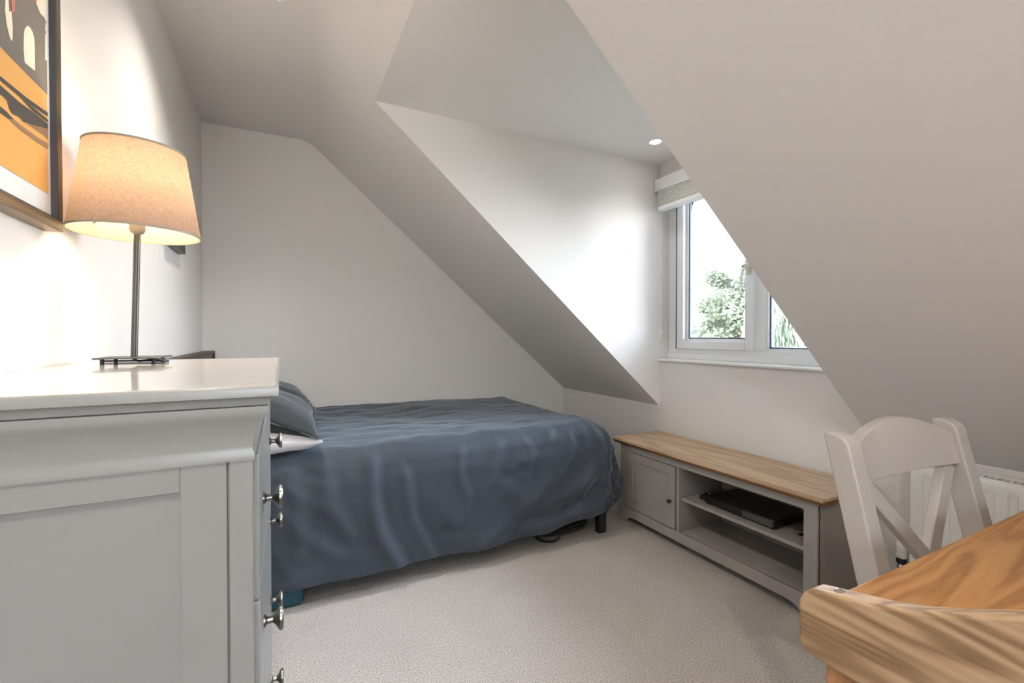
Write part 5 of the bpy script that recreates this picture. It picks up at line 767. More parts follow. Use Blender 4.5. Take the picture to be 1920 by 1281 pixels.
-1,-1,-1,-2,-1,-1,-1,-1,0,-1,0,-1,-1,-2,-1,-2,-2,-1,0,0,0,2,1,2,2,2,1,2,1,1,0,0,0,1,2,2,2,2,1,1,0,-547,24,24,23,24,24,24,24,25,24,24,24,24,24,25,24,24,24,23,
24,23,19,17,13,7,3,1,0,1,1,1,1,0,0,-1,-1,-1,-1,-1,-1,-1,-1,-1,-1,-1,-1,0,-1,-1,-1,-2,-1,-1,-1,-1,0,1,1,2,2,1,2,2,2,1,0,0,0,1,1,1,2,2,2,1,0,1,-548,24,
24,24,23,24,24,25,24,24,24,24,24,25,24,24,24,24,24,23,23,20,16,13,8,3,0,1,1,1,1,1,0,0,-1,-1,-1,-1,-1,-1,-1,-2,-1,-1,0,-1,-1,-1,-1,-1,-1,-1,-1,-1,0,0,1,1,2,1,2,2,
2,2,1,0,1,0,0,1,1,1,2,1,2,0,1,-549,24,24,24,24,24,24,24,24,24,24,24,25,24,24,24,24,24,23,24,23,20,16,13,8,3,1,1,1,1,1,1,0,0,-1,-1,-1,-1,-2,-1,-1,-1,-1,-1,-1,
0,-1,-1,-1,-1,-1,-1,-1,0,0,0,1,2,1,2,1,2,2,2,1,1,0,0,0,0,1,1,2,1,1,1,1,-549,24,24,24,23,24,24,24,24,24,25,24,24,24,24,24,25,24,23,23,23,20,17,13,8,3,1,1,
1,2,1,0,0,0,-1,-1,-1,-2,-1,-1,-1,-1,-1,-1,-1,-1,-1,-1,-1,-1,0,-1,0,0,0,1,1,1,2,1,2,2,2,2,1,1,0,0,0,0,0,1,1,1,1,1,1,-550,24,24,24,24,24,24,24,24,24,24,
24,25,24,24,24,24,24,23,24,23,19,17,13,8,4,1,1,2,1,1,0,0,0,-1,-1,-1,-2,-1,-1,-1,-1,-1,-1,-1,-1,-1,-1,-1,-1,0,-1,1,0,1,1,1,1,1,2,2,2,2,2,1,0,1,-1,0,0,0,
1,0,1,1,1,1,-550,24,24,24,24,24,24,24,24,24,24,24,24,25,24,24,24,24,23,24,22,20,16,13,9,3,2,1,2,1,1,0,0,-1,0,-1,-2,-1,-1,-1,-1,-1,-1,-1,-1,-1,-1,-1,-1,-1,0,0,0,1,
1,1,1,2,1,2,2,2,2,2,1,0,1,-1,0,0,-1,0,1,1,0,1,1,-550,24,24,24,24,24,24,24,24,24,24,24,25,24,24,24,24,24,23,24,22,19,17,13,9,3,2,2,1,2,0,0,0,-1,-1,-1,-1,
-1,-1,-1,-1,-1,-1,0,-1,-2,-1,-1,-1,0,0,0,0,1,2,1,1,2,1,2,1,2,3,1,1,1,0,0,0,-1,-1,0,0,1,1,0,2,-551,24,24,24,24,24,24,24,24,24,25,24,24,24,24,24,24,24,24,23,
22,19,17,13,8,4,2,2,1,2,0,0,0,-1,-1,-1,-1,-1,-1,-1,-1,-1,-1,0,-1,-1,-2,-1,0,-1,0,0,1,1,2,1,2,1,2,1,2,2,2,2,1,1,0,0,-1,-1,-1,0,0,0,1,1,1,-550,23,24,
24,24,24,24,25,24,24,24,24,24,24,25,24,24,24,23,23,22,19,17,13,8,5,1,2,1,1,1,0,-1,-1,-1,-1,-1,-1,-1,-1,0,-1,-1,0,-1,-1,-1,-1,-1,0,0,0,1,1,2,2,1,2,1,2,1,2,2,
2,1,1,0,0,-1,-1,-1,0,-1,1,0,1,1,-550,24,24,24,24,24,24,24,24,24,25,24,24,24,24,24,24,24,24,23,22,19,16,13,9,4,2,1,1,1,0,0,-1,-1,-1,-1,-1,0,-1,-1,0,-1,0,-1,-1,-1,
-1,-1,0,-1,0,1,1,1,2,1,2,2,1,2,2,2,1,2,1,1,0,-1,0,-1,-1,-1,0,0,1,0,2,-550,24,24,24,24,24,24,24,24,24,24,24,24,25,24,24,24,24,23,24,21,19,17,13,8,4,2,1,1,
1,0,-1,-1,-1,-1,0,-1,-1,0,-1,0,-1,0,-1,0,-1,-1,-1,-1,0,0,0,1,1,2,2,2,2,1,2,2,1,2,2,0,1,0,-1,0,-1,-1,0,0,0,0,1,1,-549,24,24,24,23,25,24,24,24,24,24,24,
24,24,24,25,24,24,23,23,22,19,16,13,9,4,2,1,0,1,-1,-1,0,-2,0,-1,-1,0,0,-1,0,0,0,-1,-1,0,-1,-1,-1,0,0,0,0,2,1,2,2,2,2,2,1,2,1,2,0,1,-1,0,0,-1,0,0,
0,0,0,0,1,-548,23,24,24,24,24,24,24,24,24,24,25,24,24,24,24,24,24,23,23,22,19,17,13,8,5,1,1,0,0,0,-1,-1,-1,-1,0,-1,0,0,0,0,-1,0,0,-1,0,-1,-1,-1,-1,0,0,1,1,1,
2,2,3,2,1,2,1,1,1,1,0,0,0,0,0,-1,0,0,0,1,0,0,-548,24,24,24,24,24,24,24,24,24,24,24,24,24,24,24,24,24,23,23,22,20,16,13,9,4,1,1,0,0,-1,-1,-1,-1,0,0,-1,0,
0,0,0,0,0,0,-1,0,-1,-1,-1,-1,0,-1,1,1,1,2,2,2,3,1,2,1,1,1,0,0,0,0,0,1,0,0,0,0,0,0,0,-547,24,24,23,24,24,24,24,24,24,24,24,24,24,24,24,24,24,23,23,22,
20,16,13,9,4,1,1,-1,0,-1,-1,0,-1,0,0,0,0,0,0,0,0,0,0,0,-1,-1,-1,-1,-1,-1,0,0,1,1,2,2,2,2,2,1,2,0,1,0,1,0,0,0,0,1,0,0,0,0,0,0,-547,24,24,24,
23,24,24,24,24,24,24,24,24,24,24,24,24,24,22,24,22,19,17,14,8,4,1,0,0,-1,0,-1,-1,0,0,0,1,0,0,0,0,0,0,0,0,-1,0,-1,-1,-2,-1,0,-1,1,1,1,2,2,3,1,2,1,0,1,
0,1,0,0,1,0,1,0,0,0,0,-1,0,-545,24,24,23,22,24,24,24,24,24,24,24,24,24,24,24,24,24,23,24,22,19,17,14,8,4,1,0,-1,0,-1,0,-1,0,1,0,0,1,0,0,0,0,0,0,0,0,-1,
-1,-1,-1,-2,-1,0,0,0,2,1,2,3,1,2,1,0,1,0,1,0,0,1,1,1,0,0,0,-1,0,0,-545,24,24,23,22,24,24,24,24,24,24,23,24,24,25,24,24,24,22,24,22,20,17,13,9,4,0,0,0,-1,
0,-1,1,0,1,0,0,1,0,0,0,0,0,0,0,0,0,-1,-2,-1,-2,-1,-1,0,0,1,1,2,3,1,2,1,0,1,0,1,0,1,1,1,0,1,0,-1,0,-1,-1,-542,23,24,22,23,24,23,24,24,24,24,24,24,
24,24,24,24,24,23,24,22,20,17,13,9,3,1,-1,0,0,-1,1,0,1,0,1,0,1,0,0,0,0,0,0,0,0,0,-1,-2,-1,-2,-1,-1,-1,0,1,1,1,2,2,1,1,1,1,0,1,1,0,1,2,0,1,-1,
0,-1,-1,-1,-541,24,24,21,23,23,24,24,24,23,24,24,24,25,24,24,24,24,22,24,23,19,18,13,9,3,0,0,0,-1,0,1,1,1,0,1,0,0,1,0,-1,0,0,0,1,0,0,-1,-1,-2,-2,-1,-1,-1,-1,0,
1,2,2,1,1,1,1,1,0,1,1,1,1,1,1,0,0,-1,-1,-2,0,-539,23,24,21,23,23,23,24,24,24,24,24,24,24,25,24,24,23,24,23,23,19,18,13,9,3,0,0,-1,0,1,0,1,1,1,1,0,0,0,
0,0,0,-1,1,0,0,0,0,-1,-2,-2,-1,-1,-2,0,0,0,1,2,1,1,1,1,1,1,1,1,1,1,1,1,0,-1,-1,-1,-2,0,-537,23,24,21,23,22,23,25,23,24,24,24,24,25,24,24,24,24,23,24,22,19,
18,13,9,3,0,-1,0,1,0,1,1,1,1,1,0,0,0,-1,0,-1,0,1,0,0,0,0,-1,-1,-2,-1,-1,-2,-1,0,0,1,2,1,1,1,1,1,1,1,1,1,1,1,0,0,-1,-1,-1,-2,0,-535,23,24,20,23,
22,24,24,24,24,24,24,24,24,24,24,24,24,23,24,22,20,17,13,9,3,-1,0,0,1,1,1,1,2,1,0,0,-1,0,-1,0,-1,0,0,1,0,0,0,-1,-1,-1,-2,-1,-1,-1,0,0,0,1,1,1,1,1,1,1,
2,1,1,1,1,0,0,-1,-2,-1,-2,0,-533,23,24,20,23,22,23,24,24,24,24,24,24,24,24,24,25,23,23,24,22,20,17,13,9,2,0,0,1,0,1,2,1,2,1,0,0,-1,-1,-1,-1,0,-1,1,0,1,0,-1,
0,-1,-1,-1,-1,-1,-1,0,0,0,1,0,1,1,1,1,1,1,2,1,1,0,1,-1,-1,-2,-1,-2,0,-530,23,24,19,23,22,23,24,24,24,24,24,24,24,24,24,24,24,23,24,22,19,17,13,9,3,0,-1,1,1,1,
2,2,1,1,0,-1,-1,-1,-1,-1,-1,0,0,0,1,0,0,-1,-1,0,-1,-1,-1,0,0,-1,1,0,0,1,0,1,1,2,1,2,1,1,0,0,-1,-1,-1,-2,-2,0,-527,23,24,19,22,22,24,24,23,24,24,24,24,24,
24,24,24,24,23,23,23,19,17,13,8,3,0,0,0,1,2,2,2,1,1,-1,-1,-1,-2,-1,-1,-1,0,0,1,0,0,0,-1,0,-1,0,-1,0,0,-1,0,0,0,0,0,1,1,1,1,2,1,2,0,1,-1,0,-2,-1,
-2,-1,-1,-524,23,24,19,22,22,23,24,24,23,24,24,24,24,24,24,24,24,23,23,22,20,17,13,8,3,-1,0,1,1,2,1,2,1,1,-1,-1,-1,-2,-2,-1,-1,0,0,1,0,0,0,-1,0,0,-1,0,0,0,0,0,
0,-1,0,0,0,1,1,1,2,2,1,0,0,0,-1,-1,-1,-2,-1,0,-521,22,24,19,22,23,22,24,23,23,24,24,24,24,24,24,24,24,23,24,21,20,17,12,9,2,0,0,0,1,2,2,1,1,1,-1,-1,-2,-2,-1,
-1,-1,0,0,0,0,0,0,-1,0,0,0,0,1,0,0,0,-1,-1,0,0,0,0,1,1,2,1,1,1,0,0,-1,-1,-1,-1,-1,-1,-517,22,23,20,21,24,21,24,22,24,23,24,24,24,24,24,24,24,23,24,21,20,16,
13,8,3,0,-1,1,1,1,2,1,1,0,-1,-1,-2,-1,-2,-1,0,0,0,0,0,0,-1,0,-1,0,0,1,1,0,0,0,-1,0,-1,-1,0,0,1,1,1,2,1,0,0,0,0,-1,-1,-1,-1,0,-515,22,24,20,20,25,
20,23,23,23,24,24,24,24,24,24,24,23,24,23,22,19,16,13,8,3,-1,0,0,1,1,2,1,1,0,-1,-2,-2,-1,-1,-1,0,0,0,0,0,-1,-1,0,-1,1,0,1,1,1,0,0,-1,-2,-1,0,-1,0,0,1,2,
1,1,1,0,-1,0,-1,0,-1,-1,1,-512,22,23,21,20,24,20,23,23,22,24,24,24,24,24,24,24,24,23,23,22,19,16,13,8,3,-1,-1,1,0,1,1,1,1,0,-1,-2,-2,-1,-1,0,0,0,0,0,0,-1,-1,-1,
0,0,1,1,1,1,0,0,-1,-2,-1,-1,-1,0,0,1,1,1,1,1,0,0,0,-1,0,-1,0,0,-508,22,23,21,20,23,22,20,24,22,23,24,24,24,24,24,24,23,24,23,21,19,17,12,8,3,0,-1,0,0,1,1,
0,1,0,-2,-1,-1,-2,0,0,0,0,0,0,0,-1,-1,-1,0,0,0,1,2,1,0,-1,-1,-1,-2,-1,-1,0,0,0,1,2,0,1,0,0,0,0,0,0,0,0,-505,21,23,23,19,22,23,19,24,23,21,23,24,25,23,
24,25,23,23,23,22,19,16,13,8,3,-1,-1,0,0,1,0,1,0,-1,-1,-1,-1,-1,-1,0,1,0,1,0,-1,-1,-1,-1,0,0,0,1,2,0,0,0,-1,-2,-2,-1,-1,0,0,0,1,1,1,1,0,0,0,0,0,0,
0,1,-502,21,23,22,22,19,24,19,22,24,22,22,23,24,24,24,24,24,23,23,22,18,17,12,8,3,-1,0,-1,0,1,0,0,0,-1,-1,-1,-1,-1,0,0,1,0,1,0,-1,-1,-1,-1,-1,0,1,1,1,1,0,-1,-1,
-2,-1,-2,-1,0,0,0,1,1,1,1,0,0,0,0,0,1,0,0,-498,21,22,22,24,19,23,22,19,23,23,21,23,24,24,23,24,24,23,23,22,18,16,13,8,3,-1,0,-1,0,0,0,0,-1,-1,-1,-1,-1,0,0,0,
0,1,0,0,-1,-1,-1,0,-1,0,1,1,1,1,-1,0,-2,-1,-2,-1,-1,0,0,0,1,1,1,0,0,1,0,0,0,0,0,1,-495,22,21,22,23,23,19,24,19,21,24,21,22,23,24,24,23,24,23,23,21,20,14,13,
9,3,-1,0,-1,0,-1,0,-1,0,-1,-1,-2,0,-1,0,0,1,0,1,-1,0,-1,-1,-1,0,0,0,1,1,1,0,-1,-1,-1,-2,-1,-1,0,0,0,1,1,1,0,0,0,0,1,0,0,0,1,-492,22,21,24,20,24,21,
22,21,19,23,24,21,22,22,24,24,22,24,22,22,18,18,10,9,3,0,-1,0,0,-1,-1,-1,-1,-1,-1,-1,-1,0,-1,1,0,1,0,0,-1,-1,-1,-1,0,1,0,1,1,1,0,-1,-1,-2,-1,-1,-1,0,0,1,0,1,
1,0,0,0,0,0,1,0,1,1,-490,22,22,24,19,23,24,17,24,20,22,23,24,20,22,22,25,23,21,24,18,20,16,17,5,2,0,0,0,-1,0,-1,-1,-2,-1,-1,-2,0,-1,0,0,1,0,0,0,-1,-1,-1,0,0,
0,1,1,1,1,0,-1,-1,-2,-1,-1,0,0,0,0,1,1,1,0,0,0,-1,1,0,0,1,1,-486,22,23,22,23,19,23,19,23,20,22,23,23,22,21,22,23,23,24,19,24,19,16,12,5,3,1,0,-1,0,-1,-1,-1,
-2,-1,-2,-1,-1,0,0,0,0,0,0,0,-1,-1,0,0,0,0,1,1,1,0,0,0,-1,-2,-1,-1,0,0,1,0,1,1,0,0,0,0,0,0,1,1,0,1,-487,21,23,23,20,21,20,23,19,23,19,21,24,23,20,22,
22,23,23,24,15,21,17,15,7,5,0,0,0,0,-1,-1,-2,-1,-2,-1,-2,-1,0,-1,0,0,0,0,0,-1,0,0,-1,1,0,1,1,0,1,0,0,-2,-1,-1,0,0,0,0,1,0,1,1,0,0,-1,0,1,0,1,1,
0,-486,22,22,24,22,24,15,23,23,18,24,17,23,20,21,23,23,23,23,22,21,19,14,10,7,5,1,0,0,-1,0,-2,-1,-2,-2,-1,-2,-1,0,-1,0,0,0,0,-1,0,0,-1,0,1,0,1,1,1,1,-1,0,-2,-1,
0,-1,0,0,1,1,0,1,0,0,0,0,0,1,0,1,0,2,-487,22,23,24,24,24,17,23,20,23,21,22,17,19,24,18,22,22,22,22,20,16,17,10,4,7,0,1,0,0,-1,-2,-2,-2,-2,-2,-1,0,-1,0,0,0,
0,-1,0,-1,-1,0,0,0,1,1,2,1,0,0,-1,-1,-1,-1,-1,0,0,1,1,1,1,1,-1,0,0,0,0,0,1,1,2,-476,20,22,22,23,25,20,23,14,24,23,23,15,20,24,23,19,19,20,19,17,18,15,8,4,
7,0,1,1,0,-1,-2,-2,-2,-2,-2,-1,-1,0,0,0,0,0,-1,-1,-1,-1,-1,1,1,1,1,2,1,0,0,-1,-1,-2,-2,-1,1,1,1,1,1,1,1,-1,0,-1,0,0,0,2,1,2,-458,20,21,20,19,23,19,23,
16,21,24,22,18,22,21,22,21,17,20,17,16,14,9,9,4,9,1,1,0,-1,-1,-2,-3,-3,-3,-2,-1,0,1,1,0,0,-1,0,-2,-1,-1,0,1,1,1,1,1,2,0,0,-2,-1,-2,-1,0,0,0,2,1,1,1,0,
0,-1,-1,-1,0,2,1,2,1,-443,22,19,21,22,20,18,21,23,14,22,20,21,22,20,20,19,20,16,12,14,15,12,6,3,9,0,0,1,-1,-1,-2,-2,-3,-2,-2,-1,0,-1,0,0,0,0,0,-1,-1,-2,0,-1,1,1,
2,1,2,0,0,-1,-2,-1,-2,-1,0,0,2,1,2,1,0,0,0,-1,0,0,0,0,2,1,-424,18,20,22,23,23,13,22,19,23,16,22,17,22,20,19,18,17,14,16,7,14,11,5,2,8,1,0,1,-1,-2,-2,-2,-3,
-2,-2,-1,0,-1,1,0,0,0,-1,-1,-1,-2,-1,0,1,2,1,2,2,0,0,-1,-2,-2,-2,-1,0,2,1,1,2,1,0,0,-1,-1,0,-1,2,0,2,1,-401,9,22,20,24,23,21,12,20,22,18,22,17,21,18,17,17,
13,14,15,15,13,0,5,1,13,-2,1,-1,-1,-2,-2,-2,-3,-3,0,-2,-1,1,0,0,0,0,-1,-1,-1,-1,-1,0,1,1,1,2,2,0,-1,-1,-1,-2,-2,0,0,0,2,1,1,1,1,0,-1,-1,-1,1,0,1,2,1,
-375,3,23,19,19,23,23,17,11,20,21,20,17,20,16,18,15,12,14,16,13,7,8,3,-1,8,0,0,-2,-1,-1,-2,-3,-2,-3,-1,-2,0,0,0,0,0,0,-1,-1,-1,-1,-1,0,1,1,2,1,2,0,0,-2,-1,-2,-2,
0,0,1,1,1,2,1,0,0,-1,-1,0,0,0,1,1,2,-339,14,20,19,15,19,16,18,17,18,18,19,16,18,16,13,12,15,16,9,8,3,4,1,5,0,0,-2,0,-2,-2,-3,-2,-3,-2,0,-1,0,0,0,0,0,-1,
-1,-1,-1,-1,0,1,2,1,1,1,1,-1,-1,-1,-2,-2,-1,1,1,1,1,1,1,1,0,-1,-1,0,-1,1,1,1,2,-311,1,20,17,19,19,13,20,20,18,17,10,15,17,15,13,15,15,12,8,5,3,3,2,5,-1,0,
-1,-1,-2,-2,-3,-2,-3,-1,-1,-1,0,0,0,0,0,-1,-1,-1,-1,-1,0,1,2,1,1,1,1,-1,-1,-2,-1,-2,-1,1,0,2,1,1,1,1,-1,0,-1,-1,0,1,1,1,1,-293,17,17,18,20,19,14,20,19,17,15,
13,10,10,16,15,12,9,6,7,4,1,1,5,-1,0,-1,-1,-2,-2,-3,-2,-3,-1,-1,-1,0,0,0,0,0,-1,-1,-1,-1,-1,0,2,1,1,1,1,1,-1,-1,-2,-2,-1,-1,0,1,2,1,1,1,0,0,0,-1,-1,0,
1,1,1,1,-268,3,18,18,20,17,19,17,16,14,16,15,13,11,8,15,11,7,5,6,5,0,0,6,0,-1,-1,-1,-2,-2,-3,-2,-2,-2,-1,-1,0,0,0,0,0,-1,-1,-1,-1,-1,1,1,1,1,1,1,1,-1,-1,-2,
-2,-1,-1,0,1,2,1,1,1,0,0,0,-1,-1,0,0,1,2,1,-240,13,18,11,19,19,12,17,16,11,14,14,13,11,10,7,6,5,6,4,0,0,6,0,-1,-1,-1,-2,-2,-3,-2,-2,-2,-2,0,0,0,0,0,0,0,
-2,-1,-2,1,0,1,1,1,1,1,1,-1,-1,-2,-2,-1,-1,0,1,2,1,1,1,0,0,-1,0,-1,0,0,1,2,1,-214,18,19,14,12,17,9,16,11,13,13,12,12,8,7,6,4,5,4,0,0,6,0,-1,0,-2,-1,
-3,-2,-3,-2,-2,-2,0,0,1,0,0,0,-1,-2,-1,0,-1,0,1,1,1,1,1,1,-1,-1,-2,-2,-2,0,0,2,1,1,1,1,0,0,-1,-1,0,-1,1,1,1,2,-192,3,22,13,14,14,14,9,16,6,13,11,12,7,
7,5,5,3,4,0,0,6,0,0,-1,-2,-1,-2,-3,-3,-2,-2,-1,0,0,0,0,0,0,-1,-2,0,-1,-1,0,1,1,1,1,1,1,-1,-1,-2,-2,-2,0,1,0,2,1,1,1,0,0,-1,-1,-1,0,1,1,1,2,-163,
11,6,14,13,11,14,14,7,8,12,12,8,3,7,5,1,4,0,-3,9,-1,0,-1,-1,-2,-2,-3,-2,-2,-2,0,-1,-1,0,0,0,0,-1,0,-2,-1,-1,0,1,1,1,1,1,0,0,-1,-2,-2,-2,1,0,0,1,2,1,
1,0,0,-1,-1,-1,0,1,1,1,1,-125,-1,13,8,5,12,14,9,5,11,12,8,3,5,5,7,1,-2,-5,9,-1,0,-1,-1,-2,-1,-2,-2,-2,-2,-2,-1,-1,0,0,0,0,0,-1,-2,-1,-1,0,1,1,1,1,1,0,
0,-1,-2,-2,-1,0,0,0,1,2,1,0,1,0,-1,-1,-1,0,1,1,1,1,-113,1,15,4,13,15,8,2,9,9,10,6,6,0,6,3,0,-1,10,-3,-2,-4,0,-1,-2,-3,-3,-3,-2,-2,-1,0,0,0,0,0,-1,-1,
-1,-2,-1,0,1,1,1,1,1,0,0,-1,-2,-1,-2,-1,0,1,1,1,1,1,1,-1,0,-1,-1,0,1,1,1,1,-91,-1,14,15,5,10,-3,8,8,10,8,5,-1,5,3,4,0,4,-2,-2,-1,-2,-3,-2,-3,-3,-3,-2,
-1,-1,0,0,0,0,-1,-1,-1,-1,-2,0,0,0,1,1,1,1,0,0,-1,-2,-1,-2,-1,0,1,1,1,1,1,1,-1,0,-1,-1,0,1,0,2,1,-67,8,6,9,7,-1,-2,9,6,11,4,-2,7,7,-1,-3,6,-1,-2,
-2,-2,-2,-3,-3,-3,-2,-1,-2,-1,-1,-1,0,0,-1,-1,-1,-1,0,-1,-1,0,1,1,1,1,0,0,-1,-2,-1,-2,-1,1,1,0,1,1,1,0,0,0,-1,-1,0,0,1,2,1,-34,-1,4,4,-7,6,9,9,6,-4,3,
6,2,-5,6,-1,-1,-2,-2,-2,-2,-3,-3,-3,-2,-2,-1,-1,0,-1,0,-1,0,-1,-1,-1,-1,0,0,0,1,1,1,0,0,-1,-2,-1,-2,0,0,1,0,1,1,1,0,0,0,-1,-1,0,1,1,1,1,-12,-1,-5,-4,5,
10,6,0,-1,6,0,0,1,-1,-2,-2,-1,-3,-2,-3,-2,-3,-2,-1,-2,-1,-1,0,-1,0,-1,-1,-1,-1,-1,0,0,1,0,1,1,0,0,-1,-2,-1,-1,-1,0,1,0,1,1,1,0,0,0,-1,-1,0,1,1,1,1,2,
-9,-3,3,6,4,0,2,2,-9,10,-3,-2,-1,-2,-2,-3,-2,-3,-2,-2,-2,-2,-1,-1,-1,-1,0,-1,-1,-1,-1,-1,0,0,1,0,1,1,0,0,-1,-1,-2,-1,-1,0,1,0,1,1,1,0,0,0,-1,0,-1,1,1,1,
1,13,-2,-3,-1,2,9,-7,1,-6,-2,-2,-2,-2,-3,-2,-3,-2,-2,-2,-2,-1,-1,-1,0,-1,-1,-1,-1,-1,-1,0,0,1,0,1,1,0,0,-1,-1,-2,-1,0,0,0,0,1,1,1,0,0,0,-1,0,0,0,1,1,1,]
# ---------------------------------------------------------------- bed
bd = thing('double_bed', (.63, 2.72, 0), 'double bed frame with dark legs and low brown headboard under the duvet', 'bed'); O = bd.location.copy()
b = MB(); b.box((XL+.02, 2.09, .13), (1.66, 2.12, .27)); b.box((XL+.02, 3.32, .13), (1.66, 3.35, .27)); b.box((1.63, 2.12, .13), (1.66, 3.32, .27)); b.box((XL+.03, 2.12, .22), (1.63, 3.32, .25))
b.build('bed_frame', M['blackm'], bd, O, .003)
for x, y in ((1.60, 2.06), (1.60, 3.30), (-.35, 2.10), (-.35, 3.30)):
    b = MB(); b.box((x, y, 0), (x+.05, y+.04, .14)); b.build('leg', M['black'], bd, O, .002)
b = MB(); b.box((XL+.012, 2.09, .14), (XL+.055, 3.355, 1.015)); hb = b.build('headboard', M['headb'], bd, O, .002)
b = MB(); b.box((XL+.008, 3.335, .14), (XL+.064, 3.362, 1.028)); b.box((XL+.008, 2.085, 1.012), (XL+.064, 3.362, 1.028)); b.build('headboard_edge', plain('headboard_edge_wood', (.055, .035, .03), .5), hb, (0, 0, 0) if False else O, .001)
mt = MB(); mt.box((XL+.065, 2.10, .27), (1.655, 3.355, .58)); tag(mt.build('mattress', M['mattress'], None, (.6, 2.7, .27), .04, seg=4), 'grey mattress lying on the bed frame under the dark duvet', 'mattress')

# duvet (settled cloth, stored as a grid)
def load_cloth():
    n = len(CLOTH)//3; pts = []; acc = [0, 0, 0]
    for k in range(n):
        for c in range(3): acc[c] += CLOTH[c*n+k]
        pts.append([acc[0]*.001, acc[1]*.001, acc[2]*.001])
    return pts
P = load_cloth()
idx = {}; q = 0
for i, (j0, j1) in enumerate(CLOTH_ROWS):
    for j in range(j0, j1): idx[(i, j)] = q; q += 1
FOLDS = [([(.36, .60), (.35, .42), (.38, .25), (.47, .08)], .030, .026), ([(.50, .50), (.52, .30), (.58, .17), (.62, .10)], .018, .022),
    ([(.98, .58), (.90, .40), (.72, .24)], .014, .030), ([(1.42, .52), (1.28, .36), (1.05, .20), (.86, .10)], .022, .030),
    ([(1.58, .56), (1.52, .38), (1.42, .16)], .024, .024), ([(1.66, .56), (1.63, .36), (1.60, .12)], .020, .020), ([(1.30, .60), (1.22, .50), (1.02, .44)], .012, .022),
    ([(.16, .58), (.18, .40), (.26, .26)], .018, .028), ([(.02, .56), (.06, .40), (.05, .22)], .016, .03), ([(.78, .60), (.76, .46), (.80, .34)], .012, .02), ([(1.44, .655), (1.40, .50)], .014, .013), ([(1.51, .655), (1.50, .48)], .016, .014), ([(1.585, .65), (1.60, .47)], .018, .014), ([(1.34, .66), (1.28, .54)], .012, .014), ([(1.66, .64), (1.69, .45)], .016, .014), ([(1.12, .62), (1.16, .52), (1.12, .40)], .010, .018)]
b = MB(); VS = []
for x, y, z in P:
    # puffed filling: soft extra loft and crumples
    if y > 2.3: y = 2.3+(y-2.3)*1.05/1.105
    side = max(0, min(1, (.52-z)/.42))
    near = max(0, min(1, (2.25-y)/.15))
    y2 = y-side*near*.030
    y2 -= near*side*(.010*sin(x*17+3*noise.noise(Vector((x*1.5, z*3, 0))))*side+.012*noise.noise(Vector((x*5+z*4, z*2.5, 4))))
    z2 = z
    if z > .5:
        z2 += .010*noise.noise(Vector((x*4.5, y*11, 2)))*min(1, max(0, (1.5-x)/.8)) + .006*noise.noise(Vector((x*9, y*20, 5)))
    for pl_, am, wd_ in FOLDS:
        dd = 9
        for (ax, az), (bx, bz) in zip(pl_, pl_[1:]):
            lx, lz = bx-ax, bz-az; t_ = max(0, min(1, ((x-ax)*lx+(z-az)*lz)/(lx*lx+lz*lz)))
            ex, ez = x-ax-lx*t_, z-az-lz*t_; e_ = math.hypot(ex, ez)
            if e_ < abs(dd): dd = e_*(1 if lx*ez-lz*ex > 0 else -1)
        if abs(dd) < .14 and y < 2.2: y2 -= .55*am*(math.exp(-(dd/wd_)**2)-.55*math.exp(-((dd-wd_*1.7)/wd_)**2))*near*min(1, (.68-z)/.1)
    x2 = x
    if x > 1.5: x2 += .035*min(1, (x-1.5)/.2)*max(0, min(1, (.62-z)/.15))*max(0, min(1, (z-.0)/.25))*min(1, max(0, (3.2-y)/.3))
    VS.append(b.bm.verts.new((x2, y2, z2)))
for (i, j), k in idx.items():
    qd = [(i, j), (i+1, j), (i+1, j+1), (i, j+1)]
    t = [VS[idx[p]] for p in qd if p in idx]
    if len(t) >= 3: b._f(t)
dv = b.build('duvet', M['duvet'], None, (.8, 2.7, .1), smooth=True)
sd = dv.modifiers.new('thickness', 'SOLIDIFY'); sd.thickness = .012; sd.offset = -1
sm = dv.modifiers.new('subdivision', 'SUBSURF'); sm.levels = 1; sm.render_levels = 2
tag(dv, 'dark slate blue duvet draped over the bed down to the carpet', 'duvet')

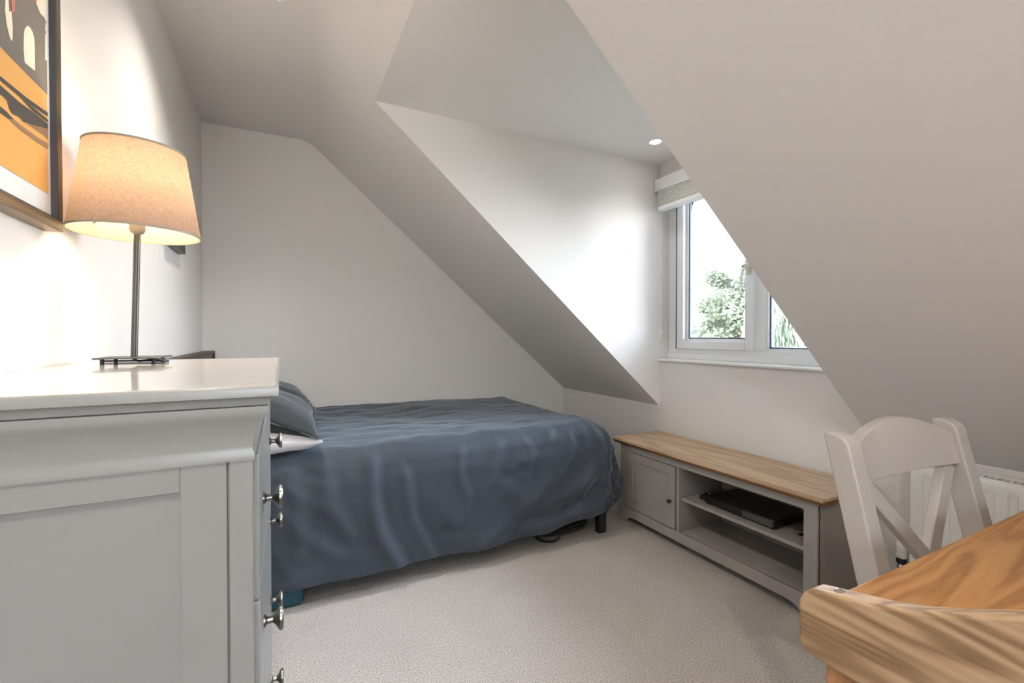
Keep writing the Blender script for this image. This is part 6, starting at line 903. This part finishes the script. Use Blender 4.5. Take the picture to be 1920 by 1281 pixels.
def pillow(name, sx, sy, h, mat, loc, rot, label, cat='pillow', flange=0, seed=0):
    b = MB(); N = 26; rnd = random.Random(seed)
    def pt(u, v, s):
        # u,v in -1..1
        e = (1-abs(u)**3.2)*(1-abs(v)**3.2); e = max(0, e)**.55
        pin = 1-.07*(1-abs(v)**2)*abs(u)**4
        pin2 = 1-.07*(1-abs(u)**2)*abs(v)**4
        w = .10*noise.noise(Vector((u*2.2+seed, v*2.2, s)))+.06*noise.noise(Vector((u*6+seed, v*6, s*2)))
        return (u*sx/2*pin, v*sy/2*pin2, s*h/2*e*(1+w)+.006*noise.noise(Vector((u*3, v*3, seed))))
    G = {}
    for s in (1, -1):
        for i in range(N+1):
            for j in range(N+1):
                u, v = -1+2*i/N, -1+2*j/N
                if s == -1 and (i in (0, N) or j in (0, N)): G[(s, i, j)] = G[(1, i, j)]
                else: G[(s, i, j)] = b.bm.verts.new(pt(u, v, s))
        for i in range(N):
            for j in range(N):
                f = [G[(s, i, j)], G[(s, i+1, j)], G[(s, i+1, j+1)], G[(s, i, j+1)]]
                b._f(f if s == 1 else f[::-1])
    if flange:
        rim = [(i, 0) for i in range(N)]+[(N, j) for j in range(N)]+[(i, N) for i in range(N, 0, -1)]+[(0, j) for j in range(N, 0, -1)]
        fl = flange
        outer = []
        for k, (i, j) in enumerate(rim):
            u, v = -1+2*i/N, -1+2*j/N; p = G[(1, i, j)].co
            du = fl if u == 1 else -fl if u == -1 else 0; dvv = fl if v == 1 else -fl if v == -1 else 0
            outer.append([b.bm.verts.new((p.x+du, p.y+dvv, p.z+.006*sin(k*.9+seed)+t_)) for t_ in (.002, -.002)])
        for k in range(len(rim)):
            k2 = (k+1) % len(rim); a, c = G[(1,)+rim[k]], G[(1,)+rim[k2]]
            b._f([a, c, outer[k2][0], outer[k][0]]); b._f([outer[k][0], outer[k2][0], outer[k2][1], outer[k][1]]); b._f([c, a, outer[k][1], outer[k2][1]])
    o = b.build(name, mat, sub=1); o.location = loc; o.rotation_euler = rot
    return tag(o, label, cat)
pillow('pillow', .52, .70, .13, M['pillow_w'], (-.105, 2.40, .672), (0, radians(0), radians(2)), 'white pillow lying flat at the bottom of the near stack on the bed', seed=1)
pillow('pillow', .56, .70, .17, M['pillow_d'], (-.10, 2.43, .80), (0, radians(24), radians(-2)), 'dark charcoal pillow slanting on top of the nearer white pillow', flange=.012, seed=2)
pillow('pillow', .50, .62, .14, M['pillow_w'], (-.10, 3.03, .668), (0, 0, 0), 'white pillow lying flat under the rear dark pillow by the back wall', seed=5)
pillow('pillow', .52, .60, .16, M['pillow_d'], (-.09, 3.04, .80), (0, radians(22), radians(3)), 'dark charcoal pillow with a stitched flange edge nearest the back wall', flange=.04, seed=9)

# under the bed
t = thing('storage_box', (-.12, 2.28, 0), 'teal plastic storage box pushed under the near side of the bed', 'box'); 
b = MB(); b.box((-.2, -.215, 0), (.2, .2, .115)); b.build('box_body', M['teal'], t, bevel=.02, seg=4)
b = MB(); b.box((-.205, -.22, .112), (.205, .205, .128)); b.build('box_lid', M['teal'], t, bevel=.006)
t = thing('holdall_bag', (1.40, 2.32, 0), 'flat black fabric bag with a loose strap lying under the foot of the bed', 'bag')
b = MB(); rs = []
for k in range(13):
    a = -1+k/6; w = .23*math.sqrt(max(.02, 1-abs(a)**3)); hh = .075*math.sqrt(max(.04, 1-abs(a)**4))
    rs.append([(a*.24, w*cos(q_), .038+hh*.5*(1 if sin(q_) > 0 else .98)*sin(q_)) for q_ in [2*pi*m_/24 for m_ in range(24)]])
b.rings(rs); b.build('bag_body', M['bag'], t, smooth=True)
b = MB()
path = [(-.16, -.13, .05), (-.18, -.19, .02), (-.13, -.235, .006), (-.07, -.245, .006), (-.035, -.23, .03), (-.02, -.21, .045), (.08, -.215, .05), (.19, -.17, .055)]
rs = [[(x-.002, y-.0, z-.012), (x+.002, y-.0, z-.012), (x+.002, y, z+.012), (x-.002, y, z+.012)] if 0 else [(x, y-.002, max(.001, z-.011)), (x, y+.002, max(.001, z-.011)), (x, y+.002, z+.011), (x, y-.002, z+.011)] for x, y, z in path]
b.rings(rs); b.build('strap', M['bag'], t, sub=1)

# ---------------------------------------------------------------- tv stand
TY0, TY1, TX0, TXB = 1.035, 2.185, 1.86, 2.205
tv = thing('tv_stand', (2.03, 1.61, 0), 'low grey painted media stand with an oak top against the window wall', 'tv stand'); O = tv.location.copy()
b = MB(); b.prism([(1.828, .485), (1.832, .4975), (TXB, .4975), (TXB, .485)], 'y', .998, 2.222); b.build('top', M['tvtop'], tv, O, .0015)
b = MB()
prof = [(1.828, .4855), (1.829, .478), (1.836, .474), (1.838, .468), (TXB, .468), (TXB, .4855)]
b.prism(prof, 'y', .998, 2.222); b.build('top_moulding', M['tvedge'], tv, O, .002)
b = MB()
b.box((TX0+.012, TY0, .0), (TXB, TY0+.018, .468)); b.box((TX0+.012, TY1-.018, 0), (TXB, TY1, .468))     # sides
b.box((TX0, TY0, .0), (TX0+.02, TY0+.052, .468)); b.box((TX0, TY1-.05, .0), (TX0+.02, TY1, .468))         # posts
b.box((TX0+.001, TY0+.052, .428), (TX0+.02, TY1-.05, .468))                                               # top rail
b.box((TX0+.002, 1.728, .085), (TXB-.012, 1.744, .43))                                                    # divider
b.box((TX0+.02, TY0+.018, .073), (TXB-.012, TY1-.018, .088))                                              # floor
b.build('cabinet_body', M['tv'], tv, O, .001)
b = MB(); b.box((TXB-.012, TY0+.018, .06), (TXB-.004, TY1-.018, .468)); b.build('back_panel', M['tvin'], tv, O)
b = MB(); b.box((TX0+.022, TY0+.018, .250), (TXB-.012, 1.728, .266)); b.build('shelf', M['tv'], tv, O, .001)
def skirt(y0, y1):
    pts = [(y0, 0), (y0+.055, 0)]+bez((y0+.055, 0), (y0+.075, .036), (y0+.125, .038), 8)[1:]+bez((y1-.125, .038), (y1-.075, .036), (y1-.055, 0), 8)+[(y1, 0), (y1, .088), (y0, .088)]
    return pts
b = MB(); b.prism(skirt(TY0-.008, TY1+.008), 'x', TX0-.010, TX0+.006); b.box((TX0+.006, TY0-.008, .0), (TXB, TY0+.002, .075)); b.build('plinth', M['tv'], tv, O, .002)
b = MB(); DY0, DY1 = 1.752, 2.128
b.box((TX0+.004, DY0, .092), (TX0+.016, DY1, .424))
ring(b, DY0, DY1, .092, .424, .048, TX0-.004, TX0+.008)
dr = b.build('door', M['tv'], tv, O, .0015)
b = MB(); b.lathe([(.004, .0), (.0045, -.008), (.009, -.013), (.011, -.018), (.009, -.023), (.003, -.025)], (TX0-.004, 1.776, .238), 'x', 20); b.build('door_knob', M['blackknob'], dr, O, smooth=True)
# things on its shelf
t = thing('disc_recorder', (2.01, 1.44, .266), 'slim black disc recorder with a ribbed front on the stand shelf', 'disc player')
b = MB(); b.box((-.085, -.19, .006), (.15, .175, .042)); b.box((-.09, -.19, .009), (-.085, .175, .040)); b.build('case', M['black'], t, bevel=.003)
b = MB()
for k in range(6): b.box((-.0935, -.187, .0125+k*.0045), (-.090, -.04, .0142+k*.0045))
b.build('front_vent', plain('vent_plastic', (.16, .16, .165), .4), t)
for x, y in ((-.07, -.17), (-.07, .16), (.13, -.17), (.13, .16)):
    b = MB(); b.cyl((x, y, 0), (x, y, .006), .009, seg=16); b.build('foot', M['blackm'], t)
b = MB(); b.tube([(.15, -.12, .02), (.165, -.15, .012), (.168, -.2, .004), (.16, -.26, .004), (.165, -.33, .004)], .0035); b.build('cable', M['black'], t, smooth=True)
t = thing('remote_control', (2.045, 1.668, .266), 'black remote control lying on the stand shelf beside the disc recorder', 'remote control', rotz=radians(8))
b = MB(); b.prism([(-.09+.01*(1-cos(a)), 0) for a in ()]+[(-.092, -.017), (-.085, -.023), (-.03, -.023), (.0, -.019), (.085, -.021), (.092, -.015), (.092, .015), (.085, .021), (.0, .019), (-.03, .023), (-.085, .023), (-.092, .017)], 'z', .0, .018); b.build('remote_body', M['black'], t, bevel=.004, seg=3)
b = MB(); b.lathe([(.0145, .0175), (.0145, .0195), (.008, .0205), (.008, .019), (.002, .019)], (-.035, 0, 0), 'z', 20); b.build('dial', M['chrome'], t, smooth=True)
b = MB()
for i in range(5):
    for j in range(3): b.cyl((.005+i*.016, -.011+j*.011, .0178), (.005+i*.016, -.011+j*.011, .0196), .0036, seg=10)
b.build('buttons', plain('remote_buttons', (.25, .25, .26), .5), t)
t = thing('pen', (1.975, 1.17, .266), 'short black pen with a silver tip near the right end of the stand shelf', 'pen', rotz=radians(-38))
b = MB(); b.cyl((-.005, 0, .005), (.09, 0, .005), .0048, .0045, 14); b.build('barrel', M['black'], t, smooth=True)
b = MB(); b.cyl((-.022, 0, .005), (-.005, 0, .005), .0012, .0048, 14); b.build('tip', M['chrome'], t, smooth=True)

# ---------------------------------------------------------------- radiator
rd = thing('radiator', (2.17, .40, .12), 'white ribbed panel radiator on the low wall behind the cross-back chair', 'radiator'); O = rd.location.copy()
RY0, RY1, RZ0, RZ1, RX = -.25, .845, .13, .635, 2.12
b = MB()
# pressed front panel: sampled sheet with vertical flutes
flutes = []
y = RY1-.047
while y > RY0+.04: flutes.append(y); y -= .0555
ny, nz = 400, 60; G = []
for i in range(ny+1):
    row = []; yy = RY0+(RY1-RY0)*i/ny
    for k in range(nz+1):
        zz = RZ0+(RZ1-RZ0)*k/nz
        d = min(abs(yy-f_) for f_ in flutes); endz = min(zz-(RZ0+.04), (RZ1-.034)-zz)
        r_ = math.hypot(d, max(0, .011-endz)) if endz < .011 else d
        g_ = max(0, min(1, (.0135-r_)/.006)); g_ = g_*g_*(3-2*g_) if endz > -.01 else 0
        e_ = min(zz-RZ0, RZ1-zz); lip = .006*(1-min(1, e_/.012))**2
        row.append(b.bm.verts.new((RX+.007*g_+lip, yy, zz)))
    G.append(row)
for i in range(ny):
    for k in range(nz): b._f([G[i][k], G[i][k+1], G[i+1][k+1], G[i+1][k]])
b.build('front_panel', M['rad'], rd, O, smooth=True)
b = MB(); b.box((RX+.07, RY0, RZ0), (RX+.076, RY1, RZ1)); b.build('rear_panel', M['rad'], rd, O)
b = MB(); b.box((RX+.004, RY0, RZ1-.004), (RX+.014, RY1, RZ1+.004)); b.box((RX+.066, RY0, RZ1-.004), (RX+.076, RY1, RZ1+.006))
yy = RY0+.01
while yy < RY1-.01: b.box((RX+.014, yy, RZ1-.003), (RX+.066, yy+.006, RZ1)); yy += .018
b.build('top_grille', M['rad'], rd, O)
for y in (RY1, RY0-.004):
    b = MB(); b.box((RX+.004, y, RZ0+.006), (RX+.076, y+.004, RZ1+.003)); b.build('side_cover', M['rad'], rd, O, .001)
for y in (RY0+.15, RY1-.15):
    b = MB(); b.box((RX+.076, y-.02, RZ0+.05), (XR-.002, y+.02, RZ1-.05)); b.build('wall_bracket', M['rad'], rd, O)
vx, vy = 2.155, .886
b = MB(); b.cyl((vx, vy, 0), (vx, vy, .20), .0075); b.lathe([(.012, .19), (.014, .20), (.014, .225), (.010, .232)], (vx, vy, 0), 'z', 18); b.cyl((vx, vy, .21), (vx, RY1-.01, .21), .010)
b.build('valve_tail', M['chrome'], rd, O, smooth=True)
b = MB(); b.lathe([(.013, .232), (.0165, .236), (.0165, .252), (.0135, .254)], (vx, vy, 0), 'z', 24); b.build('valve_ring', M['blackm'], rd, O, smooth=True)
b = MB(); b.lathe([(.014, .254), (.020, .258), (.021, .275), (.0195, .277), (.0215, .280), (.0215, .318), (.019, .322), (.002, .323)], (vx, vy, 0), 'z', 28); b.build('thermostat_head', M['plastic_w'], rd, O, smooth=True)

# ---------------------------------------------------------------- oak table
tb = thing('oak_table', (1.2, -.05, 0), 'orange-brown oak table in the right foreground with a flat grained top', 'table'); O = tb.location.copy()
b = MB(); b.box((.668, -.47, .724), (1.78, .367, .75)); b.build('tabletop', M['table'], tb, O, .004, seg=3)
b = MB(); b.box((.76, -.38, .64), (1.69, -.36, .724)); b.box((.76, .26, .64), (1.69, .28, .724)); b.box((.76, -.36, .64), (.78, .26, .724)); b.box((1.67, -.36, .64), (1.69, .26, .724)); b.build('apron', M['post'], tb, O, .002)
for x, y in ((.73, -.41), (1.66, -.41), (.73, .245), (1.66, .245)):
    b = MB(); b.box((x, y, 0), (x+.06, y+.06, .724)); b.build('leg', M['post'], tb, O, .004)

# ---------------------------------------------------------------- white cross-back chair (local: back at +y, faces -y)
wc = thing('dining_chair', (1.29, .456, 0), 'white painted chair with crossed back bars on the far side of the oak table', 'chair', rotz=radians(-3.4))
HW = .237
def yb(z):   # back post front face in local y
    pts = [(0, .05), (.25, -.01), (.45, -.045), (.66, .004), (.91, .062)]
    for (a, ya), (c, yc) in zip(pts, pts[1:]):
        if z <= c: return ya+(yc-ya)*(z-a)/(c-a)
    return pts[-1][1]
zs = [0, .08, .16, .25, .32, .38, .45, .52, .60, .70, .80, .86, .89]
for s in (-1, 1):
    b = MB(); xo = s*HW; xi = s*(HW-.045)
    front = [(yb(z), z) for z in zs]+[(yb(.90)+.006, .901), (yb(.905)+.02, .909)]
    back = [(yb(.905)+.044, .911), (yb(.90)+.05, .905)]+[(yb(z)+.048, z) for z in zs[::-1]]
    b.prism(front+back, 'x', min(xo, xi), max(xo, xi)); b.build('back_post', M['chair'], wc, bevel=.005, seg=3)
# crest rail, arched, slightly curved in plan
b = MB(); rs = []
for k in range(25):
    u = -1+2*k/24; x = u*(HW-.044); au = abs(u)
    top = .882+.046*(1-au**1.8)
    bot = .806
    off = .012+.014*(1-u*u)
    r_ = []
    for (z, dy) in ((bot, 0), (top-.004, 0), (top, .004), (top, .020), (top-.004, .024), (bot, .024)):
        r_.append((x, yb(z)+off+dy, z))
    rs.append(r_)
b.rings(rs); b.build('crest_rail', M['chair'], wc, bevel=.0015)
def bar(x0, z0, x1, z1, w, dy0, dy1, bow=0):
    b = MB(); rs = []; d = Vector((x1-x0, 0, z1-z0)).normalized(); nrm = Vector((-d.z, 0, d.x))
    for k in range(9):
        t_ = k/8; x = x0+(x1-x0)*t_; z = z0+(z1-z0)*t_
        r_ = []
        for sgn, dy in ((-1, dy0), (1, dy0), (1, dy1), (-1, dy1)):
            px, pz = x+nrm.x*w/2*sgn, z+nrm.z*w/2*sgn
            r_.append((px, yb(pz)+dy, pz))
        rs.append(r_)
    b.rings(rs); return b.build('cross_bar', M['chair'], wc, bevel=.002)
bar(-.178, .806, .178, .42, .036, .022, .042); bar(.178, .806, -.178, .42, .036, .024, .044)
b = MB(); b.box((-(HW-.044), -.035, .43), (HW-.044, -.01, .46)); b.build('lower_rail', M['chair'], wc, bevel=.003)
b = MB(); b.prism([(-.20, -.07), (.20, -.07), (.205, -.08), (.22, -.44), (.20, -.465), (-.20, -.465), (-.22, -.44), (-.205, -.08)], 'z', .43, .452); b.build('seat', M['chair'], wc, bevel=.006, seg=3)
b = MB(); b.box((-.19, -.43, .37), (.19, -.41, .43)); b.box((-.20, -.43, .37), (-.18, -.05, .43)); b.box((.18, -.43, .37), (.20, -.05, .43)); b.build('seat_frame', M['chair'], wc, bevel=.002)
for s in (-1, 1):
    b = MB(); b.hexa([(s*.195-.015, -.43, 0), (s*.195+.015, -.43, 0), (s*.195+.015, -.40, 0), (s*.195-.015, -.40, 0), (s*.195-.02, -.435, .43), (s*.195+.02, -.435, .43), (s*.195+.02, -.395, .43), (s*.195-.02, -.395, .43)]); b.build('front_leg', M['chair'], wc, bevel=.003)
    b = MB(); b.box((s*.205-.01, -.41, .17), (s*.205+.01, -.01, .20)); b.build('stretcher', M['chair'], wc, bevel=.002)

# ---------------------------------------------------------------- oak chair in the near foreground (its back towards us)
oc = thing('dining_chair', (.60, .055, 0), 'oak chair with a broad curved top rail at the near left end of the table', 'chair'); O = oc.location.copy()
hy = .23; yc = .055
tops = [(.2300, .845), (.2255, .855), (.217, .8625), (.205, .8655), (.185, .870), (.158, .8765), (.130, .886), (.105, .897), (.08, .910), (.06, .920), (.035, .931), (.012, .936), (0, .937)]
b = MB(); rs = []
out = [(yc+a, z) for a, z in tops]+[(yc-a, z) for a, z in tops[::-1][1:]]
outl = [(yc+hy, .803), (yc+hy-.006, .795), (yc+hy-.016, .793)]
pts = [(yc-hy+.016, .793), (yc-hy+.006, .795), (yc-hy, .803)][::1]
ptsall = [(yc+hy-.016, .793), (yc+hy-.006, .795), (yc+hy, .803)]+out+[(yc-hy, .803), (yc-hy+.006, .795), (yc-hy+.016, .793)]
b.prism(ptsall, 'x', .480, .503)
b.build('crest_rail', M['rail'], oc, O, .003, seg=3)
b = MB(); b.lathe([(.0045, 0), (.0045, .0018), (.003, .0026), (.001, .0028)], (.492, yc+.197, .8665), 'z', 14); b.build('screw_cap', M['chrome'], oc, O, smooth=True)
for s in (-1, 1):
    y0 = yc+s*(hy-.025); y1 = yc+s*(hy-.075)
    b = MB(); b.box((.483, min(y0, y1), 0), (.506, max(y0, y1), .80)); b.build('back_post', M['post'], oc, O, .003)
b = MB(); b.box((.486, yc-.16, .60), (.502, yc+.16, .66)); b.build('back_rail', M['rail'], oc, O, .003)
b = MB(); b.box((.483, yc-.215, .44), (.89, yc+.215, .462)); b.build('seat', M['rail'], oc, O, .006)
for s in (-1, 1):
    b = MB(); b.box((.84, yc+s*.19-.018, 0), (.876, yc+s*.19+.018, .44)); b.build('front_leg', M['post'], oc, O, .003)

# ---------------------------------------------------------------- outside the window
GZ = -5.2
b = MB(); b.box((2.6, -60, GZ-.2), (140, 120, GZ)); struct(b.build('ground_outside', M['lawn']))
def tree(name, base, h, cr, nleaf, size, mat, label, seed, droop=0, zc=.62, group=None):
    rnd = random.Random(seed); t = thing(name, base, label, 'tree', group)
    b = MB(); b.cyl((0, 0, 0), (.1, .05, h*.45), cr*.09, cr*.05, 10); tips = []
    for k in range(9):
        a = rnd.uniform(0, 2*pi); q_ = rnd.uniform(.35, .8); e = Vector((cos(a)*cr*q_, sin(a)*cr*q_, h*rnd.uniform(.6, .92)))
        b.cyl((.1, .05, h*.4), e, cr*.035, cr*.01, 6); tips.append(e)
    b.build('trunk', M['bark'], t, smooth=True)
    b = MB(); clumps = []
    for k in range(75):
        a = rnd.uniform(0, 2*pi); u = rnd.uniform(-1, 1); rr = cr*rnd.uniform(.45, .92)
        clumps.append((Vector((cos(a)*math.sqrt(1-u*u)*rr, sin(a)*math.sqrt(1-u*u)*rr, h*zc+u*rr*(h*(1-zc)/cr)*.92)), cr*rnd.uniform(.18, .34)))
    for k in range(nleaf):
        c, r = rnd.choice(clumps); d = Vector((rnd.gauss(0, 1), rnd.gauss(0, 1), rnd.gauss(0, .8))).normalized()*r*rnd.uniform(.5, 1.05)
        p = c+d; 
        if droop: p.z -= abs(rnd.gauss(0, 1))*droop
        s = size*rnd.uniform(.6, 1.3); a = Vector((rnd.gauss(0, 1), rnd.gauss(0, 1), rnd.gauss(0, 1))).normalized(); e = a.orthogonal().normalized()*s*.5; a = a*s
        if droop: a = Vector((0, 0, -1))*s*2.2; e = Vector((rnd.gauss(0, 1), rnd.gauss(0, 1), 0)).normalized()*s*.3
        b.poly([p-a*.5, p+e, p+a*.5, p-e])
    b.build('foliage', mat, t)
tree('garden_tree', (16.2, 11.7, GZ), 9.9, 2.1, 52000, .12, M['leaf'], 'leafy pale green tree seen through the left casement', 3, zc=.66)
tree('willow_tree', (11.2, 6.9, GZ), 8.0, 1.2, 20000, .11, M['leaf2'], 'pale willow-like tree seen through the right-hand window pane', 8, droop=.5, zc=.68)
tree('distant_tree', (29, 26.0, GZ), 7.6, 2.6, 5000, .3, M['leaf3'], 'hazy distant tree at the far left edge of the window view', 12)
t = thing('neighbour_house', (24, 20, GZ), 'neighbouring house with a grey-blue roof low in the left casement view', 'house')
b = MB(); b.box((-4, -3.2, 0), (4, 3.2, 4.4)); b.build('house_walls', M['render'], t)
b = MB(); b.prism([(-4.4, 4.3), (4.4, 4.3), (0, 6.42)], 'y', -3.5, 3.5); b.build('roof', M['tile'], t)
b = MB(); b.box((-.4, 1.4, 5.6), (.4, 2.2, 6.3)); b.build('chimney', M['render'], t)
